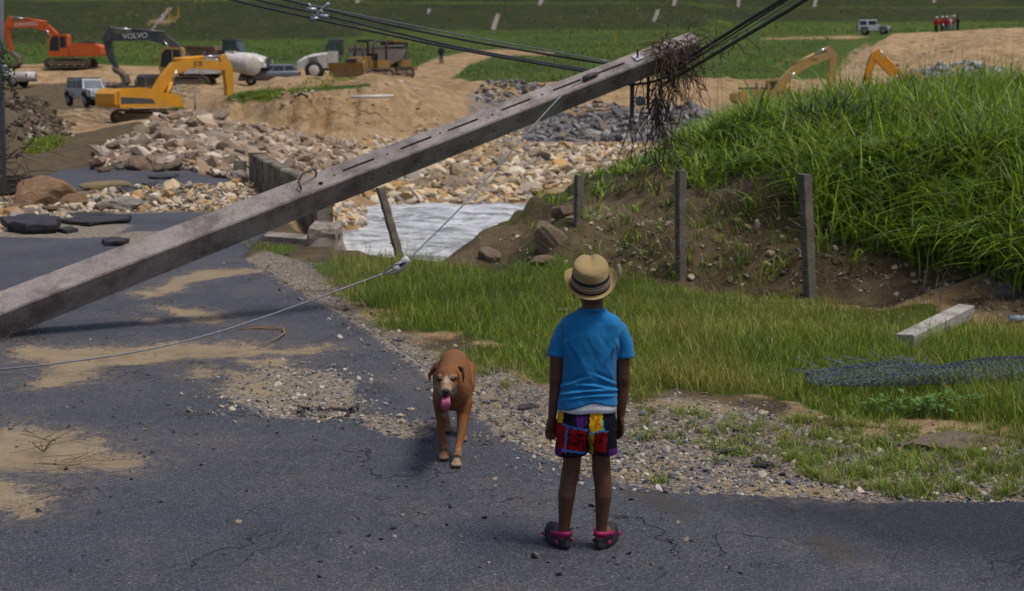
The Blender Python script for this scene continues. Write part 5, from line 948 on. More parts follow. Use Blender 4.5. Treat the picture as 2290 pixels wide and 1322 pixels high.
def excavator(loc, heading, lab, paint, boomp, boom, stick, bucket, scale=1, house_yaw=0, house=None, name='excavator', word=None, wordmat=None, wordat=None, stripe=None, wsize=.5, cabm=None):
    root = thing(name, lab, 'excavator', loc, heading, None, scale); tracks(root)
    # everything above turns with the house: forward +x
    M = Matrix.Rotation(house_yaw, 4, 'Z')
    def bld(mb, nm, mt, par=root):
        o = mb.build(nm, mt, par)
        if par is root: o.matrix_local = M
        return o
    mb = MB(); mb.prism([(-2.65, 1.0), (-2.75, 1.25), (-2.7, 1.95), (-2.5, 2.1), (-.9, 2.15), (-.6, 2.05), (-.2, 1.95), (-.2, 1.0)], -1.25, 1.25); mb.prism([(-.2, 1.0), (-.2, 1.9), (1.2, 1.75), (1.5, 1.3), (1.5, 1.0)], -1.25, -.42)
    h = bld(mb, 'house', paint)
    if stripe: bld(MB().prism([(-2.6, 1.22), (-2.6, 1.62), (-.6, 1.5), (-.35, 1.22)], -1.256, 1.256), 'side_stripe', stripe)
    mb = MB(); mb.prism([(-2.72, 1.05), (-2.95, 1.25), (-2.95, 1.8), (-2.7, 1.98)], -1.15, 1.15); bld(mb, 'counterweight', paint)
    mb = MB(); mb.box((-1.7, .2, 2.2), (1.3, 1.3, .14)); mb.cyl((-1.3, -.7, 2.1), (-1.3, -.7, 2.65), .07, 8); mb.box((-.7, -.8, 2.18), (.5, .4, .2)); bld(mb, 'engine_cover', GREYM)
    cab = bld(MB().prism([(-.15, 1.0), (-.15, 2.75), (.0, 2.92), (1.15, 2.92), (1.5, 2.5), (1.62, 1.45), (1.5, 1.0)], .3, 1.25), 'cab', cabm or paint)
    mb = MB(); mb.prism([(.0, 1.75), (.02, 2.7), (.55, 2.75), (.55, 1.75)], .292, 1.258); mb.prism([(.63, 1.45), (.63, 2.76), (1.1, 2.76), (1.38, 2.42), (1.5, 1.5)], .292, 1.258); mb.add([(1.53, .38, 2.46), (1.65, .38, 1.5), (1.65, 1.17, 1.5), (1.53, 1.17, 2.46)], [(0, 1, 2, 3)]); w_ = mb.build('cab_window', GLASS, cab)
    mb = MB(); ribbon(mb, boom, [.55, .62, .68, .62, .5, .36][:len(boom)], 0, -.22, .22); bo = bld(mb, 'boom', boomp)
    mb = MB(); ribbon(mb, stick, [.42, .62, .5, .3][:len(stick)], 0, -.17, .17); st = bld(mb, 'stick', boomp)
    # rams: boom cylinder pair, stick cylinder on top of the boom, bucket cylinder
    b1 = Vector((boom[0][0]+.55, 0, boom[0][1]-.25)); b2 = Vector((boom[2][0], 0, boom[2][1]-.1))
    for s in (-1, 1):
        mb = MB(); q = b1 + (b2-b1)*.6; mb.tube([b1 + Vector((0, s*.3, 0)), q + Vector((0, s*.3, 0))], .1, 8); cy = bld(mb, 'boom_cylinder', boomp); mb = MB(); mb.tube([q + Vector((0, s*.3, 0)), b2 + Vector((0, s*.3, 0))], .055, 7); mb.build('piston', CHROME, cy)
    a = Vector((boom[2][0], 0, boom[2][1]+.5)); e = Vector((stick[0][0], 0, stick[0][1])); q = a + (e-a)*.62; mb = MB(); mb.tube([a, q], .11, 8); cy = bld(mb, 'stick_cylinder', boomp); mb = MB(); mb.tube([q, e], .07, 7); mb.build('piston', CHROME, cy)
    mb = MB(); a = Vector((stick[1][0]+.35, 0, stick[1][1]-.1)); e = Vector((stick[-1][0]+.3, 0, stick[-1][1]+.3)); mb.tube([a, e], .075, 7); bld(mb, 'bucket_cylinder', DKMET)
    bx, bz = stick[-1]; s_ = 1 if bucket >= 0 else 1; k = bucket
    mb = MB(); prof = [(bx+.25, bz+.1), (bx-.15, bz-.05), (bx-.75*1, bz-.55), (bx-.85, bz-1.05), (bx-.45, bz-1.4), (bx+.2, bz-1.3), (bx-.2, bz-1.15), (bx-.5, bz-.95), (bx-.3, bz-.5), (bx+.1, bz-.3)]
    mb.prism(prof, -.6, .6)
    for y in (-.5, -.17, .17, .5): mb.box((bx+.28, y, bz-1.3), (.22, .1, .08))
    bld(mb, 'bucket', mat('bucket_steel', (.10, .085, .07), (.2, .16, .11), 3, .7))
    if word:
        x, z, rot = wordat
        for s in (-1, 1):
            o = text(word, wsize, wordmat, bo, (x, s*-.223*-1 if False else s*.226, z), (R(90), -rot if s < 0 else rot, 0 if s < 0 else R(180)))
    return root
def paint(name, c, amt=.55): return mat(name, c, tuple(x*.85 for x in c), 1.2, .45, dirt=DIRT, dirt_amt=amt)
ORANGE = paint('orange_paint', (.62, .105, .012), .25); YELLOW = paint('yellow_paint', (.70, .32, .012), .3); VGREY = paint('bluegrey_paint', (.045, .058, .07), .3); VYEL = paint('dull_yellow_paint', (.42, .26, .05), .6); PALEY = paint('pale_yellow_paint', (.50, .33, .10), .6); ORY = paint('orange_yellow_paint', (.72, .30, .015), .2); DOZY = paint('dozer_paint', (.27, .16, .035), .6); LETW = mat('white_letter', (.75, .75, .75), None, 10, .5); LETD = mat('dark_letter', (.03, .02, .015), None, 10, .5)
def spot(px, py, Y): p = P(px, py, Y); return Vector((p.x, p.y, p.z))
# orange machine facing left: heading pi
excavator(spot(160, 152, 128), R(180), 'orange excavator with raised boom on the far left berm', ORANGE, ORANGE, [(.5, 1.7), (1.2, 2.7), (2.0, 3.5), (3.2, 3.85), (5.4, 3.75)], [(5.1, 4.45), (5.5, 3.75), (5.5, 2.7), (5.25, 1.5)], 1, 1, word='DAEWOO', wordmat=LETW, wordat=(3.75, 3.8, R(-3)), wsize=.46)
excavator(spot(415, 196, 112), R(180), 'excavator with blue grey boom and dull yellow cab behind the yellow one', WHITEP, VGREY, [(-.3, 1.9), (.6, 2.9), (1.4, 3.5), (2.6, 3.75), (5.6, 3.6)], [(5.2, 4.3), (5.6, 3.65), (5.45, 2.4), (5.0, 1.4)], 1, 1.06, word='VOLVO', wordmat=LETW, wordat=(3.5, 3.72, R(-3)), wsize=.55, cabm=VYEL)
excavator(spot(338, 277, 70), R(-4), 'yellow excavator digging on top of the rubble pile', YELLOW, YELLOW, [(.2, 1.6), (1.0, 2.6), (1.7, 3.3), (2.9, 3.6), (5.2, 3.4)], [(5.0, 4.05), (5.4, 3.3), (5.5, 2.0), (5.3, .6)], 1, .82, R(48), stripe=GREYM, word='JCB', wordmat=LETD, wordat=(3.2, 3.55, R(3)), wsize=.4, cabm=GREYM)
excavator(spot(1722, 262, 84), R(-6), 'pale yellow excavator half hidden behind the bank grass', PALEY, PALEY, [(.2, 1.6), (1.0, 2.8), (1.7, 3.5), (2.7, 4.1), (4.6, 4.75)], [(4.3, 5.3), (4.75, 4.8), (4.8, 3.5), (4.5, 2.0)], 1, .76, R(10), word='CAT', wordmat=LETD, wordat=(3.2, 4.38, R(-22)), wsize=.36)
excavator(spot(2040, 255, 92), R(185), 'bright orange yellow excavator boom showing over the bank grass', ORY, ORY, [(.3, 1.6), (.9, 2.4), (1.5, 3.0), (2.1, 3.5), (3.0, 4.3)], [(2.7, 4.7), (3.1, 4.35), (3.5, 3.2), (3.6, 2.0)], 1, .85)

def wheel(parent, x, y, r, wd, name='wheel', rim=None):
    mb = MB(); mb.tube([(x, y-wd/2, r), (x, y-wd/2+.03, r), (x, y+wd/2-.03, r), (x, y+wd/2, r)], [r*.86, r, r, r*.86], 22, up=(0, 0, 1)); w_ = mb.build(name, TYRE, parent)
    mb = MB(); s = 1 if y > 0 else -1; mb.tube([(x, y + s*(wd/2-.01), r), (x, y + s*(wd/2+.012), r)], [r*.6, r*.52], 16, up=(0, 0, 1)); mb.build('rim', rim or RIM, w_); return w_
def offroader(loc, heading, lab, doors, body, roof, group=None, open_door=False):
    L = 4.4 if doors == 4 else 3.7; root = thing('off_roader', lab, 'off-roader', loc, heading, group); f = L/2
    mb = MB(); mb.prism([(-f, .55), (-f, 1.12), (f-1.25, 1.15), (f-.1, 1.05), (f-.05, .62), (f-.6, .5)], -.74, .74); bd = mb.build('body', body, root)
    mb = MB(); x0 = f-1.42; rings = []
    for z, xa, xb, wy in ((1.12, -f+.02, x0, .72), (1.75, -f+.1, x0-.28, .64), (1.8, -f+.14, x0-.34, .6)): rings.append([Vector((xa, -wy, z)), Vector((xb, -wy, z)), Vector((xb, wy, z)), Vector((xa, wy, z))])
    mb.rings(rings); mb.s = [False]*len(mb.s); top = mb.build('hardtop', body, root)
    mb = MB(); mb.box(((-f+.12+x0-.3)/2, 0, 1.81), (x0-.3+f-.1, 1.26, .06)); mb.build('roof_panel', roof, top)
    def side(xa, xb, s, nm='side_window', m=GLASS):
        z0, z1 = 1.18, 1.68; w0 = .725 - (z0-1.12)*.127; w1 = .725 - (z1-1.12)*.127; e = .006
        MB().add([(xa, s*(w0+e), z0), (xb, s*(w0+e), z0), (xb-.06, s*(w1+e), z1), (xa, s*(w1+e), z1)], [(0, 1, 2, 3) if s < 0 else (3, 2, 1, 0)]).build(nm, m, top)
    xs = [(-f+.15, -f+1.0), (-f+1.1, -f+1.75), (-f+1.85, x0-.1)] if doors == 4 else [(-f+.15, -f+1.05), (-f+1.2, x0-.1)]
    for s in (-1, 1):
        for a, b in xs: side(a, b, s)
    MB().add([(x0+.006, -.6, 1.18), (x0+.006, .6, 1.18), (x0-.232, .56, 1.68), (x0-.232, -.56, 1.68)], [(0, 1, 2, 3)]).build('windscreen', mat('windscreen_glass', (.10, .13, .15), (.16, .2, .22), 2, .1, spec=.8), top)
    mb = MB(); mb.box((f-.01, 0, .86), (.06, 1.2, .42)); g = mb.build('grille', body, root); mb = MB()
    for k in range(7): mb.box((f+.022, -.27+k*.09, .88), (.01, .045, .3))
    mb.build('grille_slots', HOLE_SHADE, g)
    for s in (-1, 1):
        mb = MB(); mb.tube([(f, s*.45, .9), (f+.03, s*.45, .9)], .1, 14, up=(0, 0, 1)); mb.build('headlight', LAMP, root)
        for x in (f-.72, -f+.75):
            mb = MB(); mb.prism([(x-.52, .68), (x-.42, .9), (x-.25, 1.0), (x+.25, 1.0), (x+.42, .9), (x+.55, .68), (x+.4, .68), (x+.28, .88), (x-.28, .88), (x-.4, .68)], s*.74 if s > 0 else s*.93, s*.93 if s > 0 else s*.74); mb.build('fender', GREYM, root)
            wheel(root, x, s*.78, .38, .26)
        MB().box((x0-.35, s*.9, 1.25), (.08, .2, .16)).build('mirror', GREYM, root)
    MB().box((f+.12, 0, .56), (.2, 1.6, .2)).build('bumper', GREYM, root); MB().box((-f-.08, 0, .56), (.14, 1.5, .2)).build('bumper', GREYM, root)
    mb = MB(); mb.tube([(-f-.02, .05, 1.0), (-f-.24, .05, 1.0)], .37, 20, up=(0, 0, 1)); mb.build('spare_wheel', TYRE, root)
    if open_door:
        d = MB().box((.3, 0, .1), (.62, .06, .62)); d.box((.04, 0, .65), (.05, .05, .5)); d.box((.58, 0, .65), (.05, .05, .5)); d.box((.3, 0, .9), (.6, .05, .05)); o = d.build('open_door', body, root); o.location = (x0-.1, .76, .75); o.rotation_euler = (0, 0, R(115))
    return root
CLEANW = mat('clean_white_paint', (.82, .83, .85), (.78, .79, .81), 1.5, .35, dirt=DIRT, dirt_amt=.15); SILV = mat('silver_paint', (.58, .61, .66), (.50, .53, .58), 1.5, .35, dirt=DIRT, dirt_amt=.5, metal=.15); DKTOP = mat('dark_top', (.06, .065, .08), (.09, .09, .1), 3, .6)
offroader(spot(201, 238, 93), R(-52), 'silver boxy off-roader with one door open beside the dark heap', 4, SILV, DKTOP, None, True)
_j = hit1(1955, 78, 120, 260); offroader(_j, R(-22), 'white two door off-roader on the green field at right', 2, CLEANW, CLEANW).scale = (_j.y/176,)*3
# grey estate and white pickup: one lofted shell each
def car(name, loc, heading, lab, cat, L, H, paintm, side, cabin, wheels, r=.36, wd=1.8):
    root = thing(name, lab, cat, loc, heading); mb = MB(); n = len(side); rings = []
    for y, k, dz in ((-wd/2, .97, .0), (-wd/2+.06, 1., .03), (0, 1.01, .05), (wd/2-.06, 1., .03), (wd/2, .97, .0)): rings.append([Vector((x*k, y, z + (dz if z > .6 else 0))) for x, z in side])
    mb.rings(rings); mb.build('body', paintm, root); rings = []
    for z_, (xa, xb), w_ in cabin: rings.append([Vector((xa, -w_, z_)), Vector((xb, -w_, z_)), Vector((xb, w_, z_)), Vector((xa, w_, z_))])
    mb = MB(); mb.rings(rings); mb.s = [False]*len(mb.s); cb = mb.build('cabin', paintm, root)
    (z0, (a0, b0), w0), (z1, (a1, b1), w1) = cabin[0], cabin[1]
    def lp(f, g): return (a0 + (a1-a0)*f + ((b0 + (b1-b0)*f) - (a0 + (a1-a0)*f))*g, w0 + (w1-w0)*f + .006, z0 + (z1-z0)*f)
    for s in (-1, 1):
        for ga, gb in ((.06, .3), (.34, .62), (.66, .93)):
            q = [lp(.12, ga), lp(.12, gb), lp(.88, gb), lp(.88, ga)]; MB().add([(x, s*y, z) for x, y, z in q], [(0, 1, 2, 3) if s < 0 else (3, 2, 1, 0)]).build('side_window', GLASS, cb)
    for fr in (0, 1):
        xx = lambda f: (b0 + (b1-b0)*f + .008) if fr else (a0 + (a1-a0)*f - .008)
        MB().add([(xx(.1), -w0*.86, lp(.1, 0)[2]), (xx(.1), w0*.86, lp(.1, 0)[2]), (xx(.9), w1*.86, lp(.9, 0)[2]), (xx(.9), -w1*.86, lp(.9, 0)[2])], [(0, 1, 2, 3) if fr else (3, 2, 1, 0)]).build('windscreen' if fr else 'rear_window', GLASS, cb)
    for x in wheels:
        for s in (-1, 1): wheel(root, x, s*(wd/2-.12), r, .24)
    for s in (-1, 1):
        MB().box((-L/2+.02, s*(wd/2-.14), .95), (.1, .2, .3)).build('tail_light', REDL, root); MB().box((L/2-.12, s*(wd/2-.25), .78), (.16, .3, .14)).build('headlight', LAMP, root)
    MB().box((-L/2-.02, 0, .55), (.12, wd*.9, .2)).build('bumper', GREYM, root); MB().box((L/2-.02, 0, .48), (.12, wd*.85, .2)).build('bumper', GREYM, root)
    return root
SUVP = mat('slate_paint', (.15, .17, .23), (.12, .14, .19), 1.2, .3, metal=.3, dirt=DIRT, dirt_amt=.3)
car('estate_car', spot(604, 191, 117), R(186), 'slate grey sport utility car parked behind the tan spoil heap', 'car', 4.9, 1.75, SUVP, [(-2.4, .4), (-2.42, 1.0), (-2.3, 1.12), (.9, 1.1), (2.1, .95), (2.42, .75), (2.4, .35)], [(1.08, (-2.3, 1.15), .84), (1.62, (-2.0, .35), .70), (1.7, (-1.9, .2), .64)], (-1.5, 1.5))
pk = car('pickup_truck', spot(0, 195, 116), R(172), 'white pickup truck cut by the left edge of the picture', 'pickup truck', 5.4, 1.8, WHITEP, [(-2.7, .45), (-2.7, 1.2), (.9, 1.2), (2.3, 1.1), (2.7, .8), (2.65, .4)], [(1.18, (-.7, 1.3), .84), (1.72, (-.5, .65), .68), (1.78, (-.4, .55), .62)], (-1.6, 1.7), .42, 1.9)
MB().box((-1.75, 0, 1.23), (1.75, 1.6, .08)).build('load_bed', GREYM, pk)
# articulated dump trucks
def hauler(loc, heading, lab, bedm, scale=1):
    root = thing('dump_truck', lab, 'dump truck', loc, heading, None, scale)
    mb = MB(); rings = []
    for x, zt, w_ in ((1.2, 2.45, 1.3), (2.6, 2.3, 1.25), (3.6, 2.0, 1.15), (4.1, 1.65, 1.05), (4.25, 1.3, 1.0)): rings.append([Vector((x, -w_, 1.0)), Vector((x, w_, 1.0)), Vector((x, w_, zt-.2)), Vector((x, w_*.8, zt)), Vector((x, -w_*.8, zt)), Vector((x, -w_, zt-.2))])
    mb.rings(rings); mb.s = [False]*len(mb.s); hd = mb.build('hood', WHITEP, root)
    for s in (-1, 1):
        mb = MB()
        for k in range(6): mb.box((2.45+k*.14, s*1.262, 1.75), (.06, .02, .55), (0, R(12), 0))
        mb.build('vent', HOLE_SHADE, hd)
        MB().box((1.0, s*1.1, 1.75), (.9, .5, 1.5)).build('side_panel', WHITEP, root)
    mb = MB(); mb.box((4.22, 0, 1.42), (.14, 1.25, .85)); mb.build('grille', GREYM, root)
    for s in (-1, 1): MB().box((4.2, s*.85, 1.55), (.1, .25, .3)).build('headlight', LAMP, root)
    mb = MB(); mb.prism([(.1, 2.2), (.1, 3.5), (1.35, 3.5), (1.75, 2.35), (1.7, 2.2)], -.85, .85); cab = mb.build('cab', GREYM, root)
    mb = MB(); mb.prism([(.25, 2.4), (.25, 3.35), (.75, 3.35), (.75, 2.4)], -.86, .86); mb.prism([(.85, 2.4), (.85, 3.35), (1.25, 3.35), (1.55, 2.45)], -.86, .86); mb.add([(1.78, -.72, 2.45), (1.78, .72, 2.45), (1.42, .68, 3.4), (1.42, -.68, 3.4)], [(0, 1, 2, 3)]); mb.build('cab_window', mat('green_glass', (.03, .06, .055), (.05, .09, .08), 3, .12, spec=.7), cab)
    MB().box((.75, 0, 3.54), (1.4, 1.6, .08)).build('cab_roof', mat('roof_grey', (.16, .19, .24), None, 4, .5), cab)
    for s in (-1, 1): mb = MB(); mb.tube([(1.5, s*.85, 3.0), (1.7, s*1.35, 3.05)], .03, 6); mb.box((1.7, s*1.38, 2.95), (.06, .16, .4)); mb.build('mirror', GREYM, root)
    mb = MB(); mb.prism([(-5.2, 1.9), (-5.5, 2.7), (-.6, 2.95), (-.3, 2.6), (-.5, 1.5), (-1.2, 1.2), (-4.2, 1.35)], -1.4, 1.4); mb.box((-2.9, 0, 2.9), (4.9, 2.9, .16), (0, R(3), 0)); mb.build('dump_bed', bedm, root)
    MB().box((-1.2, 0, 1.0), (6.4, 1.1, .4)).build('chassis', GREYM, root)
    for x in (2.7, -1.7, -3.4):
        for s in (-1, 1): wheel(root, x, s*1.15, .82, .6, rim=WHITEP)
    return root
BED = paint('brown_dump_bed', (.16, .095, .055), .5)
hauler(spot(505, 176, 117), R(-12), 'white nosed dump truck with long brown bed behind the big pipe', BED, .88)
hauler(spot(772, 178, 109), R(185), 'white dump truck with black cab facing left behind the spoil heap', mat('grey_bed', (.20, .18, .17), (.28, .24, .2), 2, .7), .84)
# big concrete pipe
mb = MB(); a = P(508, 138, 104); b = P(566, 148, 101.5); r0 = .62; d = (b-a).normalized(); s_ = d.cross(Vector((0, 0, 1))).normalized(); u_ = s_.cross(d)
rg = lambda c, r: [c + s_*math.cos(k*math.pi/12)*r + u_*math.sin(k*math.pi/12)*r for k in range(24)]
mb.rings([rg(a + d*1.2, r0*.8), rg(a, r0*.84), rg(a, r0*1.02), rg(a + d*.15, r0*1.0), rg(b, r0*1.08), rg(b + d*.05, r0*1.0)]); tag(mb.build('concrete_pipe', concrete_mat('pipe_concrete', (.58, .55, .51), (.66, .63, .6), (.4, .3, .22), (.35, .26, .2), .7), None, a), 'big pale pipe with open dark end in front of the dump truck', 'pipe')
# bulldozers
def dozer(loc, heading, lab, scale=1, rops=False):
    root = thing('bulldozer', lab, 'bulldozer', loc, heading, None, scale); tracks(root, 3.2, 1.0, 1.95, .55); DY = DOZY
    mb = MB(); mb.prism([(.0, .9), (.0, 1.9), (1.7, 1.8), (1.85, 1.5), (1.85, .9)], -.55, .55); mb.build('engine_hood', DY, root); MB().box((1.88, 0, 1.3), (.05, .9, .75)).build('grille', GREYM, root)
    mb = MB(); mb.prism([(-1.5, .9), (-1.5, 1.6), (.0, 1.6), (.0, .9)], -.95, .95); mb.build('body', DY, root)
    if rops:
        mb = MB()
        for s in (-1, 1): mb.tube([(-1.2, s*.85, 1.5), (-1.2, s*.85, 2.85), (-1.1, s*.85, 3.0), (.1, s*.85, 3.0), (.3, s*.85, 2.85), (.45, s*.85, 1.6)], .09, 8)
        mb.box((-.5, 0, 3.04), (1.4, 1.8, .08)); mb.build('roll_frame', GREYM, root); MB().box((-.6, 0, 1.85), (.6, .6, .5)).build('seat', BLACK, root)
    else:
        mb = MB(); mb.prism([(-1.3, 1.5), (-1.25, 2.95), (.2, 2.95), (.45, 1.6)], -.8, .8); cb = mb.build('cab', GREYM, root); mb = MB(); mb.prism([(-1.1, 1.9), (-1.08, 2.8), (-.5, 2.8), (-.5, 1.9)], -.81, .81); mb.prism([(-.4, 1.8), (-.4, 2.8), (.1, 2.8), (.3, 1.8)], -.81, .81); mb.build('cab_window', mat('green_glass', (.03, .06, .055)), cb)
        MB().box((-.5, 0, 3.02), (1.9, 1.9, .12)).build('cab_roof', DY, cb)
    mb = MB(); mb.prism([(2.7, .1), (2.35, .35), (2.3, .9), (2.5, 1.4), (2.6, 1.4), (2.45, .9), (2.5, .4), (2.75, .2)], -1.6, 1.6); mb.build('blade', DOZY, root)
    for s in (-1, 1): mb = MB(); mb.tube([(0, s*1.3, .55), (2.4, s*1.3, .5)], .12, 6); mb.tube([(1.2, s*.7, 1.5), (2.4, s*.9, .8)], .08, 6); mb.build('push_arm', DY, root)
    mb = MB(); mb.box((-2.1, 0, .9), (.5, 1.5, .3)); mb.box((-2.3, 0, .6), (.14, .2, 1.0)); mb.build('ripper', mat('rust_brown', (.24, .12, .05), (.3, .17, .08), 3, .8), root)
    mb = MB(); mb.tube([(.9, .3, 1.8), (.9, .3, 2.5)], .06, 7); mb.build('exhaust_pipe', DKMET, root); return root
dozer(spot(822, 184, 106), R(238), 'bulldozer with open black roll frame beside the white dump truck', 1., True)
dozer(spot(872, 178, 110), R(228), 'yellow bulldozer with dark glazed cab at the end of the track', .95)
# ------------------------------------------------------------------ the boy
YB = 6.12; br = Vector((G(1303, 1228).x, YB, hz(float(G(1303, 1228).x), YB)))
def B(px, py, dy=0.): return P(px, py, YB + dy) - br
SKIN = mat('skin', (.115, .052, .030), (.088, .038, .022), 18, .42, .25, 90, spec=.4); CLOTH_B = None
def ellring(c, a, b, n=28, pw=1.): return [c + Vector((a*math.copysign(abs(math.cos(t))**pw, math.cos(t)), b*math.copysign(abs(math.sin(t))**pw, math.sin(t)), 0)) for t in (2*math.pi*k/n for k in range(n))]
def rows(mb, data, n=28, shift=None):
    rg_ = []
    for py, c, hw, d, dy in data:
        q = B(c, py, dy); a = hw/505.; r_ = ellring(q, a, d, n, .88)
        if shift: r_ = [p + Vector((0, 0, shift(p, py))) for p in r_]
        rg_.append(r_)
    mb.rings(rg_); return mb
mb = MB()
hc = B(1323, 632, .01); mb.ell(hc, (.070, .080, .080), 20); mb.ell(hc + Vector((0, .03, -.055)), (.056, .06, .058), 16)                       # skull, jaw
mb.tube([hc + Vector((0, -.01, -.03)), B(1325, 680, 0), B(1325, 700, -.005), B(1325, 720, -.01)], [.050, .0455, .050, .062], 18)
nf = hc + Vector((0, .092, -.035)); mb.tube([nf + Vector((0, -.01, .035)), nf + Vector((0, .004, .01)), nf + Vector((0, .008, -.005))], [.009, .011, .013], 8); mb.tube([nf + Vector((-.022, -.008, -.037)), nf + Vector((0, .001, -.036)), nf + Vector((.022, -.008, -.037))], [.006, .010, .006], 8)
for s in (-1, 1): mb.ell(hc + Vector((s*.073, .012, -.03)), (.011, .02, .032), 12, (0, 0, s*.35))
rows(mb, [(706, 1325, 30, .040, 0), (717, 1323, 44, .05, 0), (731, 1322, 56, .06, 0), (770, 1321, 58, .075, 0), (830, 1319, 53, .07, 0), (890, 1315, 54, .072, 0), (940, 1312, 58, .078, 0), (965, 1311, 60, .075, 0)])
for pts, rs in (([(1262, 728), (1250, 765), (1246, 800), (1243, 845), (1243, 862), (1240, 895), (1236, 922), (1235, 934)], [.024, .031, .032, .029, .029, .0255, .020, .018]), ([(1384, 730), (1391, 765), (1393, 800), (1393, 845), (1393, 862), (1391, 895), (1389, 920), (1388, 932)], [.024, .031, .032, .029, .029, .0255, .020, .018])):
    mb.tube([B(x, y, .012*(1 if y > 850 else 0)) for x, y in pts], rs, 14)
for c, rs in (((1279, 1344), 0),):
    mb.tube([B(x, y, d) for x, y, d in ((1280, 955, .0), (1280, 1000, 0), (1279, 1030, 0), (1277, 1052, .004), (1271, 1080, -.004), (1267, 1108, -.008), (1264, 1145, -.002), (1262, 1178, 0), (1261, 1196, 0), (1258, 1215, .01))], [.058, .045, .0405, .0415, .0385, .0385, .031, .0255, .026, .03], 16)
    mb.tube([B(x, y, d) for x, y, d in ((1343, 955, .0), (1343, 1000, 0), (1344, 1030, 0), (1345, 1052, .004), (1348, 1080, -.004), (1349, 1108, -.008), (1347, 1145, -.002), (1345, 1178, 0), (1344, 1196, 0), (1346, 1217, .01))], [.058, .045, .0405, .0425, .0385, .0385, .031, .0255, .026, .03], 16)
footdir = {}
for s, hx in ((-1, 1260), (1, 1346)):
    h0 = B(hx, 1205, 0); h0.z = 0; d = Vector((s*.42, .907, 0)); footdir[s] = (h0, d)
    mb.tube([h0 - d*.02 + Vector((0, 0, .045)), h0 + d*.05 + Vector((0, 0, .055)), h0 + d*.1 + Vector((0, 0, .045)), h0 + d*.15 + Vector((0, 0, .034))], [.026, .032, .034, .026], 12)
# hands: palm, four unequal bent fingers, thumb off the side of the palm
def hand(wrist, down, across, thumb_dir, L=.058, curl=Vector((0, 0, 0))):
    k0 = wrist; nrm = down.cross(across).normalized(); rg_ = []
    for f, w_, t_ in ((-.1, .017, .014), (.2, .023, .014), (.6, .029, .014), (1., .029, .011)):
        c = k0 + down*L*f; rg_.append([c + across*w_*math.cos(a) + nrm*t_*math.sin(a) for a in np.linspace(0, 2*math.pi, 15)[:-1]])
    mb.rings(rg_)
    for i, (ln, off) in enumerate(((.046, -.022), (.056, -.0075), (.052, .0075), (.041, .021))):
        b = k0 + down*L*.92 + across*off; j1 = b + down*ln*.42 + across*off*.14 + curl*.25; j2 = j1 + down*ln*.32 + curl*.75; j3 = j2 + down*ln*.22 + curl*1.2
        mb.tube([b, j1, j2, j3], [.0082, .0076, .0070, .0052], 8)
    tb = k0 + down*L*.25 + thumb_dir*.018; mb.tube([tb, tb + thumb_dir*.02 + down*.018, tb + thumb_dir*.026 + down*.036, tb + thumb_dir*.022 + down*.05], [.012, .0098, .0085, .006], 8)
hand(B(1235, 932, .012), (Vector((-.06, .05, -1))).normalized(), Vector((.92, .38, -.02)).normalized(), Vector((.55, .82, 0)).normalized(), .06, Vector((.004, -.007, 0)))
hand(B(1388, 931, .012), (Vector((.02, .05, -1))).normalized(), Vector((.35, -.93, 0)).normalized(), Vector((-.3, .95, 0)).normalized(), .06, Vector((-.008, .002, 0)))
boy = mb.build('person', SKIN); remesh(boy, .0036, 5, .5); boy.location = br
tag(boy, 'child seen from behind in blue T-shirt, colourful shorts and straw hat, standing on the road', 'person')
# hair, eyes
mb = MB(); mb.ell(hc + Vector((0, -.008, -.005)), (.0745, .081, .075), 20); o = remesh(mb.build('hair', mat('hair_black', (.012, .009, .008), (.02, .015, .012), 60, .6), boy), .006, 2)
v = verts(o); n_ = v.copy(); n_ += (fbm(v[:, 0]*60 + v[:, 2]*40, v[:, 1]*60, 3, 5)[:, None])*.003; set_verts(o, n_)
for s in (-1, 1):
    mb = MB(); mb.ell(hc + Vector((s*.028, .083, -.018)), (.011, .007, .007), 12); e = mb.build('eye', mat('eye_white', (.6, .57, .52), None, 9, .3), boy); MB().ell(hc + Vector((s*.028, .089, -.018)), (.005, .003, .005), 10).build('iris', mat('eye_dark', (.02, .012, .008), None, 9, .15), e)
# T-shirt
def cloth(name, c1, c2, wscale=700):
    m, nt, b = new_mat(name); n = NT(nt); col = n.mix(n.ramp(n.noise(9, 5, .6), [(.35, 0), (.65, 1)]), c1, c2); n.L(col, b.inputs['Base Color']); b.inputs['Roughness'].default_value = .9; b.inputs['Specular IOR Level'].default_value = .15; b.inputs['Sheen Weight'].default_value = .15
    n.bump(n.math('ADD', n.math('MULTIPLY', n.noise(wscale, 2), .12), n.noise(13, 3, .5, n.scale((1.6, 1, .8)))), .45, .02, b); return m
BLUE = cloth('blue_cotton', (.010, .165, .40), (.014, .19, .45)); WHITEC = cloth('white_cotton', (.66, .67, .72), (.72, .72, .76))
def hem(p, py):
    px = 1313 + p.x*505 + (br.x*505 - (1313-1303)*0)*0
    if py < 880: return 0
    u_ = (p.x - B(1313, 900).x)/.13; f = (py - 880)/25.
    return f*(.013*math.exp(-((u_-.15)/.55)**2)*2 - .012*(u_ < 0)*abs(u_) + .002*math.sin(u_*9))
mb = MB(); rows(mb, [(690, 1325, 29, .052, 0), (697, 1325, 35, .058, 0), (704, 1325, 51, .066, 0), (711, 1323, 62, .072, 0), (722, 1322, 70, .080, 0), (745, 1321, 69, .088, 0), (775, 1320, 64, .090, 0), (810, 1319, 61, .088, 0), (845, 1318, 61, .085, 0), (872, 1316, 63, .087, -.004), (893, 1314, 66, .091, -.006), (907, 1313, 67, .093, -.006)], 40, hem)
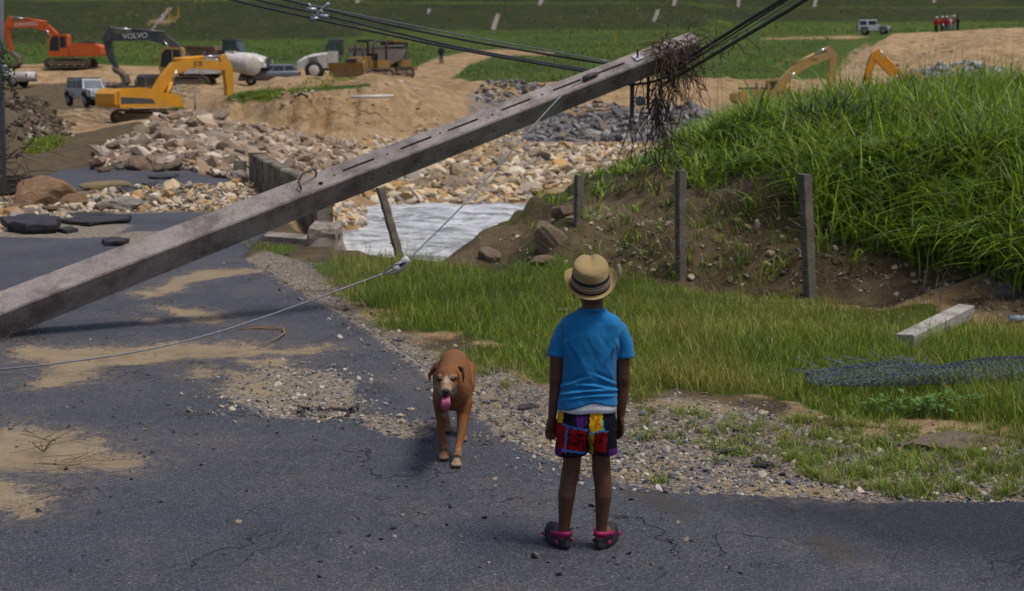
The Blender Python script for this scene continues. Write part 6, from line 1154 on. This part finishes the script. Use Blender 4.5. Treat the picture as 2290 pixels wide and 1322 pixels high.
for pts in ([(1285, 738, 0), (1262, 741, 0), (1250, 765, 0), (1245, 784, 0), (1243.5, 796, 0)], [(1362, 738, 0), (1386, 741, 0), (1395, 765, 0), (1398, 784, 0), (1398.5, 799, 0)]):
    mb.tube([B(*p) for p in pts], [.034, .041, .041, .0395, .0405], 20)
sh = mb.build('shirt', BLUE, boy); remesh(sh, .0042, 11, .5); v = verts(sh); n = normals(sh); x, z = v[:, 0], v[:, 2]; cx = B(1319, 800).x
zf = lambda py: B(1319, py).z
fold = np.zeros(len(v))
for py, xo, sl, ln, amp in ((866, -.02, .10, .12, .007), (858, .05, -.22, .09, .006), (876, .01, .05, .11, .005), (843, .07, -.5, .05, .004), (850, -.08, .45, .05, .004)):
    u_ = x - cx - xo; d = z - (zf(py) + sl*u_*(1 if sl > .2 or sl < -.2 else 1) - 1.2*u_*u_); fold += amp*np.exp(-(d/.007)**2)*np.exp(-(u_/ln)**2) - amp*.8*np.exp(-((d - .013)/.008)**2)*np.exp(-(u_/ln)**2)
for s in (-1, 1):                                          # pulls out of the armpits
    for k in range(4 if s < 0 else 3):
        a = (-1.0 - .28*k - (.17 if s > 0 else 0) + .08*math.sin(k*5+s)); ox = cx + s*(.105 + .006*math.sin(k*3)); oz = zf(752 + 9*math.sin(k*2.3 + s)); ux = (x - ox)*-s; uz = z - oz; dd = ux*math.sin(-a) + uz*math.cos(-a)*1.; al = ux*math.cos(-a) - uz*math.sin(-a); fold += (.0034 + .0012*math.sin(k*7+s))*np.exp(-((dd + .25*al*al*math.sin(k*4))/.008)**2)*sstep(0, .03, al)*(1 - sstep(.05, .13, al))
fold += .007*fbm(x*9, z*3.5, 3, 91) + .006*fbm(x*20 + z*9, z*8, 3, 92)
arm = np.abs(x - cx) > .125; fold = np.where(arm, .004*fbm(x*25, z*14, 3, 93), fold)
set_verts(sh, v + n*1.7*fold[:, None]*np.where(n[:, 1:2] < .3, 1., .6))
mb = MB()                                                  # neck rib and sleeve/hem seams
mb.tube([B(1325, 691, 0) + Vector((.0575*math.cos(a), .052*math.sin(a), -.004 - .004*math.sin(a))) for a in np.linspace(0, 6.283, 33)], .0075, 8, 1, cap=False); mb.build('collar', BLUE, sh)
mb = MB(); rows(mb, [(868, 1316, 60, .082, 0), (890, 1314, 63, .088, -.005), (905, 1313, 65, .0905, -.006), (915, 1313, 65.5, .091, -.006), (916, 1313, 63, .088, -.006)], 36, lambda p, py: .003*math.sin((p.x)*40)*(py > 900)); us = mb.build('undershirt', WHITEC, boy)
# shorts with painted patches
mb = MB(); rows(mb, [(896, 1312, 61, .084, 0), (915, 1312, 63, .090, -.003), (940, 1311, 67, .098, -.006), (960, 1311, 69, .098, -.004), (975, 1311, 69, .090, 0)], 32)
for c0, c1, w0, w1 in ((1281, 1277, 35, 36.5), (1343, 1348, 35, 33)):
    rg_ = [ellring(B(c0 + (c1-c0)*f, 950 + 62*f + (2 if c1 < 1300 else 0)*f, 0), (w0 + (w1-w0)*f)/505, .088 - .012*f, 24, .9) for f in (0, .3, .6, .85, 1)]; mb.rings(rg_)
st = mb.build('shorts', attr_mat('painted_cloth', 'paint', .85, .15, .15, 220, .4), boy); remesh(st, .0036, 4, .4); v = verts(st); n = normals(st)
set_verts(st, v + n*(.006*fbm(v[:, 0]*14, v[:, 2]*6, 3, 95))[:, None])
W_ = v + np.array(br); px, py = project(W_[:, 0], np.full(len(v), YB - .085), W_[:, 2]); jx = 3.2*fbm(px*.16, py*.16, 4, 96)*2; jy = 3*fbm(px*.18, py*.16, 4, 97)*2; px2, py2 = px + jx, py + jy
col = np.tile(np.array([.006, .006, .012]), (len(v), 1))
def patch(x0, y0, x1, y1, c, hole=None, hc=None):
    s_ = (px2 > x0) & (px2 < x1) & (py2 > y0) & (py2 < y1); col[s_] = c
    if hole: q = s_ & (fbm(px*.22, py*.09, 5, hole) > .12); col[q] = hc
def line(x0, y0, x1, y1, w_, c=(.02, .20, .62)):
    dx, dy = x1-x0, y1-y0; t = np.clip(((px2-x0)*dx + (py2-y0)*dy)/(dx*dx+dy*dy), 0, 1); col[np.hypot(px2-x0-t*dx, py2-y0-t*dy) < w_] = c
RED = (.30, .006, .01); YL = (.66, .40, .008); PU = (.08, .012, .17)
patch(1236, 905, 1259, 949, YL, 1, (.75, .5, .02)); patch(1288, 915, 1312, 956, PU, 2, (.006, .006, .012)); patch(1318, 905, 1349, 966, YL, 3, (.42, .14, .008)); patch(1236, 951, 1268, 1016, RED, 4, (.12, .004, .006)); patch(1271, 957, 1313, 1012, RED, 5, (.03, .003, .004))
patch(1317, 968, 1328, 1020, (.5, .33, .01), 6, (.06, .1, .02)); patch(1328, 967, 1358, 1012, RED, 7, (.1, .004, .006)); patch(1362, 1007, 1390, 1022, PU); patch(1236, 1008, 1256, 1022, PU); patch(1372, 905, 1392, 930, (.02, .22, .62))
line(1258, 951, 1313, 960, 2.0); line(1269, 952, 1262, 1008, 1.8); line(1258, 1008, 1312, 1016, 2.2); line(1320, 969, 1352, 962, 2.0, (.02, .25, .5)); line(1350, 962, 1347, 940, 1.6, (.03, .3, .45)); line(1353, 966, 1361, 965, 1.0)
fr = n[:, 1] > .35; col[fr & (fbm(v[:, 0]*9, v[:, 2]*9, 2, 98) > .1)] = RED
set_attr(st.data, 'paint', col)
# clog sandals
CLOG = mat('black_foam', (.018, .019, .024), (.03, .03, .036), 30, .6, .2, 120); PINK = mat('magenta_foam', (.33, .012, .10), (.27, .01, .08), 30, .55)
for s in (-1, 1):
    h0, d = footdir[s]; sd = Vector((d.y, -d.x, 0)); out = []
    for k in range(28):
        a = 2*math.pi*k/28; yv = math.cos(a); xv = math.sin(a); w_ = .040 + .008*yv; out.append((xv*w_ + .005*s*(yv > 0)*yv*-1, .058 + yv*.104))
    W2 = lambda x, y, z: h0 + sd*x + d*y + Vector((0, 0, z)); c = MB()
    c.rings([[W2(x*k, .062 + (y-.062)*k, z) for x, y in out] for z, k in ((0, .93), (.006, 1.0), (.022, 1.02), (.028, .985), (.046, 1.0), (.05, .97))])
    dome = []
    for z, k in ((.04, 1.0), (.058, .95), (.075, .80), (.084, .55), (.086, .25)): dome.append([W2(x*k, .062 + .03*(1-k) + (max(y, .052)-.062)*k, z) for x, y in out])
    c.rings(dome); o = c.build('sandal', CLOG, boy); 
    c = MB(); arc = [W2(.046*math.cos(a), .042 + -.092*max(0, math.sin(a)) - .0*a, .062 + .012*math.sin(a)) for a in np.linspace(0, math.pi, 15)]; c.tube(arc, .0125, 8, .35, up=(0, 0, 1)) if False else c.rings([[p + Vector((0, 0, -.012)), p + Vector((0, 0, .012)), (p - W2(0, .04, p.z-h0.z))*.93 + W2(0, .04, p.z-h0.z) + Vector((0, 0, .012)), (p - W2(0, .04, p.z-h0.z))*.93 + W2(0, .04, p.z-h0.z) + Vector((0, 0, -.012))] for p in arc]); c.build('heel_strap', PINK, o)
    for xs in (-1, 1):
        for yv, z in ((.0, .03), (.12, .034)):
            a = MB(); q = W2(xs*(.0362 if yv < .05 else .0415), yv, z); e = MB(); a.box((0, 0, 0), (.006, .032, .013)); a.v = [q + sd*p.x + d*p.y + Vector((0, 0, p.z)) for p in a.v]; a.build('side_insert', PINK, o)
# straw hat
hb = B(1321, 633, .018); hr = Matrix.Translation(hb) @ Euler((R(27), R(-2), 0)).to_matrix().to_4x4()
def straw():
    m, nt, b = new_mat('straw'); n = NT(nt); g = nt.nodes.new('ShaderNodeNewGeometry')
    wv = nt.nodes.new('ShaderNodeTexWave'); wv.wave_type = 'BANDS'; wv.bands_direction = 'X'; wv.inputs['Scale'].default_value = 1.0; wv.inputs['Distortion'].default_value = .8; wv.inputs['Detail Scale'].default_value = 3
    a = n.attr('braid'); cmb = nt.nodes.new('ShaderNodeCombineXYZ'); n.L(n.math('MULTIPLY', n.sep(a.outputs['Color'])[0], 75.), cmb.inputs[0]); n.L(n.math('MULTIPLY', n.sep(a.outputs['Color'])[1], 40.), cmb.inputs[1]); n.L(cmb.outputs[0], wv.inputs[0])
    f = wv.outputs['Fac']; st_ = n.noise(500, 2, .6, n.scale((1, 1, .5)))
    c = n.mix(n.ramp(f, [(.15, 0), (.6, 1)]), (.24, .155, .05), (.64, .47, .19)); c = n.mix(n.ramp(st_, [(.45, 0), (.6, .6)]), c, (.38, .26, .095)); c = n.mix(n.ramp(n.noise(30, 4), [(.4, 0), (.7, .4)]), c, (.60, .47, .24))
    n.L(c, b.inputs['Base Color']); b.inputs['Roughness'].default_value = .6; n.bump(n.math('ADD', f, n.math('MULTIPLY', st_, .5)), .8, .004, b); return m
STRAW = straw(); seg = 96; prof = []                      # (radius, height, along)
for r_, z_ in ((.001, .112), (.02, .113), (.04, .1135), (.058, .111), (.068, .105), (.074, .096), (.077, .08), (.079, .055), (.0815, .03), (.083, .005), (.084, -.002), (.090, -.004), (.098, -.004), (.106, -.003), (.116, -.001), (.124, .002), (.127, .005), (.1265, .0025), (.117, -.005), (.098, -.0075), (.086, -.006), (.081, .0), (.078, .03), (.074, .07), (.06, .1), (.001, .106)): prof.append((r_, z_))
V = []; BR = []; s_ = 0
for i, (r_, z_) in enumerate(prof):
    if i: s_ += math.hypot(r_-prof[i-1][0], z_-prof[i-1][1])
    for k in range(seg):
        a = 2*math.pi*k/seg; ca, sa = math.cos(a), math.sin(a); br_ = max(0, (r_-.084)/.043); top = max(0, (z_-.085)/.03) if r_ < .08 else 0
        x = ca*r_*1.0; y = sa*r_*1.14; z = z_
        z += br_**1.4*(.034*abs(ca)**2.2 + .010*max(0, -sa)**2 - .02*max(0, sa)**2) ; x *= 1 - .10*br_*abs(ca)
        z -= top*(.020*math.exp(-(x/.02)**2)*(.4 + .6*(y/.1 + .3)) if y > -.06 else .0) ; x *= 1 - .10*top*max(0, sa)
        V.append((x, y, z)); BR.append((s_, k/seg, 0))
F = [(i*seg+k, i*seg+(k+1) % seg, (i+1)*seg+(k+1) % seg, (i+1)*seg+k) for i in range(len(prof)-1) for k in range(seg)]
hat = np_mesh('hat', V, [f[::-1] for f in F], STRAW, boy, True); set_attr(hat.data, 'braid', np.array(BR)); hat.matrix_local = hr
def band_mat():
    m, nt, b = new_mat('hat_band'); n = NT(nt); x = nt.nodes.new('ShaderNodeSeparateXYZ'); a = n.attr('band'); z = n.sep(a.outputs['Color'])[0]; ang_ = n.sep(a.outputs['Color'])[1]
    rp_ = nt.nodes.new('ShaderNodeValToRGB'); rp_.color_ramp.interpolation = 'CONSTANT'; e = rp_.color_ramp.elements; NV = (.012, .013, .026, 1); CRM = (.45, .36, .24, 1); OL = (.20, .15, .07, 1)
    stp_ = [(0, NV), (.22, CRM), (.28, NV), (.34, OL), (.40, NV), (.52, OL), (.58, NV), (.63, CRM), (.69, NV)]
    while len(e) < len(stp_): e.new(.5)
    for q, (p_, c_) in zip(e, stp_): q.position = p_; q.color = c_
    n.L(z, rp_.inputs[0]); zz = n.math('PINGPONG', n.math('MULTIPLY', ang_, 34.), .5); t_ = n.math('SUBTRACT', n.rng(z, .40, .52), n.math('MULTIPLY', zz, 2.)); on = n.math('LESS_THAN', n.math('ABSOLUTE', t_), .28); inz = n.math('MULTIPLY', n.math('GREATER_THAN', z, .41), n.math('LESS_THAN', z, .515))
    c = n.mix(n.math('MULTIPLY', on, inz), rp_.outputs[0], (.62, .66, .75)); n.L(c, b.inputs['Base Color']); b.inputs['Roughness'].default_value = .85
    w_ = nt.nodes.new('ShaderNodeTexWave'); n.L(n.scale((1, 1, 400)), w_.inputs[0]); w_.bands_direction = 'Z'; n.bump(w_.outputs['Fac'], .3, .002, b); return m
V = []; BA = []
for i in range(9):
    f = i/8; z_ = .001 + .056*f; r_ = .0865 - .0065*f + .0012*math.sin(math.pi*f)
    for k in range(seg): a = 2*math.pi*k/seg; V.append((math.cos(a)*r_, math.sin(a)*r_*1.14, z_)); BA.append((f, k/seg, 0))
F = [(i*seg+k, i*seg+(k+1) % seg, (i+1)*seg+(k+1) % seg, (i+1)*seg+k) for i in range(8) for k in range(seg)]
hbnd = np_mesh('hat_band', V, F, band_mat(), hat, True); set_attr(hbnd.data, 'band', np.array(BA))

# ------------------------------------------------------------------ the dog
dr_ = Vector((G(1015, 1020).x, 7.7, hz(float(G(1015, 1020).x), 7.7)))
def D(px, py, Y): return P(px, py, Y) - dr_
def DX(px, Y, z): p = P(px, 900, Y); return Vector((p.x, Y, z + dr_.z)) - dr_
mb = MB()
sk = D(1001, 846, 7.37); mb.ell(sk, (.065, .076, .067), 20); mb.ell(D(1001, 859, 7.34), (.057, .055, .047), 18)          # skull, cheeks
for s in (-1, 1): mb.ell(D(1001 + s*15, 842, 7.325), (.022, .02, .014), 12)                                           # brows
mb.tube([D(1000, 853, 7.33), D(999, 863, 7.27), D(997.5, 872, 7.215), D(997, 877, 7.19)], [.044, .036, .029, .024], 16, .9)  # muzzle
mb.tube([D(999, 878, 7.33), D(998, 888, 7.27), D(997, 892, 7.225)], [.036, .026, .017], 12, .55)                       # lower jaw, open
mb.tube([D(1003, 852, 7.40), D(1006, 862, 7.48), D(1010, 872, 7.58), D(1012, 878, 7.70)], [.062, .075, .092, .105], 20)  # neck
rg_ = []
for Y, px, z, a, b in ((7.53, 1010, .39, .055, .08), (7.60, 1011, .39, .078, .115), (7.70, 1013, .39, .094, .132), (7.84, 1016, .388, .103, .132), (8.0, 1017, .395, .097, .112), (8.12, 1017, .41, .084, .085), (8.24, 1016, .41, .086, .085), (8.33, 1015, .40, .068, .07), (8.38, 1014, .40, .04, .045)):
    c = DX(px, Y, z); rg_.append([c + Vector((a*math.cos(t), 0, b*math.sin(t))) for t in np.linspace(0, 2*math.pi, 25)[:-1]])
mb.rings(rg_)
for pts, rs in (([DX(993, 7.72, .38), DX(986, 7.73, .30), DX(985, 7.73, .235), DX(987, 7.69, .14), DX(991, 7.66, .07), DX(992, 7.63, .04)], [.060, .050, .034, .0215, .0195, .022]),
                ([DX(1030, 7.70, .38), DX(1037, 7.66, .30), DX(1036, 7.64, .235), DX(1030, 7.57, .14), DX(1024, 7.52, .08), DX(1021, 7.475, .045)], [.062, .052, .037, .0235, .021, .024]),
                ([DX(1038, 8.25, .38), DX(1040, 8.12, .29), DX(1040, 8.10, .24), DX(1039, 8.20, .14), DX(1036, 8.10, .07), DX(1034, 8.03, .035)], [.075, .058, .042, .022, .019, .022]),
                ([DX(994, 8.27, .38), DX(990, 8.18, .28), DX(991, 8.18, .23), DX(994, 8.36, .14), DX(998, 8.30, .07), DX(1000, 8.24, .035)], [.075, .058, .042, .022, .019, .022])):
    mb.tube(pts, rs, 14)
for px, Y in ((992, 7.60), (1020, 7.455), (1034, 8.0), (1000, 8.21)):
    c = DX(px, Y, .024); mb.ell(c + Vector((0, .004, -.002)), (.026, .032, .022), 14)
    for k, o_ in enumerate((-.021, -.0075, .0075, .021)): mb.ell(c + Vector((o_, -.027 + .006*(abs(o_) > .01), -.008)), (.0088, .021, .0135), 12)
mb.tube([DX(1014, 8.36, .44), DX(1013, 8.46, .40), DX(1012, 8.53, .31), DX(1013, 8.57, .22)], [.028, .022, .016, .008], 10)
FUR = None
def fur_mat():
    m, nt, b = new_mat('dog_fur'); n = NT(nt); k = n.rng(n.noise(240, 3, .7, n.scale((1, .35, .5))), .3, .7, .65, 1.25); c = n.mix(1., n.attr('fur').outputs['Color'], k, 'MULTIPLY'); n.L(c, b.inputs['Base Color']); b.inputs['Roughness'].default_value = .6; b.inputs['Specular IOR Level'].default_value = .35
    n.bump(n.math('ADD', n.noise(260, 3, .7, n.scale((1, .3, .5))), n.math('MULTIPLY', n.noise(14, 3), 1.2)), .6, .007, b); return m
dog = mb.build('dog', fur_mat()); remesh(dog, .005, 4, .5)
vg = dog.vertex_groups.new(name='body'); v = verts(dog)
for i, p in enumerate(v):
    if p[2] > .13: vg.add([i], min(1, (p[2]-.13)*8)*(.35 if p[1] < -.26 else 1), 'REPLACE')
sm_ = dog.modifiers.new('s', 'SMOOTH'); sm_.vertex_group = 'body'; sm_.factor = .5; sm_.iterations = 14
me = bpy.data.meshes.new_from_object(dog.evaluated_get(bpy.context.evaluated_depsgraph_get())); dog.modifiers.clear(); dog.vertex_groups.clear(); dog.data = me; dog.location = dr_; v = verts(dog); n = normals(dog)
tag(dog, 'reddish brown dog with greying muzzle walking towards the camera, tongue out', 'dog')
W_ = v + np.array(dr_); px, py = project(W_[:, 0], W_[:, 1], W_[:, 2]); Yv = W_[:, 1]; nz_ = fbm(v[:, 0]*30, v[:, 2]*30 + v[:, 1]*20, 4, 99)
col = np.array([.225, .085, .021])*(1 + .9*fbm(v[:, 0]*7, v[:, 2]*5 + v[:, 1]*5, 4, 100) + .5*fbm(v[:, 0]*40, v[:, 2]*14 + v[:, 1]*14, 3, 101))[:, None]
def blend(w_, c): 
    global col
    w_ = np.clip(w_, 0, 1)[:, None]; col = col*(1-w_) + np.array(c)*w_
head = Yv < 7.45
blend(sstep(7.5, 7.8, Yv)*.35*(v[:, 2] > .42), (.26, .10, .035))
grey = (.36, .26, .18); white = (.50, .42, .34)
mz = head*sstep(0, 1, 1.3 - np.hypot((px-998)/22, (py-872)/26) + nz_); blend(mz*.7, grey)
blend(head*sstep(0, .5, .9 - np.hypot((px-998)/7, (py-850)/22) + nz_)*.55, white)
for ex in (983, 1013): blend(head*sstep(0, .5, 1. - np.hypot((px-ex)/11, (py-843)/9) + .9*nz_)*.5, grey); blend(head*sstep(0, .5, 1. - np.hypot((px-ex)/8, (py-848)/6.5))*1.5, (.03, .018, .012))
for ex in (980, 1016): blend(head*sstep(0, .6, 1. - np.hypot((px-ex)/9, (py-872)/14) + .8*nz_)*.7, white)
for ex in (986, 1009): blend(head*sstep(0, .5, 1 - np.hypot((px-ex)/3, (py-886)/8))*.9, (.015, .012, .012))
blend((1 - sstep(.02, .11, v[:, 2] + .08*nz_))*.75*(Yv < 7.56), (.40, .31, .23)); blend((1 - sstep(.0, .07, v[:, 2] + .05*nz_))*(Yv > 7.56)*.6, (.30, .2, .13))
blend((np.hypot((px-1000)/12, (py-928)/7) < 1)*(Yv < 7.75)*.6, (.5, .45, .4))
set_attr(dog.data, 'fur', col)
for s, ex in ((-1, 983.5), (1, 1012.5)):
    e = MB().ell(D(ex, 848, 7.288), (.0125, .009, .0105), 12).build('eye', mat('dog_eye', (.012, .008, .006), (.02, .012, .008), 30, .08, spec=.8), dog)
    # ear flap, folded down and out
    b0 = D(1001 + s*27, 826, 7.38); b1 = D(1001 + s*34, 828, 7.36); b2 = D(1001 + (s*41 if s < 0 else 35), 841, 7.345); b3 = D(1001 + (s*39 if s < 0 else 36), 856, 7.335)
    mb = MB(); mb.tube([b0, b1, b2, b3], [.024, .031, .027, .008], 12, .28, up=(s, -.25, .4)); o = mb.build('ear', mat('ear_fur', (.10, .03, .010), (.06, .018, .007), 40, .65, .4, 200), dog); remesh(o, .003, 4)
mb = MB(); mb.ell(D(997, 875.5, 7.18), (.0195, .015, .0155), 16); mb.ell(D(997, 881, 7.19), (.008, .01, .012), 10); nose = remesh(mb.build('nose', mat('dog_nose', (.010, .010, .012), (.02, .02, .022), 60, .3, .4, 200), dog), .0025, 3)
for s in (-1, 1): MB().ell(D(997 + s*3.6, 877, 7.167), (.0035, .004, .003), 8).build('nostril', HOLE_SHADE, nose)
mb = MB(); mb.tube([D(998.5, 882, 7.29), D(998, 886, 7.235), D(997.5, 889, 7.20)], [.031, .027, .020], 14, .42, up=(0, .3, 1)); mb.build('mouth', mat('mouth_dark', (.02, .010, .010), (.05, .015, .018), 30, .4), dog)
rg_ = []
for px_, py_, Y, w_, t_ in ((998, 884, 7.25, .018, .006), (997.5, 889, 7.19, .021, .0065), (997, 896, 7.168, .0225, .007), (996.5, 904, 7.165, .0265, .0075), (996, 912, 7.168, .0225, .007), (996, 917, 7.172, .011, .005), (996, 918.5, 7.174, .003, .003)):
    c = D(px_, py_, Y); rg_.append([c + Vector((w_*math.cos(a), t_*(.2 + math.sin(a)) + .004*(abs(math.cos(a)) < .3)*(math.sin(a) < 0), .0)) for a in np.linspace(0, 2*math.pi, 15)[:-1]])
mb = MB(); mb.rings(rg_); mb.build('tongue', mat('tongue', (.42, .10, .19), (.36, .08, .16), 40, .35, .3, 150), dog)
# claws
for px_, Y in ((992, 7.60), (1020, 7.455)):
    c = DX(px_, Y, .024)
    for o_ in (-.021, -.0075, .0075, .021): mb = MB(); q = c + Vector((o_, -.044 + .006*(abs(o_) > .01), -.008)); mb.tube([q, q + Vector((0, -.006, -.003)), q + Vector((0, -.010, -.010))], [.004, .0035, .001], 6); mb.build('claw', mat('claw', (.05, .04, .035), None, 10, .4), dog)

# ------------------------------------------------------------------ far people
def figure(loc, rotz, lab, top, legs, helmet=None, arms=0, group=None, held=False):
    mb = MB(); mb.ell((0, 0, 1.62), (.085, .1, .125), 12); mb.tube([(0, 0, 1.55), (0, 0, 1.42)], .06, 10)
    rg_ = [ellring(Vector((0, 0, z)), a, b, 14) for z, a, b in ((.88, .16, .11), (1.0, .15, .11), (1.2, .17, .12), (1.38, .20, .11), (1.45, .09, .07))]; mb.rings(rg_)
    for s in (-1, 1):
        mb.tube([(s*.19, 0, 1.38), (s*.25, -.02, 1.15), (s*.22, .14 if arms else .03, .98 if arms else .9), (s*.12, .22, 1.05) if arms else (s*.24, .06, .78)], [.055, .045, .04, .035], 8); mb.tube([(s*.085, 0, .92), (s*.10, .01, .5), (s*.11, 0, .08)], [.085, .06, .045], 10); mb.tube([(s*.11, -.05, .05), (s*.12, .15, .04)], .045, 8)
    o = mb.build('person', mat('far_skin', (.20, .10, .06), None, 5, .6)); remesh(o, .028, 2); o.location = loc; o.rotation_euler = (0, 0, rotz); tag(o, lab, 'person', group)
    mb = MB(); mb.rings([ellring(Vector((0, 0, z)), a, b, 16) for z, a, b in ((.86, .185, .135), (1.0, .175, .13), (1.2, .19, .14), (1.40, .21, .125), (1.47, .10, .085))])
    for s in (-1, 1): mb.tube([(s*.18, 0, 1.40), (s*.255, -.02, 1.13), (s*.25, .03, 1.02)], [.075, .068, .06], 10)
    mb.build('shirt', mat('far_' + top[0], top[1], None, 9, .85), o)
    mb = MB(); mb.rings([ellring(Vector((0, 0, z)), a, b, 14) for z, a, b in ((.80, .175, .13), (.95, .18, .13))])
    for s in (-1, 1): mb.tube([(s*.085, 0, .9), (s*.10, .01, .5), (s*.11, 0, .09)], [.105, .08, .065], 10)
    mb.build('trousers', mat('far_' + legs[0], legs[1], None, 9, .85), o)
    if helmet:
        mb = MB(); mb.rings([ellring(Vector((0, .01, z)), a, b, 16) for z, a, b in ((1.64, .15, .18), (1.655, .125, .145), (1.71, .115, .135), (1.76, .07, .09), (1.775, .01, .01))]); mb.build('helmet', mat('far_' + helmet[0], helmet[1], None, 9, .4), o)
    else: MB().ell((0, -.015, 1.67), (.092, .105, .10), 12).build('hair', mat('hair_black', (.012, .009, .008)), o)
    if held: MB().ell((.02, -.17, .85), (.13, .1, .12), 12).build('held_helmet', mat('far_whitehat', (.7, .7, .7)), o)
REDS = ('red', (.34, .012, .02)); WHT = ('pale', (.5, .48, .52)); NAV = ('navy', (.02, .025, .04)); BLK = ('black', (.012, .013, .016)); DEN = ('denim', (.05, .09, .18)); HW = ('whitehat', (.7, .7, .7)); GG = 'hard hatted people on the cut bank'
for px, py, Y, rz, lab, tp, lg, hm, ar, hd in ((2093, 76, 150, .1, 'person in red vest over black clothes and white hard hat, leftmost of the group', REDS, BLK, HW, 1, False), (2106, 75, 151, .3, 'person in red shirt and dark trousers, second from left, holding a white helmet', REDS, BLK, HW, 0, True), (2116, 75, 149, -.3, 'person in red shirt, jeans and white hard hat in the middle of the group', REDS, DEN, HW, 0, False), (2124, 74, 152, .2, 'person in pale shirt and pale trousers between two red shirts', WHT, ('tanpants', (.33, .28, .24)), ('grey', (.3, .3, .32)), 0, False),
                                               (2132, 73, 150, 1.2, 'person in red shirt and light jeans turned sideways near the right of the group', REDS, ('lightdenim', (.10, .18, .30)), HW, 0, False), (2141, 72, 152, -1.4, 'person in dark navy clothes, rightmost of the group', NAV, NAV, None, 0, False)):
    p = P(px, py, Y); figure(p, rz, lab, tp, lg, hm, ar, GG, hd)
p = P(987, 143, 132); figure(p, .2, 'person in dark jacket and jeans walking up the dirt track', NAV, ('jeans', (.06, .08, .13)), None, 0)
